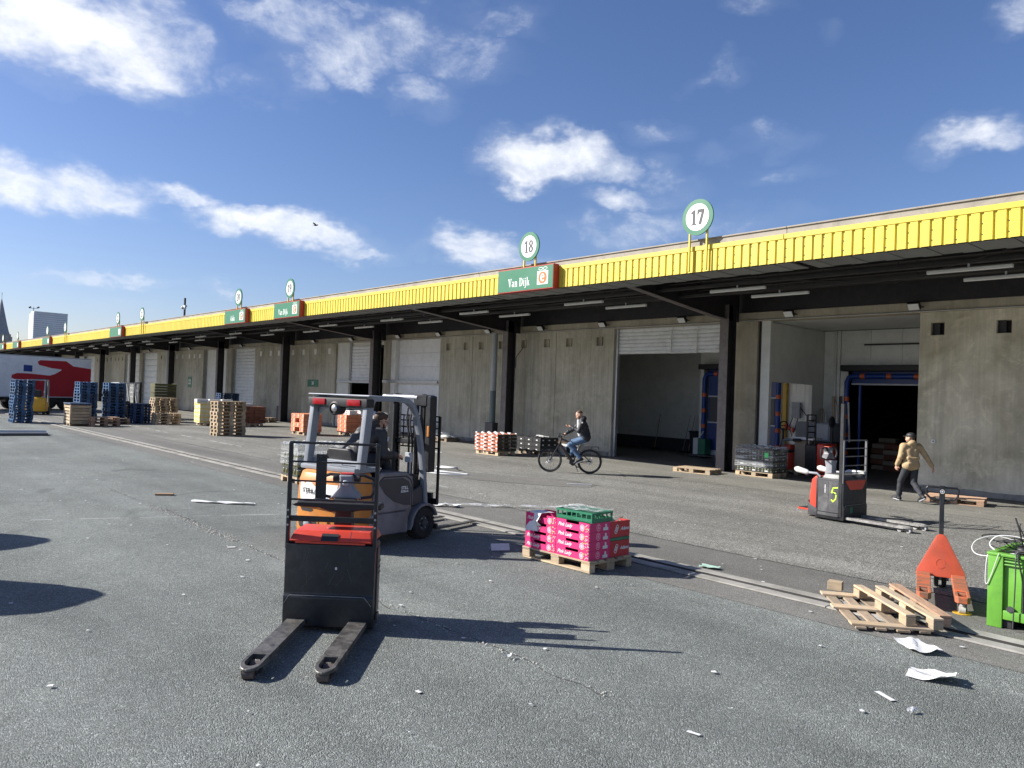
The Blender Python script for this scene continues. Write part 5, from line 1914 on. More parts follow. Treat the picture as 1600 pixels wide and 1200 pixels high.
# base frame: three bottom boards and cross boards lying flat, then the deck boards on their blocks skewed over
G = V(3.3, -8.35, 0)
for p, q, w in (((-4.06, 8.58, .014), (-3.20, 7.50, .014), .10), ((-3.92, 8.68, .014), (-3.06, 7.62, .014), .10), ((-3.76, 8.78, .014), (-2.90, 7.74, .014), .12), ((-3.60, 8.88, .014), (-2.76, 7.88, .014), .10)):
    rawplank(V(*p) + G, V(*q) + G, w, 0.022, mat=M_WOODG)
for p, q, w, z in (((-4.05, 8.42), (-3.45, 8.86), .14, .037), ((-3.72, 7.98), (-3.10, 8.46), .14, .037), ((-3.32, 7.52), (-2.74, 7.98), .12, .037)):
    rawplank(V(p[0], p[1], z) + G, V(q[0], q[1], z) + G, w, 0.022)
for (p, q, z, w, mt) in (((-3.72, 8.60), (-2.88, 7.84), .152, .10, M_WOOD), ((-3.56, 8.78), (-2.66, 7.92), .152, .10, M_WOOD), ((-3.50, 9.02), (-2.66, 8.10), .152, .115, M_WOODP)):
    a_, b_ = V(p[0], p[1], z + .01), V(q[0], q[1], z)
    rawplank(a_ + G, b_ + G, w, 0.022, mat=mt)
    for f in (0.06, 0.5, 0.94):
        c = a_.lerp(b_, f) + G
        d = (b_ - a_).normalized()
        rawplank(V(c.x, c.y, 0.096) - d * .07, V(c.x, c.y, 0.096) + d * .07, w * .95, 0.085, 'block', mt)
rawplank(V(-4.12, 8.74, .075) + G, V(-3.97, 8.78, .075) + G, 0.11, 0.10, 'block')


# ================================================================ GREEN BIN
t = thing('pallet_bin', 'large bright green plastic pallet bin full of cables and hoses at the right edge', 'bin', (-2.52, 8.82, 0.006), R(0))
Lb, Wb, Hb = 1.2, 1.0, 0.74
b = B()
tk = 0.035
z0 = 0.13
for x0, x1, y0, y1 in ((0, Lb, 0.03, 0.03 + tk), (0, Lb, Wb - tk, Wb), (0, tk, 0.03 + tk, Wb - tk), (Lb - tk, Lb, 0.03 + tk, Wb - tk)):
    b.box(x0, x1, y0, y1, z0, Hb - 0.03)
b.box(tk, Lb - tk, 0.03 + tk, Wb - tk, z0, z0 + 0.03)
b.ob('tub', M_BIN, t, bevel=0.01, seg=2)
b = B()
b.box(-0.0, 0.135, -0.01, 0.03, 0.0, Hb - 0.02)
b.box(Lb - 0.135, Lb, -0.01, 0.03, 0.0, Hb - 0.02)
b.box(0.136, Lb - 0.136, -0.002, 0.029, z0 - 0.04, z0 + 0.05)
for i in range(5):
    x = 0.30 + i * 0.15
    b.box(x - 0.012, x + 0.012, 0.006, 0.03, z0 + 0.055, Hb - 0.13)
for i in range(3):
    b.box(0.137, Lb - 0.137, 0.0, 0.03, Hb - 0.115 + 0.032 * i, Hb - 0.10 + 0.032 * i)
b.ob('front_ribs', M_BIN, t, bevel=0.012, seg=2)
b = B()
b.box(-0.012, Lb + 0.012, -0.02, 0.07, Hb - 0.03, Hb)
b.box(-0.012, Lb + 0.012, Wb - 0.06, Wb + 0.012, Hb - 0.03, Hb)
b.box(-0.012, 0.055, 0.071, Wb - 0.061, Hb - 0.03, Hb)
b.box(Lb - 0.055, Lb + 0.012, 0.071, Wb - 0.061, Hb - 0.03, Hb)
b.ob('rim', M_BIN, t, bevel=0.01, seg=2)
for x0 in (0.06, 0.55, 1.0):
    b = B()
    b.box(x0, x0 + 0.16, 0.03, 0.95, -0.004, 0.13)
    b.ob('foot', M_BLACKM, t, bevel=0.01)
b = B()
b.lathe((0.20, -0.012, 0.20), Y, [(0.03, 0), (0.03, 0.02)], 14)
b.ob('drain_plug', M_DGREY, t)


def cable(label, pts, r, mat, name='cable', cat='cable', group='cables in the green bin', n=8, parent=None):
    """smooth tube through points (Catmull-Rom)"""
    P = [Vector(p) for p in pts]
    P = [P[0] * 2 - P[1]] + P + [P[-1] * 2 - P[-2]]
    out = []
    for i in range(1, len(P) - 2):
        for k in range(8):
            s = k / 8
            a, b_, c, d = P[i - 1], P[i], P[i + 1], P[i + 2]
            out.append(0.5 * ((2 * b_) + (c - a) * s + (2 * a - 5 * b_ + 4 * c - d) * s * s + (3 * b_ - a - 3 * c + d) * s ** 3))
    out.append(P[-2])
    b = B()
    b.tube(out, r, n)
    return b.ob(name, mat, parent, smooth=True, label=label, cat=cat, group=group)


bx0, by0, bz = -2.52, 8.82, 0.74
cable('thick white hose looping out over the left corner of the green bin', [(bx0 + .5, by0 + .3, .70), (bx0 + .25, by0 + .35, .86), (bx0 + .03, by0 + .3, .88), (bx0 - .06, by0 + .28, .81), (bx0 - .03, by0 + .2, .76), (bx0 + .1, by0 + .15, .72), (bx0 + .3, by0 + .2, .76)], 0.007, M_LAMP)
cable('thin white cord hanging in a wide loop left of the green bin', [(bx0 + .35, by0 + .4, .78), (bx0 + .0, by0 + .35, .86), (bx0 - .16, by0 + .25, .82), (bx0 - .21, by0 + .2, .74), (bx0 - .16, by0 + .15, .68), (bx0 - .04, by0 + .12, .68), (bx0 + .05, by0 + .1, .74)], 0.005, M_LAMP)
cable('thin pale cord running down the left edge of the green bin', [(bx0 + .03, by0 + .1, .745), (bx0 - .015, by0 + .03, .70), (bx0 - .02, by0 - .01, .5), (bx0 - .005, by0 - .022, .42), (bx0 + .03, by0 - .02, .5), (bx0 + .10, by0 - .03, .745)], 0.004, M_LAMP)
cable('black cable sticking up above the green bin', [(bx0 + .3, by0 + .35, .68), (bx0 + .22, by0 + .32, .80), (bx0 + .19, by0 + .3, .95), (bx0 + .15, by0 + .3, 1.08)], 0.008, M_BLACKM)
cable('second black cable sticking up, bent over its middle', [(bx0 + .32, by0 + .33, .68), (bx0 + .27, by0 + .3, .82), (bx0 + .2, by0 + .28, .98), (bx0 + .2, by0 + .28, 1.03)], 0.006, M_BLACKM)
cable('black cable arching to the left above the green bin', [(bx0 + .3, by0 + .4, .72), (bx0 + .15, by0 + .4, .87), (bx0 - .08, by0 + .36, .87), (bx0 - .16, by0 + .33, .84), (bx0 - .05, by0 + .3, .82), (bx0 + .2, by0 + .3, .84)], 0.007, M_BLACKM)
cable('thick black cable hanging down the front of the green bin', [(bx0 + .3, by0 + .2, .76), (bx0 + .27, by0 + .02, .77), (bx0 + .27, by0 - .035, .72), (bx0 + .31, by0 - .035, .5), (bx0 + .32, by0 - .035, .2)], 0.008, M_BLACKM)
cable('grey cable hanging to the ground at the front of the green bin', [(bx0 + .24, by0 + .15, .75), (bx0 + .25, by0 - .03, .745), (bx0 + .25, by0 - .04, .5), (bx0 + .24, by0 - .045, .03)], 0.006, M_DGREY)
cable('white pipe lying across the top of the green bin', [(bx0 + .42, by0 + .2, .80), (bx0 + .8, by0 + .35, .84), (bx0 + 1.1, by0 + .5, .80)], 0.02, M_WHITE)
cable('second white pipe lying behind in the green bin', [(bx0 + .40, by0 + .42, .86), (bx0 + .7, by0 + .5, .88), (bx0 + 1.15, by0 + .6, .84)], 0.018, M_WHITE)
cable('coiled white hose on top of the green bin', [(bx0 + .4, by0 + .15, .78), (bx0 + .55, by0 + .08, .80), (bx0 + .7, by0 + .12, .80), (bx0 + .65, by0 + .25, .80), (bx0 + .5, by0 + .25, .81), (bx0 + .45, by0 + .12, .82), (bx0 + .62, by0 + .1, .83)], 0.016, M_WHITE)
b = B()
rr = random.Random(12)
for i in range(14):
    c = V(bx0 + .3 + rr.uniform(-.12, .12), by0 + .3 + rr.uniform(-.12, .12), .74 + rr.uniform(-.05, .09))
    b.ell(c, (rr.uniform(.03, .06), rr.uniform(.02, .05), rr.uniform(.02, .045)), 8, 6)
for i in range(30):
    a = V(bx0 + .3 + rr.uniform(-.2, .2), by0 + .3 + rr.uniform(-.15, .15), .72 + rr.uniform(0, .1))
    b.tube([a, a + V(rr.uniform(-.12, .12), rr.uniform(-.1, .1), rr.uniform(-.02, .1)), a + V(rr.uniform(-.2, .2), rr.uniform(-.15, .15), rr.uniform(-.02, .06))], 0.005, 5)
b.ob('cable_tangle', M_BLACKM, label='dark tangle of plugs and cables in the corner of the green bin', cat='cables', smooth=True)
b = B()
b.ell((bx0 + .75, by0 + .5, .55), (.5, .4, .22), 18, 10)
b.jit(.03)
b.ob('waste_heap', M_KRAFT, label='heap of mixed waste filling the green bin', cat='waste')


# ================================================================ RIDE-ON PALLET TRUCKS
def rot2(a):
    return Matrix.Rotation(a, 4, 'Z')


def pallet_truck(label, loc, rot, painted, group):
    """local frame: +x along the forks, load face at x = 0"""
    t = thing('pallet_truck', label, 'pallet truck', loc, rot, group)
    wd = 0.80
    hw = wd / 2
    D = 0.56 if painted else 0.24
    # chassis: dark body with chamfered front plate and a step near the floor
    b = B()
    b.prism([(-D, 0.04), (-0.012, 0.035), (0.012, 0.05), (0.012, 0.30), (-0.004, 0.33), (-0.004, 0.765), (-0.05, 0.785), (-D, 0.785)], (0, -hw, 0), X, Z, Y, wd)
    body = b.ob('chassis', M_BLACK if not painted else M_BLACK, t, bevel=0.012, seg=2)
    # bent lower plate edge: fine bright line
    b = B()
    pts = [(-0.39, 0.24), (-0.345, 0.318), (0.32, 0.318), (0.385, 0.24)]
    for (y0, za), (y1, zb) in zip(pts[:-1], pts[1:]):
        b.bar((0.0135, y0, za), (0.0135, y1, zb), 0.004, 0.004, up=X)
    b.ob('plate_edge', M_FORKL, body)
    # scratches on the front plate
    b = B()
    rr = random.Random(21 + painted)
    for i in range(13):
        y0, zz = rr.uniform(-.36, .36), rr.uniform(.38, .7)
        L, a = rr.uniform(.04, .2), rr.uniform(0.9, 1.9)
        b.bar((-0.0035, y0, zz), (-0.0035, y0 + L * math.cos(a), zz + L * math.sin(a) * .6), 0.0016, 0.0014, up=X)
    b.ob('scratches', M_RUNG, body)
    # side panels with slots
    for s in (-1, 1):
        b = B()
        b.box(-D + 0.05, -0.09, s * hw, s * (hw + 0.012), 0.16, 0.74)
        b.box(-D + 0.05, -0.09, s * hw, s * (hw + 0.02), 0.09, 0.15)
        b.ob('side_panel', M_TGREY if painted else M_DGREY, body, bevel=0.006)
        b = B()
        b.box(-0.19 if not painted else -0.30, -0.187 if not painted else -0.295, s * (hw + 0.0125), s * (hw + 0.014), 0.16, 0.74)
        for i in range(3):
            b.box(-0.21, -0.12, s * (hw + 0.0125), s * (hw + 0.015), 0.60 - i * .05, 0.615 - i * .05)
        b.ob('panel_gap', M_BLACKM, body)
    if not painted:
        b = B()
        b.box(-0.62, -D, -0.29, 0.29, 0.06, 0.78)
        b.ob('drive_housing', M_MGREY, t, bevel=0.02, seg=2)
    # red battery cover with sloping edges and a grip slot
    b = B()
    a = [(-0.46, 0.786), (-0.006, 0.786), (0.0, 0.80), (-0.075, 0.875), (-0.41, 0.875)]
    b.prism(a, (0, -hw + 0.03, 0), X, Z, Y, wd - 0.06)
    M2 = []
    for p in b.v:
        f = (p[2] - 0.786) / 0.09
        M2.append((p[0], p[1] * (1 - 0.09 * f), p[2]))
    b.v = M2
    cov = b.ob('battery_cover', M_RED if not painted else M_TGREY, t, bevel=0.008, seg=2)
    b = B()
    b.prism([(0.004, 0.805), (0.006, 0.80), (-0.045, 0.852), (-0.047, 0.857)], (0, -0.085, 0), X, Z, Y, 0.15)
    b.ob('grip_slot', M_BLACKM, cov)
    b = B()
    b.prism([(0.002, 0.798), (0.004, 0.796), (-0.072, 0.872), (-0.074, 0.876)], (0, 0.168, 0), X, Z, Y, 0.004)
    b.ob('cover_joint', M_DGREY, cov)
    b = B()
    b.prism([(0.004, 0.775), (0.008, 0.775), (0.008, 0.79), (0.004, 0.79)], (0, -0.31, 0), X, Z, Y, 0.62)
    b.ob('cover_lip', M_RED if not painted else M_TGREY, cov)
    # forks with rounded, open tips
    for s in (-1, 1):
        y0 = s * 0.275
        fw = 0.165
        b = B()
        n = 10
        out = [(0.0, -fw / 2), (0.98, -fw / 2)]
        for i in range(n + 1):
            th = -PI / 2 + PI * i / n
            out.append((1.02 + 0.16 * math.cos(th), fw / 2 * math.sin(th) * 0.99))
        out += [(0.98, fw / 2), (0.0, fw / 2)]
        hole = [(0.90, -0.048), (1.04, -0.048), (1.085, -0.03), (1.085, 0.03), (1.04, 0.048), (0.90, 0.048)]
        # ring top: outline with slot
        top, bot = 0.108, 0.062
        b.box(0.0, 0.92, -fw / 2, fw / 2, bot, top)
        b.box(0.92, 1.09, -fw / 2, -0.05, bot, top)
        b.box(0.92, 1.09, 0.05, fw / 2, bot, top)
        arc_o = [(1.09 + 0.125 * math.sin(PI * i / 10), -fw / 2 * math.cos(PI * i / 10)) for i in range(11)]
        arc_i = [(1.09 + 0.065 * math.sin(PI * i / 10), -0.05 * math.cos(PI * i / 10)) for i in range(11)]
        for i in range(10):
            q = [arc_i[i], arc_o[i], arc_o[i + 1], arc_i[i + 1]]
            dz = [0.018 * (p[0] - 1.09) / 0.125 for p in q]
            vs = [(p[0], p[1], bot + 0.01) for p in q] + [(p[0], p[1], top - d) for p, d in zip(q, dz)]
            b.add(vs, [(3, 2, 1, 0), (4, 5, 6, 7), (1, 2, 6, 5), (0, 4, 7, 3)])
        b.v = [(p[0], p[1] + y0, p[2]) for p in b.v]
        fk = b.ob('fork', M_FORK if not painted else M_FORKL, t, bevel=0.004)
        b = B()
        for xx in (1.0, 1.155):
            b.lathe((xx, y0 - 0.045, 0.041), Y, [(0.030, 0), (0.041, 0.004), (0.041, 0.086), (0.030, 0.09)], 18)
        b.ob('load_roller', M_ROLL if not painted else M_ROLLW, fk, smooth=True)
        b = B()
        b.bar((0.9, y0 - 0.052, 0.06), (1.16, y0 - 0.052, 0.042), 0.012, 0.03)
        b.bar((0.9, y0 + 0.052, 0.06), (1.16, y0 + 0.052, 0.042), 0.012, 0.03)
        b.bar((0.2, y0, 0.04), (0.88, y0, 0.05), 0.03, 0.02)
        b.ob('roller_bracket', M_BLACK, fk)
    # drive and castor wheels
    for yy in (-0.30, 0.0, 0.30):
        b = B()
        rr_ = 0.085 if yy else 0.11
        b.lathe((-0.30, yy - 0.04, rr_), Y, [(rr_ * .8, 0), (rr_, 0.008), (rr_, 0.072), (rr_ * .8, 0.08)], 18)
        b.ob('wheel', M_RUB, t, smooth=True)
    # load guard: tall frame with rungs
    gt = 1.66 if not painted else 1.52
    b = B()
    for s in (-1, 1):
        b.bar((-0.03, s * (hw - 0.012), 0.72), (-0.03, s * (hw - 0.012), gt), 0.032, 0.04)
    b.bar((-0.03, -hw + 0.0, gt), (-0.03, hw - 0.0, gt), 0.022, 0.022)
    for zz in ((1.49, 1.32, 1.155) if not painted else (1.37, 1.22, 1.05, 0.92)):
        b.bar((-0.03, -hw + 0.03, zz), (-0.03, hw - 0.03, zz), 0.016, 0.016)
    b.bar((-0.035, -hw + 0.03, 0.985), (-0.035, hw - 0.03, 0.985), 0.014, 0.05, up=Z) if not painted else None
    b.ob('load_guard', M_BLACK if not painted else M_RUNG, t, bevel=0.004)
    if painted:
        b = B()
        b.box(-0.10, -0.03, -hw - 0.01, -hw + 0.055, 0.1, 2.2)
        b.ob('mast_post', M_BLACK, t, bevel=0.006)
    # tiller arm and head on the operator's side
    b = B()
    TY = 0.06 if painted else -0.01
    b.prism([(-0.09, 0.80), (0.09, 0.80), (0.075, 1.0), (0.11, 1.10), (-0.11, 1.10), (-0.075, 1.0)], (-0.62, TY, 0), Y, Z, X, 0.14)
    col = b.ob('tiller_column', M_BLACKM if not painted else M_HEAD, t, bevel=0.015, seg=2)
    zb = 1.10 if not painted else 1.12
    b = B()
    b.prism([(-0.15, zb), (0.15, zb), (0.13, zb + 0.03), (0.065, zb + 0.11), (0.06, zb + 0.19), (0.07, zb + 0.225), (-0.07, zb + 0.225), (-0.06, zb + 0.19), (-0.065, zb + 0.11), (-0.13, zb + 0.03)], (-0.68, TY, 0), Y, Z, X, 0.13)
    hd = b.ob('tiller_head', M_HEAD if not painted else M_RUNG, t, bevel=0.025, seg=3)
    b = B()
    b.box(-0.67, -0.57, TY - 0.06, TY + 0.06, zb + 0.226, zb + 0.242)
    b.ob('brake_button', M_RED, hd, bevel=0.01, seg=2)
    b = B()
    b.ell((-0.552, TY, zb + 0.15), (0.012, 0.035, 0.03), 12, 8)
    b.ob('emblem', M_LGREY, hd, smooth=True)
    b = B()
    for s in (-1, 1):
        y = lambda a: TY + s * a
        b.tube([(-0.60, y(0.06), zb + 0.22), (-0.60, y(0.16), zb + 0.225), (-0.60, y(0.26), zb + 0.19), (-0.60, y(0.28), zb + 0.10), (-0.60, y(0.24), zb + 0.02), (-0.60, y(0.12), zb + 0.0)], 0.016, 8)
        b.lathe((-0.60, y(0.075), zb + 0.19), (0, s, 0), [(0.032, 0), (0.036, 0.01), (0.036, 0.05), (0.03, 0.055)], 12)
    b.ob('handle_loop', M_BLACKM, hd, smooth=True)
    if not painted:
        # instrument tray behind the guard, battery lead post
        b = B()
        b.prism([(-0.42, 1.09), (-0.36, 1.115), (0.40, 1.115), (0.41, 1.06), (0.22, 1.05), (0.12, 1.03), (-0.06, 1.03), (-0.16, 1.06), (-0.38, 1.07)], (-0.34, 0, 0), Y, Z, X, 0.16)
        b.ob('instrument_tray', M_BLACKM, t, bevel=0.01)
        b = B()
        for y0 in (-0.31, -0.14, 0.05, 0.24):
            b.box(-0.32, -0.22, y0, y0 + 0.10, 1.1155, 1.122)
        b.ob('tray_pocket', M_DGREY, t)
        b = B()
        b.box(-0.26, -0.235, -0.215, -0.12, 1.13, 1.545)
        b.lathe((-0.234, -0.167, 1.52), X, [(0.008, 0), (0.008, 0.004)], 8)
        b.ob('clip_board', M_BLACK, t, bevel=0.01)
        b = B()
        b.box(-0.29, -0.22, -0.235, -0.10, 1.1, 1.135)
        b.ob('board_clamp', M_HEAD, t, bevel=0.006)
        b = B()
        b.box(-0.478, -0.476, 0.01, 0.11, 1.0, 1.02)
        b.ob('maker_plate', M_LGREY, t)
        b = B()
        b.tube([(-0.5, 0.30, 0.86), (-0.5, 0.30, 1.36)], 0.02, 8)
        b.ob('grab_post', M_BLACK, t)
        b = B()
        b.ell((-0.0035, 0.06, 0.56), (0.002, 0.010, 0.014), 8, 6)
        b.ob('paint_speck', M_PAPER, body)
        for zz in (0.93, 1.0, 1.06):
            for s in (-1, 1):
                b = B()
                b.lathe((-0.012, s * (hw - 0.012), zz), X, [(0.010, 0), (0.010, 0.008)], 8)
                b.ob('bolt', M_GALV, t)
    else:
        # swinging side arms with pale pads, folding platform with orange rim
        for s in (-1, 1):
            b = B()
            ys = s * 0.36
            b.tube([(-0.50, ys, 0.80), (-0.56, ys * 1.05, 0.86), (-0.75, ys * 1.06, 0.86)], 0.022, 8)
            ar = b.ob('side_arm', M_HEAD, t, smooth=True)
            b = B()
            b.tube([(-0.74, ys * 1.06, 0.86), (-0.78, ys * 1.06, 0.865), (-0.98, ys * 1.07, 0.90), (-1.03, ys * 1.07, 0.91)], [0.03, 0.05, 0.058, 0.03], 12)
            b.ob('arm_pad', M_LAMP, ar, smooth=True)
        b = B()
        b.prism([(-D - 0.01, -0.34), (-D - 0.42, -0.34), (-D - 0.47, -0.26), (-D - 0.47, 0.26), (-D - 0.42, 0.34), (-D - 0.01, 0.34)], (0, 0, 0.13), X, Y, Z, 0.03)
        pf = b.ob('platform', M_RED, t, bevel=0.008)
        b = B()
        b.box(-D - 0.43, -D - 0.03, -0.29, 0.29, 0.161, 0.168)
        b.ob('platform_mat', M_RUB, pf)
        # orange end caps of the body
        b = B()
        b.prism([(-D - 0.12, 0.14), (-D + 0.01, 0.10), (-D + 0.03, 0.80), (-D - 0.01, 0.82), (-D - 0.10, 0.74), (-D - 0.14, 0.40)], (0, -hw + 0.005, 0), X, Z, Y, wd - 0.01)
        b.ob('rear_shell', M_RED, t, bevel=0.03, seg=3)
        b = B()
        b.prism([(-D - 0.16, 0.06), (-D + 0.03, 0.06), (-D + 0.03, 0.20), (-D - 0.10, 0.26), (-D - 0.17, 0.34)], (0, -hw - 0.006, 0), X, Z, Y, wd + 0.012)
        b.ob('bumper', M_TGREY, t, bevel=0.02, seg=2)
        b = B()
        b.tube([(-0.40, 0.34, 0.87), (-0.34, 0.34, 0.90), (-0.02, 0.34, 0.90)], 0.035, 10)
        b.ob('rest_bar', M_LAMP, t, smooth=True)
        # orange trapezoid flap on the load face
        b = B()
        b.prism([(-0.36, 0.775), (0.36, 0.775), (0.24, 0.60), (-0.18, 0.60)], (-0.003, 0, 0), Y, Z, X, 0.006)
        b.ob('front_flap', M_RED, t, bevel=0.002)
        # lime sprayed figure on the side panel, small model lettering
        k = link('painted_number', None, t)
        b = B()
        yf = -hw - 0.0135
        pth = [(0.09, 0.66), (-0.0, 0.645), (-0.035, 0.55), (0.02, 0.565), (0.065, 0.52), (0.055, 0.43), (0.0, 0.37), (-0.035, 0.40)]
        P = [V(-0.20 + p * 0.92, yf, q * 0.92 + 0.03) for p, q in pth]
        for p, q in zip(P[:-1], P[1:]):
            d = (q - p).normalized() * 0.008
            b.bar(p - d, q + d, 0.002, 0.024, up=Vector((d.z, 0, -d.x)).normalized())
        for p in P:
            b.lathe((p.x, yf + 0.001, p.z), (0, -1, 0), [(0.012, 0), (0.012, 0.0023)], 10)
        bpy.data.objects.remove(k)
        b.ob('painted_number', M_SPRAY, t)
        b = B()
        for i in range(6):
            b.box(-0.375, -0.355, yf - 0.001, yf + 0.0005, 0.52 + i * 0.026, 0.538 + i * 0.026)
        b.ob('model_lettering', M_PAPER, t)
        b = B()
        b.box(0.0135, 0.015, -0.19, -0.11, 0.17, 0.28)
        b.ob('green_sticker', M_GCR, t)
    return t


pallet_truck('black electric pallet truck with red battery cover and load guard in the foreground', (-6.10, 3.40, 0), R(-43), 0, 'ride-on pallet trucks')
pallet_truck('orange and grey electric pallet truck with a lime 5 sprayed on its side', (-6.36, 14.48, 0.008), R(-6), 1, 'ride-on pallet trucks')

# ================================================================ HAND PALLET JACK
t = thing('hand_pallet_jack', 'orange hand pallet jack with tall black handle beside the green bin', 'pallet jack', (-3.36, 10.02, 0.006), R(-70))
t.scale = (1, 0.93, 1)
for s in (-1, 1):
    y0 = s * 0.195
    fw = 0.155
    b = B()
    b.box(-0.02, 0.86, y0 - fw / 2, y0 + fw / 2, 0.175, 0.195)
    b.box(-0.02, 0.86, y0 - fw / 2, y0 - fw / 2 + 0.012, 0.12, 0.175)
    b.box(-0.02, 0.86, y0 + fw / 2 - 0.012, y0 + fw / 2, 0.12, 0.175)
    b.box(0.86, 1.12, y0 - fw / 2, y0 - 0.042, 0.12, 0.192)
    b.box(0.86, 1.12, y0 + 0.042, y0 + fw / 2, 0.12, 0.192)
    b.prism([(1.12, -fw / 2), (1.16, -fw / 2 + 0.03), (1.16, fw / 2 - 0.03), (1.12, fw / 2)], (0, y0, 0.12), X, Y, Z, 0.068)
    b.box(0.90, 0.95, y0 - 0.042, y0 + 0.042, 0.15, 0.18)
    fk = b.ob('fork', pmat('worn_orange', (0.62, 0.13, 0.05), 0.5, var=0.25, scale=16, dirt=(0.17, 0.12, 0.08), dirta=0.9, stretch=(1, 0.35, 1), dmin=0.36), t, bevel=0.005)
    b = B()
    for xx in (0.98, 1.08):
        b.lathe((xx, y0 - 0.036, 0.04), Y, [(0.032, 0), (0.04, 0.004), (0.04, 0.068), (0.032, 0.072)], 16)
    b.ob('roller', M_ROLLW, fk, smooth=True)
    b = B()
    for dy in (-0.043, 0.043):
        b.bar((0.94, y0 + dy, 0.14), (1.0, y0 + dy, 0.045), 0.01, 0.05)
        b.bar((0.98, y0 + dy, 0.04), (1.10, y0 + dy, 0.04), 0.01, 0.03)
    b.ob('roller_bracket', M_ROLL, fk)
b = B()
b.prism([(-0.285, 0.15), (0.285, 0.15), (0.27, 0.22), (0.055, 0.62), (0.02, 0.64), (-0.02, 0.64), (-0.055, 0.62), (-0.27, 0.22)], (-0.05, 0, 0), Y, Z, X, 0.03)
b.v = [(p[0] - (p[2] - 0.15) * 0.28, p[1], p[2]) for p in b.v]
hd = b.ob('head_plate', M_ORED, t, bevel=0.008, seg=2)
b = B()
for i in range(11):
    a0, a1 = 2 * PI * i / 12, 2 * PI * (i + 1) / 12
    pc = lambda a: (-0.0185 - (0.30 + 0.055 * math.sin(a) - 0.15) * 0.28, 0.055 * math.cos(a), 0.30 + 0.055 * math.sin(a))
    b.bar(pc(a0), pc(a1), 0.006, 0.003, up=X)
b.ob('embossed_ring', M_ORED, hd)
b = B()
b.prism([(-0.09, 0.16), (0.09, 0.16), (0.07, 0.3), (-0.07, 0.3)], (-0.25, 0, 0), Y, Z, X, 0.16)
b.ob('pump_housing', M_BLACK, t, bevel=0.02)
for s in (-1, 1):
    b = B()
    b.lathe((-0.22, s * 0.045 - 0.028, 0.095), Y, [(0.07, 0), (0.095, 0.008), (0.095, 0.048), (0.07, 0.056)], 20)
    b.ob('steer_wheel', M_RUB, t, smooth=True)
b = B()
b.lathe((-0.22, -0.10, 0.095), Y, [(0.02, 0), (0.02, 0.2)], 10)
b.box(-0.25, -0.19, -0.02, 0.02, 0.09, 0.2)
b.ob('axle', M_GALV, t)
b = B()
b.bar((-0.20, 0, 0.42), (-0.26, 0, 1.16), 0.055, 0.03)
hn = b.ob('handle_shaft', M_BLACK, t, bevel=0.006)
b = B()
zz = 1.20
loop = []
for (yy, z_) in ((-0.05, zz), (-0.17, zz), (-0.185, zz - 0.02), (-0.18, zz - 0.10), (-0.13, zz - 0.145), (0, zz - 0.165), (0.13, zz - 0.145), (0.18, zz - 0.10), (0.185, zz - 0.02), (0.17, zz), (0.05, zz)):
    loop.append((-0.262, yy, z_))
b.tube(loop, 0.013, 8, closed=True)
b.box(-0.28, -0.24, -0.033, 0.033, zz - 0.17, zz + 0.02)
b.ob('handle_loop', M_BLACK, hn, smooth=False)
b = B()
for r0, r1, k in ((0.026, 0.020, 0), (0.010, 0.0, 1)):
    vs, fs = ring(0, zz - 0.05, r0, r0, r1, r1, 16)
    b.add([(-0.2395 + 0.0003 * k, p, q) for p, q in vs], fs)
b.ob('emblem', M_PAPER, hn)
b = B()
b.prism([(1.05 + 0.1 * math.cos(a * PI / 8), 0.195 + 0.10 * math.sin(a * PI / 8)) for a in range(16)], (0, 0, 0.0), X, Y, Z, 0.006)
b.ob('foot_plate', M_POSTY, t)


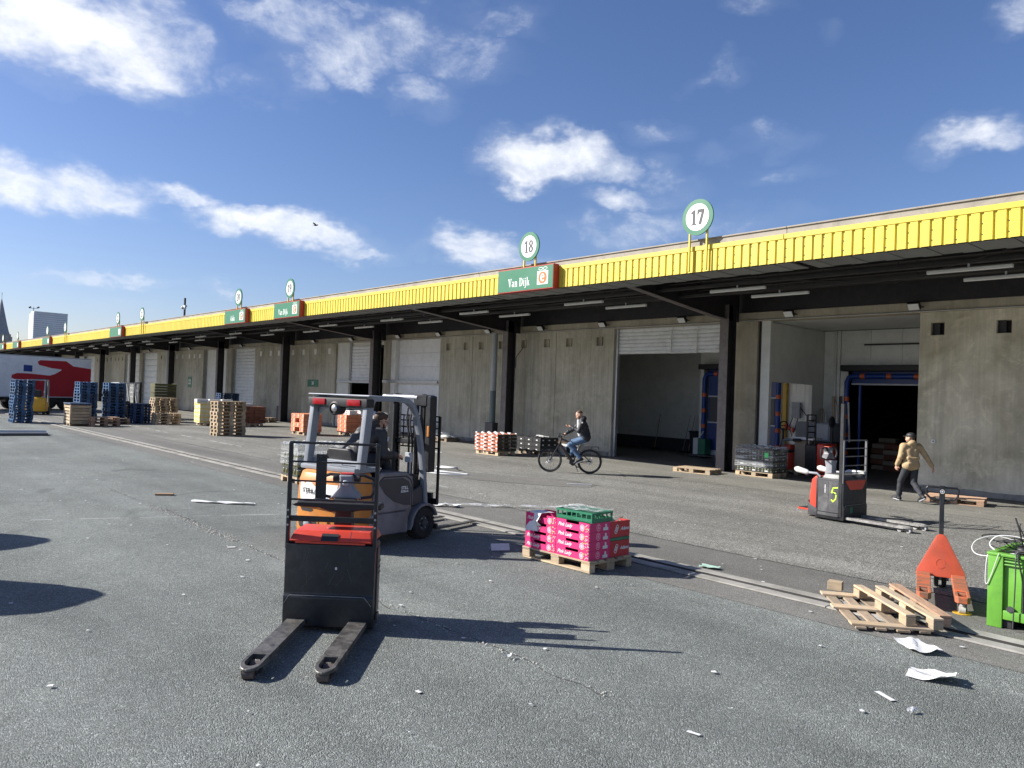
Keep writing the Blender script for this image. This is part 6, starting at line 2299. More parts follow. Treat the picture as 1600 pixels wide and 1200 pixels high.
# ================================================================ FORKLIFT
def forklift():
    # local: +x forward, y left, origin under the front axle
    hd = R(104)
    hv = V(math.cos(hd), math.sin(hd), 0)
    rt = V(hv.y, -hv.x, 0)
    org = V(-9.17, 6.64, 0) - rt * 0.585
    t = thing('forklift', 'grey and orange electric forklift driven by a man in a dark jacket', 'forklift', org, hd)
    t.scale = (1, 1.125, 1)
    # lower chassis
    b = B()
    b.prism([(-1.07, 0.17), (-0.33, 0.15), (-0.33, 0.34), (-0.25, 0.47), (-0.25, 0.93), (-1.07, 0.93)], (0, -0.48, 0), X, Z, Y, 0.94)
    ch = b.ob('chassis', M_MGREY, t, bevel=0.015, seg=2)
    for s in (-1, 1):
        y0 = s * 0.481 if s < 0 else 0.452

        def plate(nm, poly, mat, off, th=0.02, bev=0.006, par=ch):
            b = B()
            b.prism(poly, (0, y0 + (off if s > 0 else -off - th), 0), X, Z, Y, th)
            return b.ob(nm, mat, par, bevel=bev)
        # skirt below, swoop, dark door, light frame line
        plate('skirt_panel', [(-1.12, 0.17), (-0.36, 0.15), (-0.36, 0.40), (-0.40, 0.45), (-1.12, 0.46)], M_MGREY, 0.0, 0.03, 0.01)
        plate('side_cover', [(-1.06, 0.47), (-0.40, 0.46), (-0.27, 0.52), (-0.27, 0.86), (-0.33, 0.94), (-0.42, 1.01), (-0.95, 1.02), (-1.06, 0.92)], M_MGREY, 0.0, 0.035, 0.015)
        plate('dark_cover', [(-1.01, 0.90), (-0.90, 0.935), (-0.50, 0.925), (-0.38, 0.87), (-0.335, 0.78), (-0.335, 0.53), (-0.48, 0.545), (-0.68, 0.61), (-0.86, 0.73)], M_DGREY, 0.036, 0.006, 0.002)
        plate('cover_seam', [(-1.04, 0.87), (-0.90, 0.965), (-0.44, 0.955), (-0.335, 0.90), (-0.30, 0.82), (-0.30, 0.50), (-0.315, 0.50), (-0.315, 0.82), (-0.35, 0.89), (-0.45, 0.94), (-0.89, 0.948), (-1.03, 0.855)], M_BLACKM, 0.0358, 0.003, 0)
        plate('grip_recess', [(-0.92, 0.925), (-0.74, 0.93), (-0.76, 0.895), (-0.88, 0.885)], M_BLACKM, 0.0355, 0.004, 0)
        if s < 0:
            for txt, zz, sz in (('STILL', 0.785, 0.062), ('RX20-16', 0.735, 0.042)):
                me = text_mesh(txt, sz, M_WHITE, bold=0.002)
                place_text(me, ch, (-0.47, y0 - 0.0445, zz), X, Z)
        # front step / fairing between cover and mast
        plate('front_panel', [(-0.255, 0.50), (0.04, 0.50), (0.03, 0.74), (-0.02, 0.78), (-0.255, 0.70)], M_DGREY, -0.06, 0.045, 0.006)
        # mudguard and wheels
        b = B()
        arc = [(0.30 * math.cos(R(a)), 0.235 + 0.29 * math.sin(R(a))) for a in range(18, 181, 18)]
        inn = [(0.262 * math.cos(R(a)), 0.235 + 0.25 * math.sin(R(a))) for a in range(180, 17, -18)]
        b.prism(arc + [(-0.33, 0.17), (-0.30, 0.17)] + inn, (0, s * 0.30 if s > 0 else -0.53, 0), X, Z, Y, 0.23)
        b.ob('mudguard', M_MGREY, ch, bevel=0.006)
        b = B()
        prof = [(0.12, 0.0), (0.205, 0.0), (0.228, 0.02), (0.232, 0.05), (0.232, 0.13), (0.228, 0.16), (0.205, 0.18), (0.12, 0.18)]
        b.lathe((0, s * 0.43 - 0.09, 0.232), Y, prof, 32, closed=True)
        wh = b.ob('front_wheel', M_RUB, t, smooth=True)
        b = B()
        yo = s * 0.43 + s * 0.06
        b.lathe((0, yo, 0.232), (0, s, 0), [(0.122, -0.1), (0.122, 0.02), (0.112, 0.024), (0.10, 0.0), (0.055, 0.0), (0.05, 0.03), (0.0, 0.032)], 28)
        rm = b.ob('rim', M_DGREY, wh, smooth=True)
        b = B()
        for i in range(6):
            a = 2 * PI * i / 6
            b.lathe((0.077 * math.cos(a), yo, 0.232 + 0.077 * math.sin(a)), (0, s, 0), [(0.012, 0), (0.012, 0.012)], 6)
        b.ob('wheel_nut', M_GALV, wh)
        # tread blocks
        b = B()
        for i in range(28):
            a = 2 * PI * i / 28
            b.bar((0.2325 * math.cos(a), s * 0.43 - 0.075, 0.232 + 0.2325 * math.sin(a)), (0.2325 * math.cos(a), s * 0.43 + 0.075, 0.232 + 0.2325 * math.sin(a)), 0.022, 0.012, up=V(math.cos(a), 0, math.sin(a)))
        b.ob('tread', M_RUB, wh)
        b = B()
        b.lathe((-1.28, s * 0.20 - 0.06, 0.19), Y, [(0.1, 0), (0.18, 0.0), (0.19, 0.015), (0.19, 0.105), (0.18, 0.12), (0.1, 0.12)], 24)
        b.ob('rear_wheel', M_RUB, t, smooth=True)
    # counterweight: orange, rounded in plan, with tapering top
    b = B()
    plan = [(-1.08, -0.50), (-1.30, -0.50), (-1.43, -0.46), (-1.51, -0.38), (-1.545, -0.25), (-1.555, 0.0)]
    plan = plan + [(x, -y) for x, y in reversed(plan[:-1])]
    lev = [(0.20, 0.98, 0.0), (0.24, 1.0, 0.0), (0.62, 1.0, 0.0), (0.89, 0.985, 0.02), (0.995, 0.95, 0.06), (1.03, 0.90, 0.12)]
    vs, fs = [], []
    n = len(plan)
    for z_, sy, sx in lev:
        for x, y in plan:
            vs.append((x + sx * ((-x - 1.08) / 0.475), y * sy, z_))
    for j in range(len(lev) - 1):
        for i in range(n):
            fs.append((j * n + i, j * n + (i + 1) % n, (j + 1) * n + (i + 1) % n, (j + 1) * n + i))
    fs += [tuple(range(n - 1, -1, -1)), tuple(range((len(lev) - 1) * n, len(lev) * n))]
    b.add(vs, fs)
    cw = b.ob('counterweight', M_ORANGE, t, bevel=0.012, seg=2, smooth=True)
    # follow the curved back when adding the white panel, tow recess, steps
    def back_x(y, z_):
        ys = [p[1] for p in plan]
        a = abs(y)
        pl = [(-p[1], p[0]) for p in plan[:6]]            # y from .50 down to 0
        xx = pl[-1][1]
        for (ya, xa), (yb, xb) in zip(pl[:-1], pl[1:]):
            if yb <= a <= ya:
                f = (ya - a) / (ya - yb + 1e-6)
                xx = xa + (xb - xa) * f
        sx = 0.0 if z_ < 0.62 else (0.02 * (z_ - 0.62) / 0.24 if z_ < 0.86 else 0.02 + 0.04 * (z_ - 0.86) / 0.095)
        return xx + sx * ((-xx - 1.08) / 0.475)

    def wrap(nm, poly_rows, mat, off):
        """rows of (z, y0, y1): quad strip hugging the back"""
        b = B()
        N = 10
        vs, fs = [], []
        for z_, y0, y1 in poly_rows:
            for i in range(N + 1):
                y = y0 + (y1 - y0) * i / N
                vs.append((back_x(y, z_) - off, y, z_))
        for j in range(len(poly_rows) - 1):
            for i in range(N):
                a = j * (N + 1) + i
                fs.append((a, a + N + 1, a + N + 2, a + 1))
        k = len(vs)
        b.add(vs, fs)
        return link(nm, b.mesh(nm, mat, smooth=True), cw)
    wrap('white_panel', [(0.60, 0.16, 0.27), (0.64, -0.12, 0.30), (0.70, -0.22, 0.315), (0.80, -0.30, 0.33), (0.87, -0.31, 0.33), (0.90, -0.28, 0.31)], M_WHITE, 0.006)
    me = text_mesh('STILL', 0.082, M_INK, bold=0.003)
    o = place_text(me, cw, (-1.566, 0.14, 0.765), (0, -1, 0), Z)
    wrap('orange_flash', [(0.835, -0.02, 0.06), (0.87, -0.02, 0.12)], M_ORANGE, 0.010)
    wrap('tow_recess', [(0.26, 0.02, 0.30), (0.30, -0.02, 0.33), (0.36, -0.02, 0.33), (0.40, 0.02, 0.31)], M_BLACKM, 0.005)
    wrap('upper_recess', [(0.485, 0.10, 0.26), (0.505, 0.06, 0.28), (0.525, 0.06, 0.28)], M_BLACKM, 0.005)
    b = B()
    b.box(-1.575, -1.50, -0.34, 0.34, 0.545, 0.565)
    b.ob('ledge', M_ORANGE, cw, bevel=0.008)
    b = B()
    b.prism([(0.22, 0.575), (0.16, 0.575), (0.19, 0.625)], (-1.567, 0, 0), Y, Z, X, 0.01)
    b.ob('warning_triangle', M_BLACKM, cw)
    b = B()
    b.lathe((-1.56, -0.12, 0.36), (-1, 0, 0), [(0.09, -0.02), (0.09, 0.012), (0.07, 0.016), (0.065, 0.006), (0.0, 0.006)], 22)
    b.ob('tow_boss', M_ORANGE, cw, smooth=True)
    b = B()
    b.lathe((-1.555, 0.14, 0.32), (-1, 0, 0), [(0.05, 0), (0.05, 0.03), (0.03, 0.04)], 14)
    b.ob('tow_pin', M_HEAD, cw, smooth=True)
    # pale deck plate between counterweight and guard legs
    b = B()
    b.box(-1.40, -0.90, -0.47, 0.47, 1.032, 1.10)
    b.ob('rear_deck', M_GUARD, t, bevel=0.02, seg=2)
    b = B()
    b.prism([(-0.90, 0.94), (-0.30, 0.94), (-0.30, 0.985), (-0.62, 1.03), (-0.90, 1.03)], (0, -0.44, 0), X, Z, Y, 0.88)
    b.ob('seat_hood', M_DGREY, t, bevel=0.02, seg=2)
    # floor and footwell front
    b = B()
    b.box(-0.33, 0.1, -0.40, 0.40, 0.44, 0.48)
    b.prism([(-0.10, 0.48), (0.06, 0.48), (0.02, 0.90), (-0.10, 0.95), (-0.20, 0.92)], (0, -0.38, 0), X, Z, Y, 0.76)
    b.ob('dashboard', M_BLACKM, t, bevel=0.015)
    # seat
    b = B()
    b.box(-1.08, -0.58, -0.22, 0.26, 1.04, 1.13)
    st = b.ob('seat', M_BLACKM, t, bevel=0.035, seg=3)
    b = B()
    b.prism([(-0.22, 1.12), (0.26, 1.12), (0.24, 1.28), (0.19, 1.33), (-0.15, 1.33), (-0.20, 1.28)], (-1.14, 0, 0), Y, Z, X, 0.09)
    b.v = [(p[0] - (p[2] - 1.1) * 0.2, p[1], p[2]) for p in b.v]
    b.ob('backrest', M_BLACKM, st, bevel=0.03, seg=3)
    # overhead guard: grey posts and roof frame
    gz = 2.03
    for s in (-1, 1):
        y0 = s * 0.46
        b = B()
        # broad rear post leaning slightly forward
        b.prism([(-1.33, 1.08), (-1.22, 1.08), (-1.15, 1.55), (-1.11, 1.90), (-1.09, gz - 0.06), (-1.05, gz), (-1.20, gz), (-1.24, 1.9)], (0, y0 - 0.036, 0), X, Z, Y, 0.072)
        b.ob('guard_post', M_GUARD, t, bevel=0.012, seg=2)
        b = B()
        path = [(-1.15, gz + 0.0), (-0.62, gz + 0.005), (-0.42, gz - 0.02), (-0.30, gz - 0.09), (-0.21, gz - 0.22), (-0.12, 1.55), (-0.04, 1.15), (0.02, 0.80), (0.055, 0.48)]
        out, inn = [], []
        for i, (x, z_) in enumerate(path):
            a = V(*path[max(0, i - 1)], 0)
            c = V(*path[min(len(path) - 1, i + 1)], 0)
            d = (c - a).normalized()
            nrm = V(-d.y, d.x, 0)
            wd_ = 0.038 if i < 5 else 0.034
            out.append((x + nrm.x * wd_, z_ + nrm.y * wd_))
            inn.append((x - nrm.x * wd_, z_ - nrm.y * wd_))
        # strip as quads so that the concave bend stays clean
        vs, fs = [], []
        for i in range(len(path)):
            for p in (out[i], inn[i]):
                for yy in (y0 - 0.035, y0 + 0.035):
                    vs.append((p[0], yy, p[1]))
        for i in range(len(path) - 1):
            a = i * 4
            fs += [(a, a + 1, a + 5, a + 4), (a + 2, a + 6, a + 7, a + 3), (a, a + 4, a + 6, a + 2), (a + 1, a + 3, a + 7, a + 5)]
        fs += [(0, 2, 3, 1), (len(vs) - 4, len(vs) - 3, len(vs) - 1, len(vs) - 2)]
        b.add(vs, fs)
        b.ob('guard_rail', M_GUARD, t, bevel=0.01, seg=2)
    b = B()
    b.box(-1.22, -1.12, -0.42, 0.42, 1.10, 1.17)
    b.ob('lower_rail', M_GUARD, t, bevel=0.012)
    b = B()
    b.prism([(-0.42, 1.90), (-0.42, 1.79), (-0.34, 1.86), (-0.16, 1.875), (-0.10, 1.90), (0.10, 1.90), (0.16, 1.875), (0.34, 1.86), (0.42, 1.79), (0.42, 1.90)], (-1.16, 0, 0), Y, Z, X, 0.06)
    b.ob('rear_frame', M_GUARD, t, bevel=0.012)
    b = B()
    b.box(-1.27, -1.12, -0.51, 0.51, gz - 0.125, gz - 0.005)
    hb = b.ob('header_beam', M_BLACKM, t, bevel=0.02, seg=2)
    b = B()
    b.box(-1.25, -1.05, -0.53, 0.53, gz + 0.03, gz + 0.045)
    b.ob('roof_edge', M_LGREY, t, bevel=0.005)
    for s in (-1, 1):
        b = B()
        b.box(-1.285, -1.265, s * 0.30 - 0.11, s * 0.30 + 0.11, gz - 0.105, gz - 0.02)
        b.ob('tail_light', M_LENS, hb, bevel=0.015, seg=2)
    b = B()
    b.lathe((-1.27, 0.03, gz - 0.15), (-1, 0, 0), [(0.09, -0.12), (0.095, 0.0), (0.075, 0.015), (0.07, -0.01), (0.0, -0.01)], 18)
    wl_ = b.ob('work_light', M_BLACKM, hb, smooth=True)
    b = B()
    b.ell((-1.275, 0.03, gz - 0.15), (0.02, 0.05, 0.05), 12, 8)
    b.ob('lamp_glass', M_CHROME, wl_, smooth=True)
    for i in range(6):
        b = B()
        b.bar((-1.04 + i * 0.115, -0.43, gz - 0.0), (-1.04 + i * 0.115, 0.43, gz - 0.0), 0.02, 0.045)
        b.ob('roof_bar', M_GUARD, t)
    # mast: two uprights, inner channel, cylinders, chains, crossheads
    for s in (-1, 1):
        b = B()
        y0 = s * 0.30
        b.box(0.17, 0.28, y0 - 0.012, y0 + 0.012, 0.10, 2.09)
        b.box(0.17, 0.185, y0 - s * 0.06, y0, 0.10, 2.09)
        b.box(0.265, 0.28, y0 - s * 0.06, y0, 0.10, 2.09)
        b.ob('mast_upright', M_BLACK, t, bevel=0.003)
        b = B()
        y1 = s * 0.245
        b.box(0.20, 0.30, y1 - 0.012, y1 + 0.012, 0.12, 2.11)
        b.box(0.285, 0.30, y1 - s * 0.05, y1, 0.12, 2.11)
        b.ob('inner_upright', M_STEEL, t, bevel=0.003)
        b = B()
        b.tube([(0.15, s * 0.20, 0.2), (0.15, s * 0.20, 1.95)], 0.028, 12)
        b.ob('lift_cylinder', M_BLACK, t, smooth=True)
        b = B()
        for i in range(46):
            b.box(0.225 + 0.004 * (i % 2), 0.24 + 0.004 * (i % 2), s * 0.165 - 0.012 + 0.004 * (i % 2), s * 0.165 + 0.012 - 0.004 * (i % 2), 0.5 + i * 0.033, 0.528 + i * 0.033)
        b.ob('chain', M_FORKL, t)
        b = B()
        b.tube([(0.02, s * 0.36, 0.62), (0.18, s * 0.33, 1.12)], 0.035, 12)
        b.ob('tilt_cylinder', M_BLACK, t, smooth=True)
    b = B()
    b.tube([(0.16, -0.20, 2.06), (0.16, 0.42, 2.06)], 0.032, 12)
    b.ob('crosshead_tube', M_LGREY, t, smooth=True)
    b = B()
    b.box(0.14, 0.34, -0.37, -0.14, 1.93, 2.10)
    b.box(0.14, 0.32, 0.24, 0.38, 2.0, 2.10)
    b.box(0.18, 0.30, -0.29, 0.29, 0.55, 0.65)
    b.box(0.18, 0.30, -0.29, 0.29, 1.35, 1.43)
    b.ob('crosshead', M_BLACK, t, bevel=0.012)
    b = B()
    for k, (ya, zb) in enumerate(((-0.06, 1.85), (0.0, 1.7), (0.06, 1.78), (-0.12, 1.62))):
        b.tube([(0.15, ya - 0.1, zb + 0.12), (0.10, ya - 0.12, zb - 0.05), (0.12, ya - 0.16, zb - 0.3), (0.16, ya - 0.13, zb - 0.6), (0.17, ya - 0.12, zb - 1.0)], 0.014, 8)
    b.ob('hydraulic_hoses', M_BLACKM, t, smooth=True)
    # carriage with load rest and forks
    b = B()
    b.box(0.31, 0.36, -0.48, 0.48, 0.46, 0.55)
    b.box(0.31, 0.36, -0.48, 0.48, 0.10, 0.18)
    for s in (-1, 1):
        b.box(0.31, 0.36, s * 0.30 - 0.03, s * 0.30 + 0.03, 0.18, 0.46)
        b.box(0.30, 0.34, s * 0.20 - 0.03, s * 0.20 + 0.03, 0.05, 0.70)
    b.ob('carriage', M_BLACK, t, bevel=0.005)
    b = B()
    for s in (-1, 1):
        b.bar((0.345, s * 0.46, 0.55), (0.345, s * 0.46, 1.78), 0.03)
    for i in range(11):
        b.bar((0.345, -0.46 + i * 0.092, 1.30), (0.345, -0.46 + i * 0.092, 1.78), 0.012)
    for zz in (1.30, 1.40, 1.50, 1.60, 1.70, 1.78):
        b.bar((0.345, -0.46, zz), (0.345, 0.46, zz), 0.02)
    b.ob('load_rest', M_BLACK, t)
    b = B()
    b.box(0.15, 0.30, -0.44, -0.34, 0.95, 2.09)
    b.ob('mast_cover', M_BLACK, t, bevel=0.015)
    b = B()
    b.box(0.135, 0.152, -0.43, -0.39, 1.48, 1.64)
    b.ob('amber_light', M_ORANGE, t, bevel=0.006)
    for s in (-1, 1):
        b = B()
        y0 = s * 0.30
        b.prism([(0.365, 0.62), (0.405, 0.62), (0.405, 0.10), (0.43, 0.085), (1.55, 0.062), (1.56, 0.05), (0.39, 0.042), (0.365, 0.06)], (0, y0 - 0.05, 0), X, Z, Y, 0.10)
        b.ob('fork', M_FORK, t, bevel=0.004)
    # mirrors, console, steering wheel, papers
    b = B()
    b.box(-0.24, -0.20, -0.42, -0.32, 1.12, 1.26)
    b.tube([(-0.2, -0.38, 0.95), (-0.2, -0.38, 1.14)], 0.012, 6)
    b.ob('console', M_LGREY, t, bevel=0.008)
    b = B()
    b.tube([(-0.12, 0.02, 0.92), (-0.33, 0.02, 1.17)], 0.025, 8)
    cc = V(-0.35, 0.02, 1.20)
    ax = V(-0.21, 0, 0.25).normalized()
    u = Y.copy()
    w = ax.cross(u)
    b.tube([cc + (u * math.cos(a) + w * math.sin(a)) * 0.15 for a in [2 * PI * i / 20 for i in range(20)]], 0.014, 8, closed=True)
    for a in (0.5, 2.6, 4.7):
        b.tube([cc, cc + (u * math.cos(a) + w * math.sin(a)) * 0.15], 0.01, 6)
    b.ob('steering_wheel', M_BLACKM, t, smooth=True)
    b = B()
    b.tube([(-0.28, 0.44, 1.72), (-0.24, 0.36, 1.74), (-0.20, 0.30, 1.74)], 0.012, 6)
    b.ell((-0.2, 0.28, 1.74), (0.03, 0.07, 0.09), 12, 8)
    b.ob('mirror', M_LGREY, t, smooth=True)
    b = B()
    b.prism([(-0.20, 1.16), (0.10, 1.16), (0.07, 1.12), (-0.20, 1.12)], (-1.36, -0.02, 0), Y, Z, X, 0.02)
    b.ob('rear_tray', M_HEAD, t, bevel=0.004)
    return t, org, hd


FORK, FO, FH = forklift()


# yellow and dark forklifts parked far left
def far_lift(label, loc, rot, body, roof):
    t = thing('forklift', label, 'forklift', loc, rot)
    b = B()
    b.prism([(-1.2, 0.2), (0.1, 0.2), (0.1, 0.5), (-0.3, 0.72), (-0.5, 0.75), (-1.05, 1.05), (-1.2, 0.95)], (0, -0.5, 0), X, Z, Y, 1.0)
    b.ob('body', body, t, bevel=0.04, seg=2)
    b = B()
    b.box(-1.0, -0.3, -0.45, 0.45, 0.76, 1.0)
    b.box(-1.0, -0.8, -0.25, 0.25, 1.0, 1.45)
    b.ob('seat', M_BLACKM, t, bevel=0.04)
    b = B()
    for s in (-1, 1):
        b.tube([(-1.1, s * 0.44, 1.0), (-0.95, s * 0.44, 2.02), (-0.1, s * 0.44, 2.02), (0.15, s * 0.44, 0.5)], 0.05, 6)
    b.box(-0.95, -0.1, -0.45, 0.45, 1.99, 2.05)
    b.ob('overhead_guard', roof, t)
    b = B()
    for s in (-1, 1):
        b.box(0.25, 0.37, s * 0.32 - 0.04, s * 0.32 + 0.04, 0.1, 2.1)
    b.box(0.25, 0.37, -0.32, 0.32, 2.0, 2.1)
    b.box(0.37, 0.42, -0.45, 0.45, 0.1, 0.5)
    b.ob('mast', M_BLACK, t)
    for s in (-1, 1):
        b = B()
        b.box(0.42, 1.4, s * 0.28 - 0.05, s * 0.28 + 0.05, 0.05, 0.1)
        b.ob('fork', M_FORK, t)
        b = B()
        b.lathe((0.05, s * 0.46 - 0.08, 0.25), Y, [(0.15, 0), (0.25, 0.01), (0.25, 0.15), (0.15, 0.16)], 20)
        b.ob('wheel', M_RUB, t, smooth=True)
        b = B()
        b.lathe((-0.9, s * 0.40 - 0.07, 0.2), Y, [(0.1, 0), (0.2, 0.01), (0.2, 0.13), (0.1, 0.14)], 20)
        b.ob('wheel', M_RUB, t, smooth=True)
    return t


far_lift('yellow forklift parked before the red and white trailer', (-52.6, 9.7, 0), R(160), M_FYEL, M_HEAD)
far_lift('dark forklift with pale roof behind the low blue pallets', (-47.6, 13.4, 0.01), R(100), M_DGREY, M_LAMP)


# ================================================================ PEOPLE
def surface(prims, vox, k=0.02):
    """one continuous smooth skin round a set of tapered limbs ('c') and ellipsoids ('e')"""
    lo = np.full(3, 1e9)
    hi = -lo
    for p in prims:
        if p[0] == 'c':
            r = max(p[3], p[4])
            for q in p[1:3]:
                lo = np.minimum(lo, np.array(q) - r)
                hi = np.maximum(hi, np.array(q) + r)
        else:
            r = max(p[2])
            lo = np.minimum(lo, np.array(p[1]) - r)
            hi = np.maximum(hi, np.array(p[1]) + r)
    lo -= 4 * vox + k
    hi += 4 * vox + k
    n = np.ceil((hi - lo) / vox).astype(int) + 1
    G = np.full(n, 1.0, np.float32)
    for p in prims:
        mg = 3 * k + 3 * vox
        if p[0] == 'c':
            a, b = np.array(p[1], float), np.array(p[2], float)
            r = max(p[3], p[4])
            l_, h_ = np.minimum(a, b) - r - mg, np.maximum(a, b) + r + mg
        else:
            c = np.array(p[1], float)
            r = max(p[2])
            l_, h_ = c - r - mg, c + r + mg
        i0 = np.maximum(0, ((l_ - lo) / vox).astype(int))
        i1 = np.minimum(n, ((h_ - lo) / vox).astype(int) + 2)
        ax = [lo[d] + vox * np.arange(i0[d], i1[d]) for d in range(3)]
        Xg, Yg, Zg = np.meshgrid(*ax, indexing='ij')
        if p[0] == 'c':
            ab = b - a
            L2 = max(1e-9, ab @ ab)
            t = np.clip(((Xg - a[0]) * ab[0] + (Yg - a[1]) * ab[1] + (Zg - a[2]) * ab[2]) / L2, 0, 1)
            d = np.sqrt((Xg - a[0] - ab[0] * t) ** 2 + (Yg - a[1] - ab[1] * t) ** 2 + (Zg - a[2] - ab[2] * t) ** 2) - (p[3] + (p[4] - p[3]) * t)
        else:
            P = np.stack([Xg - c[0], Yg - c[1], Zg - c[2]], -1)
            if len(p) > 3 and p[3] is not None:
                P = P @ np.array(p[3])           # columns of the rotation are the ellipsoid axes
            rr_ = np.array(p[2])
            k0 = np.linalg.norm(P / rr_, axis=-1)
            k1 = np.linalg.norm(P / rr_ ** 2, axis=-1) + 1e-9
            d = np.where(k0 > 1e-6, k0 * (k0 - 1) / k1, -min(rr_))
        sub = G[i0[0]:i1[0], i0[1]:i1[1], i0[2]:i1[2]]
        h = np.maximum(k - np.abs(sub - d), 0) / k
        G[i0[0]:i1[0], i0[1]:i1[1], i0[2]:i1[2]] = np.minimum(sub, d) - h * h * k / 4
    # surface nets
    ins = G < 0
    c8 = [ins[i:n[0] - 1 + i, j:n[1] - 1 + j, l:n[2] - 1 + l] for i in (0, 1) for j in (0, 1) for l in (0, 1)]
    s = sum(x.astype(np.int8) for x in c8)
    act = (s > 0) & (s < 8)
    idx = np.full(act.shape, -1, np.int64)
    ijk = np.argwhere(act)
    idx[act] = np.arange(len(ijk))
    acc = np.zeros((len(ijk), 3))
    cnt = np.zeros(len(ijk))
    cor = np.array([(i, j, l) for i in (0, 1) for j in (0, 1) for l in (0, 1)])
    for a in range(8):
        for b in range(a + 1, 8):
            if np.abs(cor[a] - cor[b]).sum() != 1:
                continue
            va = G[tuple((ijk + cor[a]).T)]
            vb = G[tuple((ijk + cor[b]).T)]
            m_ = (va < 0) != (vb < 0)
            t = va / (va - vb + 1e-12)
            pos = cor[a] + (cor[b] - cor[a]) * t[:, None]
            acc[m_] += pos[m_]
            cnt[m_] += 1
    verts = lo + vox * (ijk + acc / cnt[:, None])
    faces = []
    for d in range(3):
        e, f = (d + 1) % 3, (d + 2) % 3
        sl0 = [slice(None)] * 3
        sl1 = [slice(None)] * 3
        sl0[d] = slice(0, n[d] - 1)
        sl1[d] = slice(1, n[d])
        a, b = ins[tuple(sl0)], ins[tuple(sl1)]
        for w_, flip in ((a & ~b, False), (~a & b, True)):
            q = np.argwhere(w_)
            q = q[(q[:, e] > 0) & (q[:, f] > 0) & (q[:, e] < n[e] - 1) & (q[:, f] < n[f] - 1)]
            oe, of = np.zeros(3, int), np.zeros(3, int)
            oe[e], of[f] = 1, 1
            quad = np.stack([idx[tuple((q - oe - of).T)], idx[tuple((q - of).T)], idx[tuple(q.T)], idx[tuple((q - oe).T)]], -1)
            faces.append(quad[:, ::-1] if flip else quad)
    return verts, np.concatenate(faces)


def skin_ob(name, prims, mat, vox, parent=None, k=0.02):
    v, f = surface(prims, vox, k)
    me = bpy.data.meshes.new(name)
    me.from_pydata(v.tolist(), [], f.tolist())
    me.materials.append(mat)
    me.shade_smooth()
    return link(name, me, parent)


def nv(v):
    v = np.array(v, float)
    return v / (np.linalg.norm(v) + 1e-9)


def hand(w, d, nrm, curl, side):
    """palm, four jointed fingers and a thumb; w wrist, d pointing direction, nrm out of the palm"""
    d, nrm = nv(d), nv(nrm)
    s = np.cross(d, nrm) * side              # towards the thumb
    w = np.array(w, float)
    pr_ = [('c', w, w + d * 0.03, 0.026, 0.028)]
    for o in (-0.028, -0.01, 0.01, 0.028):
        pr_.append(('c', w + d * 0.02 + s * o * 0.7, w + d * 0.085 + s * o, 0.014, 0.0125))
    for o, L in ((-0.030, 0.062), (-0.010, 0.076), (0.010, 0.082), (0.030, 0.072)):
        b = w + d * 0.085 + s * o
        d1 = nv(d * math.cos(curl) + nrm * math.sin(curl))
        d2 = nv(d * math.cos(curl * 2.1) + nrm * math.sin(curl * 2.1))
        m_ = b + d1 * L * 0.55
        pr_ += [('c', b, m_, 0.0105, 0.0095), ('c', m_, m_ + d2 * L * 0.5, 0.0095, 0.008)]
    b = w + d * 0.03 + s * 0.028
    t1 = nv(d * 0.6 + s * 0.75 + nrm * 0.35)
    t2 = nv(d * 0.85 + s * 0.25 + nrm * 0.45)
    pr_ += [('c', b, b + t1 * 0.04, 0.0135, 0.0115), ('c', b + t1 * 0.04, b + t1 * 0.04 + t2 * 0.032, 0.0115, 0.009)]
    return pr_


def basis(fwd_, up_):
    f = nv(fwd_)
    l = nv(np.cross(nv(up_), f))
    u = np.cross(f, l)
    return np.stack([f, l, u], -1)           # columns: forward, left, up


def head_prims(c, Bm):
    P = lambda x, y, z: np.array(c) + Bm @ np.array((x, y, z))
    pr_ = [('e', P(-0.012, 0, 0.03), (0.098, 0.076, 0.092), Bm), ('e', P(0.022, 0, -0.03), (0.07, 0.064, 0.085), Bm),
           ('c', P(0.03, 0.0, -0.085), P(0.058, 0, -0.095), 0.034, 0.024),
           ('c', P(0.08, 0, 0.01), P(0.104, 0, -0.03), 0.010, 0.015), ('c', P(0.075, -0.035, 0.022), P(0.075, 0.035, 0.022), 0.016, 0.016),
           ('c', P(0.082, -0.018, -0.062), P(0.082, 0.018, -0.062), 0.009, 0.009)]
    for s in (-1, 1):
        pr_.append(('e', P(-0.008, s * 0.078, -0.008), (0.020, 0.010, 0.034), Bm))
        pr_.append(('e', P(0.05, s * 0.045, -0.03), (0.03, 0.025, 0.03), Bm))
    return pr_, P


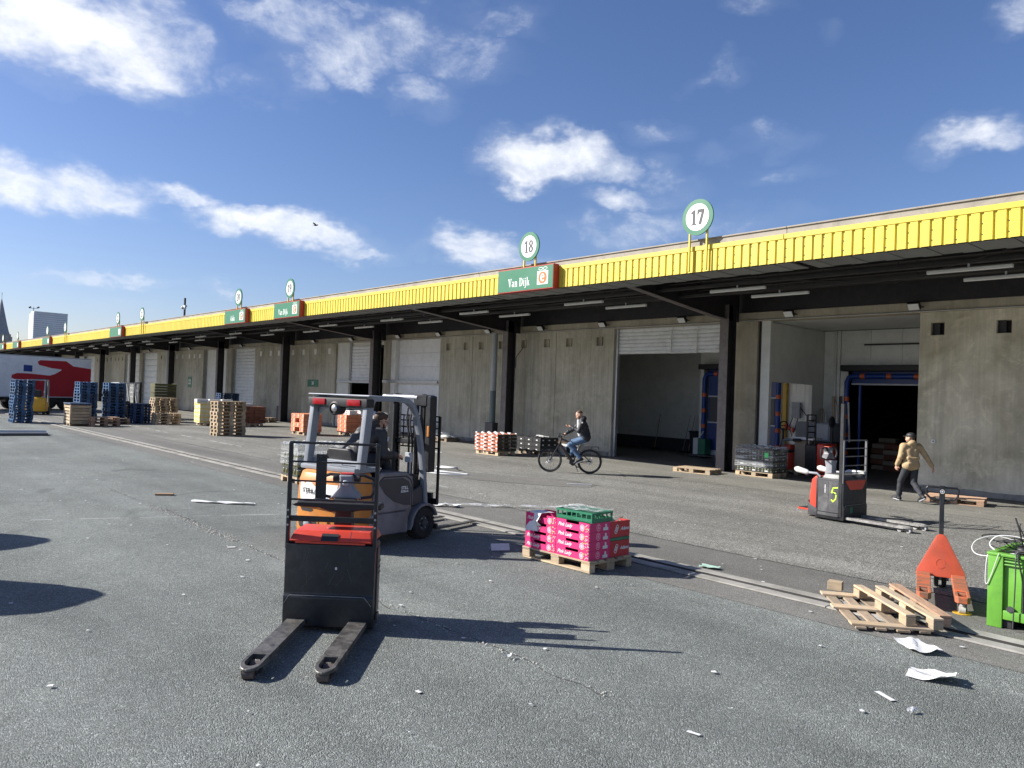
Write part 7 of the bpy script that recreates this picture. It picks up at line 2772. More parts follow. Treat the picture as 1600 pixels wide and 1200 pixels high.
def human(name, label, J, face, skinm, jacket, trousers, shoe, sole, hands, hair, loc, rot, extra=None, vox=0.008, hood=True, bulk=1.0, jacket_name='jacket'):
    """J: joints in a local frame (x forward, y left, z up)"""
    j = {k_: np.array(v, float) for k_, v in J.items()}
    Bm = basis(*face)
    hp, P = head_prims(j['head'], Bm)
    lat = nv(j['shL'] - j['shR'])
    latp = nv(j['hipL'] - j['hipR'])
    up_ = nv(j['chest'] - j['pelvis'])
    fr = np.cross(lat, up_)
    body = list(hp)
    body += [('c', j['neck'], j['head'] + Bm @ np.array((-0.02, 0, -0.05)), 0.056, 0.052)]
    mid = (j['pelvis'] + j['chest']) / 2

    def torso(g):
        return [('c', j['shL'] - lat * 0.03 - up_ * .01, j['shR'] + lat * 0.03 - up_ * .01, 0.072 + g, 0.072 + g),
                ('c', j['chest'] + lat * 0.07, mid + latp * 0.055, 0.105 + g, 0.098 + g), ('c', j['chest'] - lat * 0.07, mid - latp * 0.055, 0.105 + g, 0.098 + g),
                ('c', mid + latp * 0.055, j['pelvis'] + latp * 0.07, 0.100 + g, 0.108 + g), ('c', mid - latp * 0.055, j['pelvis'] - latp * 0.07, 0.100 + g, 0.108 + g),
                ('c', j['chest'] + up_ * 0.08, j['neck'], 0.09 + g, 0.06 + g * .6)]

    def arm(s, g, cut=0.0):
        w = j['wr' + s]
        e = j['el' + s]
        w2 = w + (e - w) * cut
        return [('c', j['sh' + s], e, 0.058 + g, 0.044 + g), ('c', e, w2, 0.044 + g * 1.05, (0.030 + g) if not cut else (0.036 + g * .9))]

    def leg(s, g, ankle=None):
        a = j['an' + s] if ankle is None else ankle
        return [('c', j['hip' + s] - np.array((0, 0, 0.0)), j['kn' + s], 0.088 + g, 0.057 + g), ('c', j['kn' + s], j['kn' + s] * .62 + a * .38, 0.057 + g, 0.054 + g),
                ('c', j['kn' + s] * .62 + a * .38, a, 0.054 + g, 0.037 + g * 1.5)]
    body += torso(-0.012) + arm('L', -0.004) + arm('R', -0.004) + leg('L', -0.004) + leg('R', -0.004)
    for s, sg in (('L', 1), ('R', -1)):
        d, nrm, curl = hands[s]
        body += hand(j['wr' + s], d, nrm, curl, sg)
        body += [('c', j['an' + s], j['toe' + s] * .8 + j['an' + s] * .2 + np.array((0, 0, -.01)), 0.035, 0.03)]
    o = skin_ob(name, body, skinm, vox, None, 0.022)
    o.location = loc
    o.rotation_euler = (0, 0, rot)
    o['label'], o['category'] = label, 'person'
    # jacket with sleeves, hem, collar
    rr = random.Random(len(label))
    g = 0.020 * bulk
    jk = torso(g) + arm('L', g * .9, 0.06) + arm('R', g * .9, 0.06)
    hem = j['pelvis'] + up_ * 0.0
    jk += [('c', hem + latp * 0.075, hem - latp * 0.075, 0.118 + g, 0.118 + g)]
    # folds: small soft rolls round elbows, back and hem
    for s in 'LR':
        e, w, sh = j['el' + s], j['wr' + s], j['sh' + s]
        for q in (0.25, 0.5, 0.75):
            for a, b in ((sh, e), (e, w)):
                c = a + (b - a) * (q + rr.uniform(-.06, .06))
                n_ = np.cross(nv(b - a), np.array((rr.uniform(-1, 1), rr.uniform(-1, 1), rr.uniform(-1, 1))))
                n_ = nv(n_)
                rad = 0.05 if a is sh else 0.04
                jk.append(('c', c + n_ * rad - nv(b - a) * .02, c - n_ * rad * .3 + nv(b - a) * .02, 0.017 + g * .6, 0.012))
    for q in range(7):
        c = j['pelvis'] + (j['chest'] - j['pelvis']) * rr.uniform(.05, .8) - fr * 0.105
        jk.append(('c', c + lat * rr.uniform(.02, .13), c - lat * rr.uniform(.02, .13) + up_ * rr.uniform(-.05, .05), 0.018 + g, 0.014 + g))
    if hood:
        jk += [('e', j['neck'] - fr * 0.075 + up_ * 0.01, (0.075, 0.10, 0.07), np.stack([fr, lat, up_], -1)), ('c', j['neck'] + lat * 0.06 - fr * .02 + up_ * .02, j['neck'] + lat * 0.045 + fr * 0.06 - up_ * .01, 0.032, 0.025),
               ('c', j['neck'] - lat * 0.06 - fr * .02 + up_ * .02, j['neck'] - lat * 0.045 + fr * 0.06 - up_ * .01, 0.032, 0.025)]
    skin_ob(jacket_name, jk, jacket, vox, o, 0.022)
    # trousers
    tr = [('c', j['pelvis'] + latp * 0.075, j['pelvis'] - latp * 0.075, 0.112, 0.112)]
    for s in 'LR':
        a = j['an' + s] + nv(j['kn' + s] - j['an' + s]) * 0.02
        tr += leg(s, 0.013, a)
        for q in range(5):
            f_ = rr.uniform(.15, .95)
            c = j['kn' + s] + (a - j['kn' + s]) * f_
            tr.append(('c', c + np.array((rr.uniform(-.04, .04), rr.uniform(-.04, .04), .02)), c + np.array((rr.uniform(-.04, .04), rr.uniform(-.04, .04), -.02)), 0.034, 0.028))
        tr.append(('c', j['hip' + s] * .3 + j['kn' + s] * .7, j['kn' + s], 0.072, 0.066))
    skin_ob('trousers', tr, trousers, vox, o, 0.02)
    for s in 'LR':
        a, t_ = j['an' + s], j['toe' + s]
        d = nv(t_ - a)
        # heel sits below and behind the ankle
        dn = j.get('dn' + s)
        dn = np.array((0, 0, -1.0)) if dn is None else nv(dn)
        heel = a + dn * 0.055 - (t_ - a) * 0.16
        sh = [('c', a + dn * 0.0, heel * .6 + a * .4 + dn * .01, 0.046, 0.048), ('c', heel + dn * -0.005, t_, 0.040, 0.036), ('c', a + dn * .02, t_ - d * .06 - dn * .01, 0.042, 0.034)]
        so = skin_ob('shoe', sh, shoe, vox * .9, o, 0.02)
        sl = [('c', heel + dn * 0.035, t_ + dn * 0.03, 0.017, 0.016), ('c', heel + dn * 0.035 + latp * .02, t_ + dn * .03 - d * .03 + latp * 0.02, 0.015, 0.015), ('c', heel + dn * 0.035 - latp * .02, t_ + dn * .03 - d * .03 - latp * 0.02, 0.015, 0.015)]
        skin_ob('sole', sl, sole, vox * .9, so, 0.012)
    # hair / cap / beard
    for nm, prims, mt in hair(P, Bm):
        skin_ob(nm, prims, mt, 0.006, o, 0.012)
    b = B()
    for s in (-1, 1):
        c = P(0.083, s * 0.031, 0.002)
        b.ell(Vector(c), (0.009, 0.012, 0.007), 8, 6)
    b.ob('eyes', M_INK, o, smooth=True)
    return o, P, Bm, j


# ---- cyclist -------------------------------------------------------------
BL = V(-14.98, 15.77, 0.012)
BH = math.atan2(-0.73, -0.85)
bk = thing('bicycle', 'dark electric bicycle with thick frame ridden past the concrete wall', 'bicycle', BL, BH)
RW, FW, RAD = V(-0.565, 0, 0.345), V(0.555, 0, 0.345), 0.345


def wheel(c, front):
    b = B()
    b.tube([c + V(math.cos(a), 0, math.sin(a)) * (RAD - 0.024) for a in [2 * PI * i / 44 for i in range(44)]], 0.024, 8, closed=True)
    w_ = b.ob('front_wheel' if front else 'rear_wheel', M_RUB, bk, smooth=True)
    b = B()
    b.tube([c + V(math.cos(a), 0, math.sin(a)) * (RAD - 0.055) for a in [2 * PI * i / 40 for i in range(40)]], 0.012, 6, closed=True)
    b.ob('rim', M_DGREY, w_, smooth=True)
    b = B()
    for i in range(28):
        a = 2 * PI * i / 28
        a2 = a + 0.35 * (1 if i % 2 else -1)
        b.tube([c + V(math.cos(a2) * .025, 0.025 * (1 if i % 4 < 2 else -1), math.sin(a2) * .025), c + V(math.cos(a), 0, math.sin(a)) * (RAD - 0.06)], 0.0022, 4)
    b.ob('spokes', M_CHROME, w_)
    b = B()
    b.lathe(c + V(0, -0.05, 0), Y, [(0.012, 0), (0.02, 0.01), (0.028, 0.03), (0.028, 0.07), (0.02, 0.09), (0.012, 0.1)], 12)
    b.ob('hub', M_BLACK, w_, smooth=True)
    b = B()
    b.lathe(c + V(0, 0.036, 0), Y, [(0.055, 0), (0.085, 0), (0.085, 0.002), (0.055, 0.002)], 24, closed=True)
    for i in range(5):
        a = 2 * PI * i / 5
        b.bar(c + V(0, 0.037, 0), c + V(math.cos(a) * .06, 0.037, math.sin(a) * .06), 0.01, 0.002)
    b.ob('brake_disc', M_CHROME, w_)


wheel(RW, False)
wheel(FW, True)
b = B()
HT0, HT1 = V(0.30, 0, 0.80), V(0.245, 0, 0.98)
BBp = V(-0.10, 0, 0.29)
ST = V(-0.30, 0, 0.80)
b.tube([HT0 + V(0, 0, -.02), HT1], 0.030, 12)
b.tube([HT0 + V(0, 0, .02), V(0.1, 0, 0.55), BBp + V(.02, 0, .04)], [0.038, 0.045, 0.045], 12)
b.tube([HT1 + V(0, 0, -.03), V(0.10, 0, 0.90), V(-0.05, 0, 0.82), V(-0.22, 0, 0.70)], 0.022, 10)
b.tube([BBp, V(-0.22, 0, 0.62), ST], 0.022, 10)
for s in (-1, 1):
    b.tube([BBp + V(-.03, s * .03, 0), RW + V(0, s * .065, 0)], 0.014, 8)
    b.tube([V(-0.23, s * .015, 0.66), RW + V(0, s * .065, 0.01)], 0.011, 8)
b.ob('frame', M_BIKE, bk, smooth=True)
b = B()
for s in (-1, 1):
    b.tube([HT0 + V(.01, s * .055, -.02), FW + V(-0.012, s * 0.06, 0.0)], 0.017, 8)
b.bar(HT0 + V(.01, -.06, -.02), HT0 + V(.01, .06, -.02), 0.035, 0.03)
b.ob('fork', M_BLACK, bk, smooth=True)
b = B()
b.tube([HT1, HT1 + V(-.015, 0, .06)], 0.018, 8)
b.bar(HT1 + V(-.02, 0, .06), HT1 + V(.04, 0, .09), 0.03, 0.03)
b.tube([V(0.16, 0.32, 1.055), V(0.26, 0.12, 1.07), V(0.275, 0, 1.07), V(0.26, -0.12, 1.07), V(0.16, -0.32, 1.055)], 0.014, 8)
for s in (-1, 1):
    b.tube([V(0.235, s * .2, 1.066), V(0.15, s * .335, 1.053)], 0.019, 8)
    b.tube([V(0.235, s * .19, 1.06), V(0.27, s * .25, 1.03), V(0.25, s * .31, 1.02)], 0.006, 6)
b.box(0.28, 0.31, -0.035, 0.035, 1.06, 1.10)
b.lathe((0.31, 0, 1.02), X, [(0.025, -0.03), (0.032, 0.02), (0.028, 0.025)], 12)
b.ob('handlebar', M_BLACKM, bk, smooth=True)
b = B()
b.tube([ST, V(-0.345, 0, 0.90)], 0.015, 8)
b.ell((-0.40, 0, 0.93), (0.15, 0.085, 0.035), 14, 8)
b.ob('saddle', M_BLACKM, bk, smooth=True)
b = B()
for s in (-1, 1):
    b.tube([V(-0.42, s * .06, 0.745), V(-0.80, s * .06, 0.765)], 0.007, 6)
    b.tube([V(-0.60, s * .07, 0.75), RW + V(0, s * .07, 0.02)], 0.006, 6)
for i in range(4):
    b.tube([V(-0.45 - .11 * i, -.06, 0.747 + .006 * i), V(-0.45 - .11 * i, .06, 0.747 + .006 * i)], 0.006, 6)
b.box(-0.82, -0.80, -0.03, 0.03, 0.70, 0.76)
b.ob('luggage_rack', M_BLACK, bk, smooth=True)
for c, a0, a1 in ((RW, 20, 185), (FW, 30, 160)):
    b = B()
    pts = [c + V(math.cos(R(a)), 0, math.sin(R(a))) * (RAD + 0.025) for a in range(a0, a1, 9)]
    for p, q in zip(pts[:-1], pts[1:]):
        if c is RW or True:
            b.bar(p, q, 0.055, 0.006, up=(p - c).normalized())
    b.ob('mudguard', M_BLACK, bk)
b = B()
b.lathe(BBp + V(0, -0.05, 0), Y, [(0.06, 0), (0.075, 0.01), (0.075, 0.09), (0.06, 0.1)], 20)
b.box(BBp.x - .02, BBp.x + .1, -.045, .045, BBp.z - .03, BBp.z + .06)
b.lathe(BBp + V(0, -0.066, 0), Y, [(0.08, 0), (0.09, 0.0), (0.09, 0.003), (0.08, 0.003)], 28, closed=True)
b.tube([BBp + V(0, -.064, .088), RW + V(0, -.064, .035)], 0.004, 5)
b.tube([BBp + V(0, -.064, -.088), RW + V(0, -.064, -.035)], 0.004, 5)
b.lathe(RW + V(0, -0.066, 0), Y, [(0.02, 0), (0.05, 0), (0.05, 0.015), (0.02, 0.015)], 20)
b.ob('drive_unit', M_BLACK, bk, smooth=True)
b = B()
cr = V(0.12, 0, -0.09)
b.bar(BBp + V(0, .075, 0), BBp + V(-.13, .085, -.10) * 1.0, 0.02, 0.014)
b.bar(BBp + V(0, -.08, 0), BBp + V(.14, -.09, .09), 0.02, 0.014)
b.box(BBp.x - .19, BBp.x - .09, .09, .18, BBp.z - .115, BBp.z - .09)
b.box(BBp.x + .09, BBp.x + .19, -.18, -.09, BBp.z + .08, BBp.z + .105)
b.tube([V(-.15, .05, .27), V(-.25, .10, .06), V(-.27, .12, .05)], 0.008, 6)
b.ob('cranks', M_BLACKM, bk)


def short_beard(P, Bm):
    return [('hair', [('e', P(-0.022, 0, 0.046), (0.094, 0.075, 0.083), Bm)], M_HAIRD),
            ('beard', [('c', P(0.055, -0.03, -0.082), P(0.055, 0.03, -0.082), 0.030, 0.030), ('c', P(0.03, -0.055, -0.06), P(0.06, -0.03, -0.09), 0.020, 0.026),
                       ('c', P(0.03, 0.055, -0.06), P(0.06, 0.03, -0.09), 0.020, 0.026), ('c', P(0.01, 0.066, -0.02), P(0.03, 0.055, -0.065), 0.010, 0.018), ('c', P(0.01, -0.066, -0.02), P(0.03, -0.055, -0.065), 0.010, 0.018)], M_HAIRD)]


J = dict(pelvis=(-0.44, 0, 1.02), chest=(-0.35, 0, 1.36), neck=(-0.30, 0, 1.52), head=(-0.235, 0, 1.64), shL=(-0.33, .19, 1.46), shR=(-0.33, -.19, 1.46),
         elL=(-0.25, .26, 1.20), wrL=(-0.02, .13, 1.30), elR=(-0.09, -.30, 1.24), wrR=(0.13, -.29, 1.10),
         hipL=(-0.42, .09, 0.97), hipR=(-0.42, -.09, 0.97), knL=(-0.0, .12, 0.80), knR=(-0.08, -.12, 0.88), anL=(-0.31, .13, 0.43), anR=(-0.07, -.13, 0.50),
         toeL=(-0.16, .14, 0.30), toeR=(0.09, -.14, 0.46), dnL=(-.5, 0, -1), dnR=(0, 0, -1))
cyc, P, Bm, jj = human('person', 'person in a black hooded jacket and blue jeans riding a bicycle, looking at a phone', J, ((0.85, 0.10, -0.42), (0.35, 0, 1)), M_SKIN, M_JACK, M_JEAN, M_BLACKM, M_WHITE,
                       dict(L=((0.95, -.1, .15), (0.1, .1, 1), 0.35), R=((0.55, 0.1, -.35), (-.2, 0, -1), 0.85)), short_beard, BL, BH)
skin_ob('shirt', [('c', (-0.235, 0, 1.47), (-0.30, 0, 1.10), 0.062, 0.09), ('c', (-0.235, 0.0, 1.3), (-0.235, 0, 1.15), 0.06, 0.05)], M_SHIRT, 0.008, cyc)
b = B()
b.box(-0.075, 0.075, -0.036, 0.036, -0.005, 0.005)
b.xf(Matrix.Translation((0.115, .11, 1.348)) @ Matrix.Rotation(R(-15), 4, 'Y'))
ph = b.ob('phone', M_BLACKM, bevel=0.003, label='dark phone held in the hand of the cyclist', cat='phone')
ph.location, ph.rotation_euler = BL, (0, 0, BH)
b = B()
b.lathe((-0.33, .273, 1.44), (0.2, 1, .1), [(0.022, 0), (0.022, 0.004)], 12)
b.ob('sleeve_badge', M_PAPER, cyc)


# ---- walker --------------------------------------------------------------
def cap(P, Bm):
    return [('hair', [('e', P(-0.022, 0, 0.022), (0.090, 0.079, 0.088), Bm), ('c', P(-0.06, -.04, -.05), P(-0.06, .04, -.05), 0.032, 0.032)], M_HAIRB),
            ('cap', [('e', P(-0.014, 0, 0.068), (0.106, 0.087, 0.073), Bm), ('e', P(0.10, 0, 0.048), (0.075, 0.062, 0.010), Bm), ('e', P(-0.016, 0, 0.04), (0.106, 0.087, 0.03), Bm)], M_BLACKM)]


J = dict(pelvis=(0, 0, 0.90), chest=(0.02, 0, 1.24), neck=(0.025, 0, 1.42), head=(0.05, 0.0, 1.545), shL=(0.05, .195, 1.35), shR=(-0.02, -.195, 1.35),
         elL=(0.03, .27, 1.09), wrL=(0.17, .25, 0.89), elR=(-0.10, -.33, 1.12), wrR=(-0.18, -.44, 0.89),
         hipL=(0.01, .09, 0.86), hipR=(-0.01, -.09, 0.86), knL=(0.21, .10, 0.50), knR=(0.02, -.11, 0.47), anL=(0.27, .10, 0.105), anR=(-0.27, -.12, 0.17),
         toeL=(0.43, .13, 0.07), toeR=(-0.13, -.14, 0.05), dnL=(-.2, 0, -1), dnR=(-.75, 0, -.65))
wal, P, Bm, jj = human('person', 'person in a tan jacket, dark trousers and black cap walking towards the dark doorway', J, ((0.88, 0.42, -0.05), (0, 0, 1)), M_SKIN, M_TAN, M_NTR, M_BLACKM, M_LGREY,
                       dict(L=((0.3, -.1, -1), (0.2, -1, .1), 0.4), R=((-.2, -.35, -1), (.5, .8, -.1), 0.4)), cap, V(-6.97, 18.72, 0.014), R(150), bulk=0.95)
wal.scale = (0.95, 0.95, 0.95)
skin_ob('collar', [('c', (0.02, -.06, 1.44), (0.02, .06, 1.44), 0.045, 0.045), ('c', (-.02, -.05, 1.45), (-.02, .05, 1.45), 0.045, 0.045)], M_BLACKM, 0.008, wal)


# ---- forklift driver -----------------------------------------------------
def driver_hair(P, Bm):
    return [('hair', [('e', P(-0.024, 0, 0.052), (0.103, 0.084, 0.088), Bm), ('c', P(-0.075, -.03, -.03), P(-0.075, .03, -.03), 0.036, 0.036), ('c', P(0.045, -.04, 0.098), P(0.05, .04, 0.095), 0.026, 0.026)], M_HAIRB),
            ('beard', [('c', P(0.055, -0.03, -0.082), P(0.055, 0.03, -0.082), 0.029, 0.029), ('c', P(0.0, 0.068, -0.02), P(0.05, 0.04, -0.085), 0.012, 0.022), ('c', P(0.0, -0.068, -0.02), P(0.05, -0.04, -0.085), 0.012, 0.022),
                       ('c', P(0.088, -.02, -.05), P(0.088, .02, -.05), 0.009, 0.009)], M_HAIRB)]


J = dict(pelvis=(-0.92, 0.0, 1.22), chest=(-0.70, -0.02, 1.47), neck=(-0.55, -0.04, 1.61), head=(-0.445, -0.06, 1.695), shL=(-0.61, .16, 1.53), shR=(-0.61, -.24, 1.53),
         elL=(-0.50, .27, 1.28), wrL=(-0.36, .10, 1.26), elR=(-0.62, -.30, 1.23), wrR=(-0.33, -.27, 1.21),
         hipL=(-0.87, .10, 1.16), hipR=(-0.87, -.10, 1.16), knL=(-0.45, .16, 1.15), knR=(-0.45, -.14, 1.15), anL=(-0.20, .15, 0.66), anR=(-0.20, -.14, 0.66),
         toeL=(-0.05, .16, 0.55), toeR=(-0.05, -.15, 0.55))
drv, P, Bm, jj = human('person', 'person with brown hair and glasses in a dark jacket leaning forward on the forklift seat', J, ((0.93, -0.20, -0.30), (0.3, 0, 1)), M_SKIN, M_GJACK, M_NTR, M_BLACKM, M_DGREY,
                       dict(L=((1, -.1, -.05), (0, -.2, -1), 0.8), R=((0.95, 0.1, -.1), (0, 0.15, -1), 0.45)), driver_hair, FO, FH, vox=0.0075, bulk=1.25)
b = B()
for s in (-1, 1):
    b.tube([P(0.094, s * .052, .012), P(0.0, s * .083, .008)], 0.003, 5)
    for k in range(10):
        a0, a1 = 2 * PI * k / 10, 2 * PI * (k + 1) / 10
        b.tube([P(0.096, s * .031 + .022 * math.cos(a0), .004 + .018 * math.sin(a0)), P(0.096, s * .031 + .022 * math.cos(a1), .004 + .018 * math.sin(a1))], 0.0026, 5)
b.tube([P(0.098, -.01, .008), P(0.098, .01, .008)], 0.003, 5)
b.ob('glasses', M_BLACKM, drv, smooth=True)
b = B()
b.bar((-0.575, -0.325, 1.49), (-0.59, -0.33, 1.43), 0.012, 0.05, up=Y)
b.ob('sleeve_print', M_PAPER, drv)


# ================================================================ THINGS INSIDE THE BAYS
# brooms, black bin, green box, low trolleys in bay 18
for x, y, tilt, lb in ((-20.6, 27.0, .12, 'dark broom leaning on the white panel wall, leftmost in bay 18'), (-18.85, 26.6, .2, 'broom with wooden shaft leaning beside the black bin'), (-18.6, 26.65, .13, 'second broom leaning beside the black bin')):
    t = thing('broom', lb, 'broom', (x, y, 0.014), 0)
    b = B()
    b.tube([(0, 0, 0.08), (tilt, 0.2, 1.55)], 0.014, 6)
    b.ob('shaft', M_KRAFT, t)
    b = B()
    b.box(-0.2, 0.2, -0.04, 0.04, 0.0, 0.09)
    b.ob('brush', M_BLACKM, t)
t = thing('waste_bin', 'black wheeled waste bin beside the green box in bay 18', 'bin', (-17.9, 26.3, 0.014), 0)
b = B()
b.prism([(-0.22, 0.05), (0.22, 0.05), (0.28, 0.9), (-0.28, 0.9)], (0, -0.25, 0), X, Z, Y, 0.5)
b.ob('tub', M_BLACKM, t, bevel=0.02)
b = B()
b.box(-0.3, 0.3, -0.29, 0.29, 0.9, 0.95)
b.ob('lid', M_BLACKM, t, bevel=0.02)
b = B()
b.box(-0.06, 0.06, -0.253, -0.25, 0.3, 0.5)
b.ob('label_plate', M_PAPER, t)
t = thing('green_box', 'green and white cleaning machine on a trolley in bay 18', 'machine', (-17.05, 25.9 - 0.65, 0.014), 0)
b = B()
b.box(-0.02, 0.3, -0.2, 0.2, 0.12, 0.72)
b.ob('green_case', M_GCR, t, bevel=0.02)
b = B()
b.box(-0.24, -0.025, -0.2, 0.2, 0.12, 0.74)
b.tube([(-0.1, 0, .74), (0.0, 0.1, 0.98), (0.02, 0.1, 1.0)], 0.03, 8)
b.ob('white_tank', M_LAMP, t, bevel=0.02)
b = B()
b.box(-0.4, 0.45, -0.25, 0.25, 0.06, 0.11)
b.ob('trolley_base', M_DGREY, t)
t = thing('wall_socket', 'black socket with a hanging cable on the white panel wall of bay 18', 'socket', (-17.0, 27.3, 1.2), 0)
b = B()
b.box(-0.06, 0.06, -0.05, 0.08, 0, 0.16)
b.tube([(0, -0.02, 0), (0.02, -0.03, -0.5), (0.05, -0.05, -1.1)], 0.01, 6)
b.tube([(0.02, 0.05, 0.16), (0.02, 0.05, 3.4)], 0.02, 6)
b.ob('socket_box', M_BLACKM, t)

# red hand truck parked behind the wrapped load
t = thing('hand_truck', 'red stacker with a grey steering tiller parked inside bay 17 by the doorway', 'hand truck', (-12.2, 22.75, 0.014), R(84))
b = B()
b.box(-0.3, 0.25, -0.28, 0.28, 0.1, 0.66)
b.box(-0.1, 0.2, -0.2, 0.2, 0.66, 0.9)
b.ob('body', M_RED, t, bevel=0.05, seg=2)
b = B()
b.box(-0.31, 0.26, -0.285, 0.285, 0.661, 0.74)
b.ob('dark_top', M_BLACKM, t, bevel=0.02)
b = B()
b.tube([(-0.1, 0.05, 0.85), (-0.15, 0.05, 1.0), (-0.15, -0.1, 1.06), (-0.15, -0.36, 1.05)], [0.06, 0.05, 0.05, 0.03], 10)
b.ob('tiller', M_HEAD, t, smooth=True)
b = B()
b.tube([(-0.15, -0.34, 1.05), (-0.15, -0.58, 1.06)], 0.05, 10)
b.ob('tiller_grip', M_BLACKM, t, smooth=True)
b = B()
b.tube([(-0.05, 0.1, 0.88), (-0.02, 0.12, 1.4)], 0.035, 8)
for i in range(16):
    a = 2 * PI * i / 16
    b.tube([(0.0 + 0.0 * i, 0.12 + .14 * math.cos(a), 1.47 + .14 * math.sin(a)), (0.0, 0.12 + .14 * math.cos(a + .4), 1.47 + .14 * math.sin(a + .4))], 0.02, 6)
b.bar((0, 0.0, 1.47), (0, 0.25, 1.47), 0.03)
b.ob('steering_wheel', M_BLACKM, t)
for s in (-1, 1):
    b = B()
    b.box(0.25, 1.3, s * 0.27 - .08, s * 0.27 + .08, 0.05, 0.1)
    b.ob('fork', M_FORK, t)
b = B()
b.prism([(0.3, 0.1), (0.95, 0.1), (0.35, 0.55)], (0, -0.3, 0), X, Z, Y, 0.6)
b.ob('mast_foot', M_RED, t)

t = thing('pallet_truck', 'red and black pallet truck with a small guard ladder parked inside bay 17', 'pallet truck', (-11.38, 22.75, 0.014), R(178))
b = B()
b.box(-0.35, 0.0, -0.4, 0.4, 0.08, 0.95)
b.ob('chassis', M_BLACK, t, bevel=0.02)
b = B()
b.box(-0.62, -0.36, -0.39, 0.39, 0.1, 1.0)
b.ob('rear_shell', M_RED, t, bevel=0.06, seg=3)
b = B()
for y in (-0.1, 0.38):
    b.bar((-0.05, y, 0.95), (-0.05, y, 1.85), 0.045)
for zz in (1.15, 1.32, 1.5, 1.68, 1.85):
    b.bar((-0.05, -0.1, zz), (-0.05, 0.38, zz), 0.035)
b.ob('load_guard', M_STEEL, t)
b = B()
b.tube([(-0.5, -0.25, 1.0), (-0.5, -0.25, 1.6)], 0.05, 8)
b.ell((-0.5, -0.25, 1.65), (0.06, 0.17, 0.19), 12, 8)
b.ob('tiller_head', M_BLACKM, t, smooth=True)
for s in (-1, 1):
    b = B()
    b.box(0.0, 1.15, s * 0.27 - .08, s * 0.27 + .08, 0.05, 0.1)
    b.ob('fork', M_FORK, t)

t = thing('metal_cabinet', 'grey metal cabinet with a pale door standing against the bay 17 back wall', 'cabinet', (-11.97, 24.4, 0.014), 0)
b = B()
b.box(-0.6, 0.6, -0.4, 0.4, 1.0, 1.6)
b.ob('case', M_GUARD, t, bevel=0.01)
b = B()
b.box(0.12, 0.5, -0.412, -0.402, 1.06, 1.55)
b.ob('door', M_LGREY, t)
b = B()
b.box(-0.6, 0.6, -0.35, 0.4, 0.0, 0.995)
b.ob('base', M_DGREY, t)
t = thing('cardboard_stack', 'tall stack of flattened kraft card with a white board on top', 'cardboard', (-11.68, 23.0, 0.014), 0.05)
rr = random.Random(4)
for i in range(26):
    b = B()
    b.box(-0.24 + rr.uniform(-.012, .012), 0.24 + rr.uniform(-.012, .012), -0.3, 0.3, 0.13 + i * 0.0355, 0.16 + i * 0.0355)
    b.ob('card_sheet', M_KRAFT, t)
b = B()
b.box(-0.22, 0.36, -0.33, 0.33, 1.07, 1.15)
b.ob('white_board', M_WHITE, t)
link('wooden_pallet', PM[M_WOODG.name], None, (-11.68, 23.0, 0.0), Q, 'dark pallet below the flattened kraft card', 'pallet', 'pallets under goods by the wall')
for i, (x, tl, w, m_) in enumerate(((-12.25, -.2, .10, M_WOODG), (-12.1, -.22, .07, M_LAMP), (-11.75, -.32, .09, M_WOODG), (-11.62, -.36, .06, M_LAMP), (-11.5, -.32, .11, M_DGREY), (-11.25, -.3, .05, M_LAMP))):
    b = B()
    b.bar((x, BY - .55, 1.0 if i > 1 else 1.0), (x + tl, BY - .04, 2.5 - .2 * (i % 2) - (.45 if i < 2 else 0)), w, 0.03, up=Y)
    b.ob('leaning_board', m_, label='board leaning behind the grey cabinet, %s from the left' % ORD[i], cat='board', group='boards leaning behind the cabinet')
t = thing('wall_charger', 'grey battery charger with looped leads on the ribbed white wall seen through the doorway', 'charger', (-13.35, BY - 0.06, 1.5), 0)
b = B()
b.box(-0.15, 0.15, -0.1, 0.03, 0.2, 0.75)
b.ob('case', M_GUARD, t, bevel=0.01)
b = B()
b.tube([(-0.1, -0.1, 0.2), (-0.2, -0.12, -0.1), (-0.1, -0.12, -0.45), (0.0, -0.12, -0.2), (0.1, -0.1, 0.2)], 0.015, 6)
b.tube([(0.12, -0.05, 0.6), (0.5, -0.1, 0.2), (0.6, -0.15, -0.6)], 0.015, 6)
b.ob('leads', M_BLACKM, t)
for i in range(3):
    b = B()
    b.ell((-0.35 + .14 * i, -0.1, -0.1 - .07 * i), (0.06, 0.05, 0.09), 8, 6)
    b.ob('plug', M_RED, t, smooth=True)
b = B()
b.box(-0.75, -0.4, -0.08, 0.03, -0.35, 0.05)
b.ob('socket_panel', M_LGREY, t)

t = thing('wall_lamp', 'black lamp on a bracket above the big dark doorway', 'lamp', (-8.7, BY + 0.28, 3.82), 0)
b = B()
b.bar((0.35, 0, 0), (0, -0.25, 0), 0.03)
b.ell((-0.06, -0.28, 0), (0.1, 0.1, 0.09), 10, 8)
b.box(0.3, 0.5, -0.08, 0, -0.1, 0.1)
b.ob('lamp_body', M_BLACKM, t)
t = thing('pull_cord', 'grey pull cord hanging in front of the big dark doorway', 'cord', (-8.9, BY - 0.6, 0), 0)
b = B()
b.tube([(0, 0, 4.7), (0.02, 0, 1.9)], 0.008, 5)
b.ell((0.02, 0, 1.85), (0.03, 0.03, 0.12), 8, 6)
b.ob('cord', M_LAMP, t)
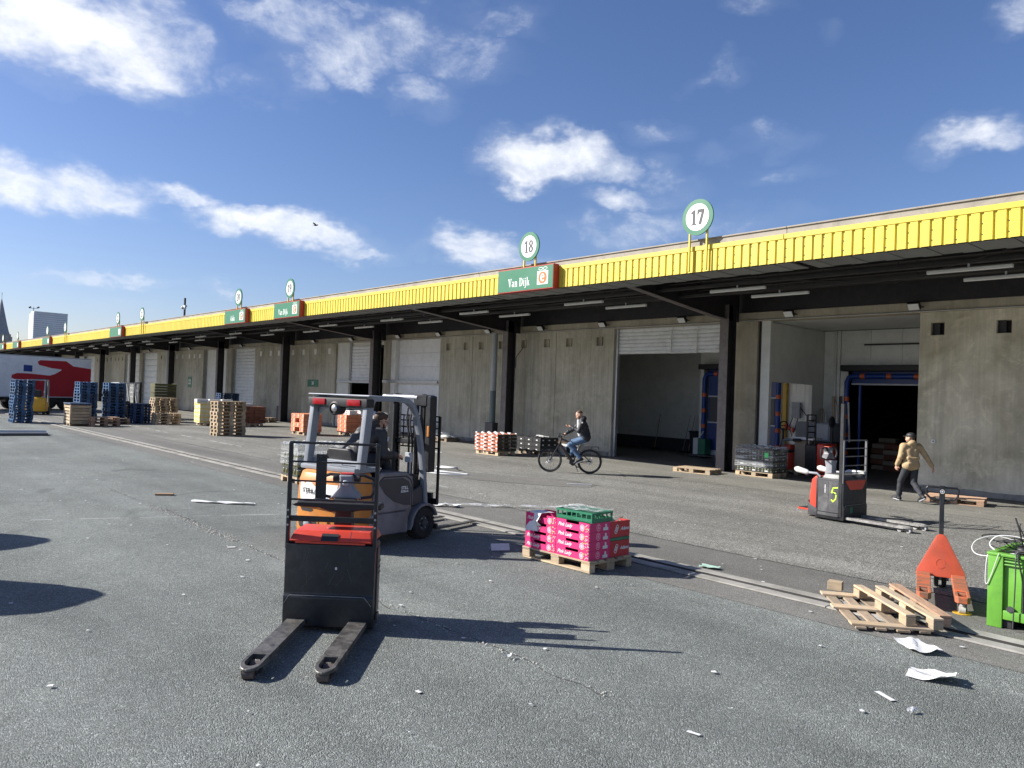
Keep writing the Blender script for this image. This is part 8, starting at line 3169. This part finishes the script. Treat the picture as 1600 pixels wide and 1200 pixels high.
# crate rows, the hall's dimness put into darker card colours
cr1 = B().box(-0.29, 0.29, -0.19, 0.19, 0, 0.17).mesh('crate', M_BBOX, bevel=0.006)
cr2 = B().box(-0.29, 0.29, -0.19, 0.19, 0, 0.15).mesh('crate', M_KRAFT, bevel=0.006)
for c, (x, y, n) in enumerate(((-11.25, 27.6, 5), (-10.75, 27.4, 5), (-10.1, 27.5, 4), (-11.3, 28.3, 6), (-9.6, 27.8, 4))):
    for k in range(n):
        mm = cr1 if (k + c) % 2 else cr2
        link('crate', mm, None, (x + random.uniform(-.03, .03), y, 0.014 + 0.185 * k), random.uniform(-.05, .05),
             '%s crate, %s of stack %s inside the dark hall' % ('dimmed red' if (k + c) % 2 else 'dimmed pale', nth(k, n), ['two', 'three', 'four', 'one', 'five'][c] + ' from the left'), 'crate', 'crates in the dark hall')

# ================================================================ TRAILER AND FAR BUILDINGS
TA, TB = V(-60.2, 14.2, 0), V(-56.0, 1.2, 0)
TB = TA + (TB - TA).normalized() * 13.6
td = (TA - TB)
ta = math.atan2(td.y, td.x)
t = thing('truck_trailer', 'white semi trailer with a big red hand shape on its side', 'trailer', TB, ta)
Lt = 13.6
b = B()
b.box(0, Lt, 0, 2.55, 0.90, 3.58)
b.ob('box_body', M_TRW, t, bevel=0.02)
b = B()
b.box(-0.012, 0.05, -0.008, 2.56, 0.88, 3.6)
b.box(0, Lt, -0.012, 0.05, 0.85, 0.92)
b.box(0, Lt, -0.012, 0.05, 3.54, 3.61)
b.ob('edge_trim', M_LGREY, t)
# red hand: palm block, pointing finger to the far end, thumb above
hand_poly = [(p * 0.76, q * .9 - 0.12) for p, q in [(0.02, 1.15), (0.02, 3.35), (1.7, 3.5), (2.35, 3.86), (4.6, 3.84), (4.85, 3.7), (4.7, 3.48), (3.6, 3.28), (2.75, 3.22), (2.75, 3.15), (3.3, 2.85), (3.75, 2.72), (5.6, 2.82), (6.5, 2.82), (6.9, 2.68), (6.95, 2.48), (6.7, 2.38), (5.4, 2.36), (5.3, 2.2), (5.25, 1.15)]]
b = B()
b.prism([(Lt - p, q) for p, q in hand_poly], (0, -0.006, 0), X, Z, Y, 0.004)
b.ob('red_graphic', M_TRR, t)
b = B()
b.prism([(Lt - p, q) for p, q in ((4.0, 2.54), (4.55, 2.55), (4.55, 2.98), (4.0, 2.96))], (0, -0.008, 0), X, Z, Y, 0.004)
b.ob('blue_square', M_BTUBE, t)
b = B()
b.box(0.1, Lt - .2, 0.9, 1.65, 0.6, 0.88)
b.box(Lt - 5.5, Lt - .2, 0.15, 2.4, 0.55, 0.9)
b.ob('chassis', M_BLACK, t)
for i in range(3):
    for y0 in (0.1, 2.1):
        b = B()
        b.lathe((Lt - 1.6 - 1.3 * i, y0, 0.52), Y, [(0.3, 0), (0.5, 0.01), (0.52, 0.05), (0.52, 0.3), (0.5, 0.34), (0.3, 0.35)], 24)
        b.ob('wheel', M_RUB, t, smooth=True)
t = thing('tractor_unit', 'white lorry tractor coupled to the red and white trailer', 'lorry', TB - td.normalized() * 4.6, ta)
b = B()
b.box(2.0, 4.3, 0.05, 2.5, 0.8, 3.6)
b.ob('cab', M_TRW, t, bevel=0.12, seg=3)
b = B()
for x0 in (-0.2, 3.3):
    for y0 in (0.1, 2.1):
        b.lathe((x0, y0, 0.52), Y, [(0.3, 0), (0.52, 0.02), (0.52, 0.3), (0.3, 0.35)], 24)
b.box(-0.8, 3, 0.8, 1.7, 0.5, 0.9)
b.ob('running_gear', M_RUB, t)

# office tower and church in the town beyond
TO = V(-812.6, 142.5, 0)
t = thing('office_tower', 'pale office tower with dense horizontal lines standing beyond the trailer', 'tower', TO, 0)
c1, c2, c3 = TO, V(-814.5, 170.2, 0), V(-856, 146.4, 0)
HT = 62.0


def wall_between(p, q, z0, z1, th, mat, nm, par):
    b = B()
    d = (q - p).normalized()
    n_ = V(-d.y, d.x, 0)
    vs = []
    for z_ in (z0, z1):
        for a in (p, q, q + n_ * th, p + n_ * th):
            vs.append((a.x - TO.x, a.y - TO.y, z_))
    b.add(vs, [(3, 2, 1, 0), (4, 5, 6, 7), (0, 1, 5, 4), (1, 2, 6, 5), (2, 3, 7, 6), (3, 0, 4, 7)])
    return b.ob(nm, mat, par)


wall_between(c1, c2, 0, HT, 9.0, M_TOWERD, 'core', t)
dn_ = (c2 - c1).normalized()
nn_ = V(dn_.y, -dn_.x, 0)
for i in range(23):
    z_ = HT - 0.4 - i * 1.9
    wall_between(c1 + nn_ * 0.5, c2 + nn_ * 0.5, z_ - 0.95, z_, 0.49, M_TOWER, 'spandrel', t)
wall_between(c3, c1 - (c1 - c3).normalized() * .3 - dn_ * .1, 0, HT + .5, 1.0, M_WHITE, 'end_wall', t)
wall_between(c1 + nn_ * .7 + dn_ * .02, c2 + nn_ * .7, HT, HT + .9, 9.4, M_TOWER, 'parapet', t)
t2 = thing('light_mast', 'floodlight mast with two dark lamp heads on the roof edge of the office tower', 'mast', (-818.5, 143.2, HT - .5), 0)
dd = V(.669, .743, 0)
b = B()
b.tube([(0, 0, 0), (0, 0, 5.5)], 0.28, 8)
b.bar(-dd * 3.6 + V(0, 0, 4.6), V(0, 0, 3.8), 0.35)
b.bar(V(0, 0, 3.8), dd * 3.6 + V(0, 0, 4.6), 0.35)
b.ob('pole', M_GUARD, t2)
for s_ in (-4.2, 3.4):
    b = B()
    b.bar(dd * s_ + V(0, 0, 4.6), dd * (s_ + 1.6) + V(0, 0, 5.6), 1.2, 1.0)
    b.ob('lamp_head', M_STEEL, t2)
t = thing('church', 'stone church tower with a steep grey spire at the left edge', 'church', (-713.6, 103.2, -7.5), R(20))
b = B()
b.box(-5.2, 5.2, -5.2, 5.2, 0, 43)
for sx in (-5.2, 5.2):
    for sy in (-5.2, 5.2):
        b.box(sx - .7, sx + .7, sy - .7, sy + .7, 0, 41)
b.ob('tower', M_CHURCH, t)
b = B()
b.lathe((0, 0, 42.6), Z, [(6.6, 0), (5.6, 3.0), (4.4, 8.0), (0.15, 28)], 8)
b.ob('spire', M_SLATE, t)
b = B()
b.tube([(0, 0, 71), (0, 0, 75.5)], 0.12, 6)
b.bar((-.8, 0, 74.2), (.8, 0, 74.2), 0.2)
b.ob('cross', M_STEEL, t)
for a in range(4):
    b = B()
    b.prism([(-.9, 33), (.9, 33), (.9, 38), (0, 39.6), (-.9, 38)], (-0.0, -5.35, 0), X, Z, Y, 0.2)
    b.xf(Matrix.Rotation(a * Q, 4, 'Z'))
    b.ob('belfry_window', M_DGREY, t)
    b = B()
    b.prism([(-1.3, 42.5), (1.3, 42.5), (0, 46)], (0, -5.6, 0), X, Z, Y, 1.6)
    b.xf(Matrix.Rotation(a * Q, 4, 'Z'))
    b.ob('dormer', M_SLATE, t)
# low town roofs closing the far end of the yard
rr = random.Random(11)
for i, (x, y, w, d, h) in enumerate(((-210, -12, 40, 30, 7), (-235, 22, 30, 26, 6), (-300, 75, 60, 30, 7), (-260, -50, 50, 40, 8))):
    t = thing('low_building', ['long pale shed beyond the left end of the yard', 'grey flat roofed shed behind the trailer', 'brick hall beyond the warehouse end', 'white depot building far left of the yard'][i], 'building', (x, y, 0), R(42))
    b = B()
    b.box(-w / 2, w / 2, -d / 2, d / 2, 0, h)
    b.ob('wall', [M_TOWER, M_GUARD, M_CHURCH, M_TOWER][i], t)
    b = B()
    b.box(-w / 2 - .5, w / 2 + .5, -d / 2 - .5, d / 2 + .5, h + .002, h + .5)
    b.ob('roof', M_SLATE, t)
# bird
t = thing('bird', 'small dark bird flying in front of the long cloud', 'bird', (-55.0, 28.3, 14.84), R(40))
b = B()
b.ell((0, 0, 0), (0.16, 0.06, 0.06), 10, 6)
b.ell((0.15, 0, 0.02), (0.06, 0.045, 0.045), 8, 6)
b.add([(-0.12, 0.03, 0), (-0.12, -0.03, 0), (-0.28, -0.06, 0.01), (-0.28, 0.06, 0.01)], [(0, 1, 2, 3)])
for s in (-1, 1):
    b.prism([(0.09, 0), (-0.09, 0), (-0.12, 0.30), (-0.03, 0.42), (0.04, 0.28)], (0, 0, 0.02), X, V(0, s * .95, .25), Z, 0.012)
b.ob('body', M_BLACKM, t)

# ================================================================ LITTER AND MARKS
def sheet_paper(label, x, y, rot, l, w, lift, seed, mat=M_PAPER, printed=True, name='paper_sheet', cat='paper'):
    rr = random.Random(seed)
    n = 8
    vs, fs = [], []
    a1, a2 = rr.uniform(0, 6.28), rr.uniform(0, 6.28)
    for i in range(n + 1):
        for j in range(n + 1):
            u, v_ = i / n - .5, j / n - .5
            z_ = 0.012 + lift * max(0, (u * math.cos(a1) + v_ * math.sin(a1)) * 1.6) ** 2 + 0.012 * (0.5 + 0.5 * math.sin(u * 5 + a2)) * (lift > 0) + (rr.uniform(0, .007) + .02 * abs(math.sin(u * 3 + v_ * 4 + a2)) ** 8) * (lift > 0)
            vs.append((u * l, v_ * w, z_))
    for i in range(n):
        for j in range(n):
            a = i * (n + 1) + j
            fs.append((a, a + n + 1, a + n + 2, a + 1))
    b = B()
    b.add(vs, fs)
    o = link(name, b.mesh(name, mat, smooth=True), None, (x, y, 0), rot, label, cat, 'loose papers on the asphalt')
    if printed:
        b = B()
        for k in range(5):
            for i in range(1, n - 1):
                if rr.random() < 0.75:
                    p = [vs[i * (n + 1) + 1 + k], vs[(i + 1) * (n + 1) + 1 + k]]
                    b.add([(p[0][0], p[0][1], p[0][2] + .002), (p[1][0], p[1][1], p[1][2] + .002), (p[1][0], p[1][1] + w * .03, p[1][2] + .0022), (p[0][0], p[0][1] + w * .03, p[0][2] + .0022)], [(0, 1, 2, 3)])
        link('printing', b.mesh('printing', M_PRINT, fix=False), o)
    return o


sheet_paper('white printed sheet lying beside the broken pallet', -2.67, 7.43, R(-42), 0.42, 0.24, 0.02, 1)
sheet_paper('curled white printed sheet nearest the right edge', -2.29, 6.70, R(10), 0.34, 0.26, 0.07, 2)
sheet_paper('narrow white strip of paper in the right foreground', -2.36, 5.97, R(-30), 0.18, 0.045, 0.0, 3, printed=False)
sheet_paper('tiny white scrap right of the narrow strip', -2.11, 5.82, R(70), 0.07, 0.035, 0.01, 4, printed=False)
sheet_paper('small white slip at the bottom of the picture', -2.87, 4.27, R(10), 0.09, 0.03, 0.0, 5, printed=False)
sheet_paper('small white scrap between the forks and the pink pallet', -4.64, 4.25, R(60), 0.06, 0.03, 0.01, 6, printed=False)
sheet_paper('small dirty scrap below the pallet truck forks', -4.49, 3.25, R(0), 0.05, 0.03, 0.0, 7, printed=False)
sheet_paper('small white slip left of the pallet truck', -9.98, 4.11, R(70), 0.10, 0.05, 0.0, 8, printed=False)
t = thing('folded_card', 'folded white card lying in the shadow of the forklift', 'card', (-7.96, 7.05, 0.01), R(62))
b = B()
b.prism([(-0.055, 0), (-0.05, 0.0), (0.0, 0.075), (0.05, 0.0), (0.055, 0.0), (0.002, 0.085), (-0.002, 0.085)], (-0.13, 0, 0), Y, Z, X, 0.26)
b.ob('card', M_PAPER, t)
crumpled('film_strip', 'long rumpled strip of white packing film lying across the drain side asphalt', 'film',
         [(-11.75 + 0.12 * i, 8.75 + 0.145 * i, 0.016 + 0.01 * (i % 3 == 0)) for i in range(14)], 0.14, M_FILMW if False else M_FILM, 0.03, 31)
crumpled('film_strip', 'white twisted film end beside the forklift mast', 'film', [(-11.8 + 0.07 * i, 8.62 + 0.05 * i, 0.02) for i in range(8)], 0.13, M_PAPER, 0.03, 32, 'film strips')
crumpled('film_strip', 'torn white film lying on the open asphalt at left', 'film', [(-14.2 + 0.12 * i, 5.1 + 0.11 * i, 0.012) for i in range(8)], 0.12, M_PAPER, 0.022, 33, 'film strips')
crumpled('film_strip', 'pale green film scrap beside the drain', 'film', [(-5.75 + 0.06 * i, 8.58 + 0.02 * i, 0.02) for i in range(5)], 0.13, pmat('green_film', (0.38, 0.55, 0.46), 0.4, var=0.15), 0.015, 34, 'film strips')
cable('white looped band lying on the asphalt beside the forklift mast', [(-16.9, 12.0, .03), (-16.2, 12.4, .05), (-15.7, 12.7, .02), (-15.9, 12.2, .03), (-16.6, 11.9, .04), (-16.9, 12.2, .06), (-16.4, 12.55, .03)], 0.02, M_WHITE, 'packing_band', 'band', 'packing bands')
cable('pale hose coil lying behind the mast', [(-17.3, 12.9, .05), (-16.8, 13.1, .08), (-17.0, 13.3, .04), (-17.5, 13.1, .06), (-17.2, 12.8, .05)], 0.03, M_LAMP, 'hose_coil', 'hose', 'packing bands')
b = B()
b.box(-0.3, 0.3, -0.02, 0.02, 0, 0.02)
b.ob('white_lath', M_WHITE, label='white lath lying on the asphalt below the cyclist', cat='lath', loc=(-12.85, 13.91, 0.012), rot=R(47))
b = B()
b.box(-0.3, 0.3, -0.015, 0.015, 0, 0.02)
b.ob('white_lath', M_WHITE, label='white lath lying near the fruit trays', cat='lath', loc=(-22.2, 16.4, 0.012), rot=R(20))
b = B()
b.box(-0.16, 0.16, -0.05, 0.05, 0, 0.035)
b.ob('flat_card', M_CARD, label='flattened brown card on the open asphalt at far left', cat='card', loc=(-15.27, 4.95, 0.004), rot=R(60))
t = thing('dock_plate', 'flat dark metal plate with a white edge lying at the far left', 'plate', (-33.4, 4.9, 0.004), R(83))
b = B()
b.box(-1.7, 1.55, -0.35, 0.5, 0.0, 0.09)
b.ob('plate', M_DGREY, t, bevel=0.01)
b = B()
b.box(-1.7, 1.55, 0.505, 0.58, 0.01, 0.16)
b.ob('white_edge', M_WHITE, t)
# scattered small paper flecks
rr = random.Random(77)
b = B()
for i in range(420):
    x, y = rr.uniform(-26, -0.5), rr.uniform(0.5, 20.5)
    s = rr.uniform(.006, .03)
    a = rr.uniform(0, 6.28)
    z_ = 0.016
    vs = [(x + s * math.cos(a + k * Q) * rr.uniform(.5, 1.3), y + s * math.sin(a + k * Q) * rr.uniform(.5, 1.3), z_ + rr.uniform(0, .004)) for k in range(4)]
    b.add(vs, [(0, 1, 2, 3)])
link('paper_flecks', b.mesh('paper_flecks', M_PAPER), kind='stuff', label='small paper flecks and scraps scattered over the asphalt', cat='litter')
# broken seam in the asphalt along the yard
b = B()
rr = random.Random(5)
x = -16.5
yy = 4.35
while x < -3.6:
    L = rr.uniform(.05, .16)
    y2 = yy + rr.uniform(-.035, .035) + (4.33 - yy) * .08
    wd_ = rr.uniform(.002, .009) * (2.2 if -13.5 < x < -10.8 else 1) * (1.0 if rr.random() < .8 else 0.25)
    b.add([(x, yy - wd_, .0035), (x + L, y2 - wd_ * rr.uniform(.4, 1.2), .0035), (x + L, y2 + wd_, .0035), (x, yy + wd_ * rr.uniform(.4, 1.2), .0035)], [(0, 1, 2, 3)])
    x, yy = x + L * .98, y2
struct(link('seam_crack', b.mesh('seam_crack', pmat('crack_fill', (0.06, 0.06, 0.057), 0.9, var=0.5, scale=22, world=True))))
b = B()
for i in range(760):
    x = rr.choice((rr.uniform(-14, -10.4), rr.uniform(-16.5, -3.6)))
    y = 4.33 + rr.gauss(0, .055 if -14 < x < -10.4 else .03)
    s_ = rr.uniform(.004, .013)
    b.lathe((x, y, .002), Z, [(s_, 0), (s_ * .6, s_ * .7)], 5)
b.ob('crack_stones', pmat('loose_stone', (0.42, 0.41, 0.37), 0.85, var=0.3, scale=9, world=True), label='loose pale stones along the broken asphalt seam', cat='stones', kind='stuff')
# thin worn white paint lines across the yard
b = B()
def dash(p, q, w, z_, seed):
    rr = random.Random(seed)
    p, q = V(*p, 0), V(*q, 0)
    d = (q - p).normalized()
    n_ = V(-d.y, d.x, 0)
    L = (q - p).length
    s = 0
    while s < L:
        l_ = rr.uniform(.15, .7)
        if rr.random() < .72:
            a, c = p + d * s, p + d * min(L, s + l_)
            ww = w * rr.uniform(.4, 1.0)
            b.add([(a - n_ * ww)[:2] + (z_,), (c - n_ * ww * rr.uniform(.5, 1))[:2] + (z_,), (c + n_ * ww)[:2] + (z_,), (a + n_ * ww * rr.uniform(.5, 1))[:2] + (z_,)], [(0, 1, 2, 3)])
        s += l_ + rr.uniform(.02, .3)
dash((-13.6, 2.0), (-12.0, 6.4), 0.022, 0.003, 1)
dash((-24, 10.8), (-12.6, 10.6), 0.03, 0.012, 2)
dash((-40, 11.2), (-26, 11.0), 0.04, 0.012, 3)
struct(link('paint_lines', b.mesh('paint_lines', pmat('worn_paint', (0.52, 0.52, 0.5), 0.8, var=0.25, scale=14))))
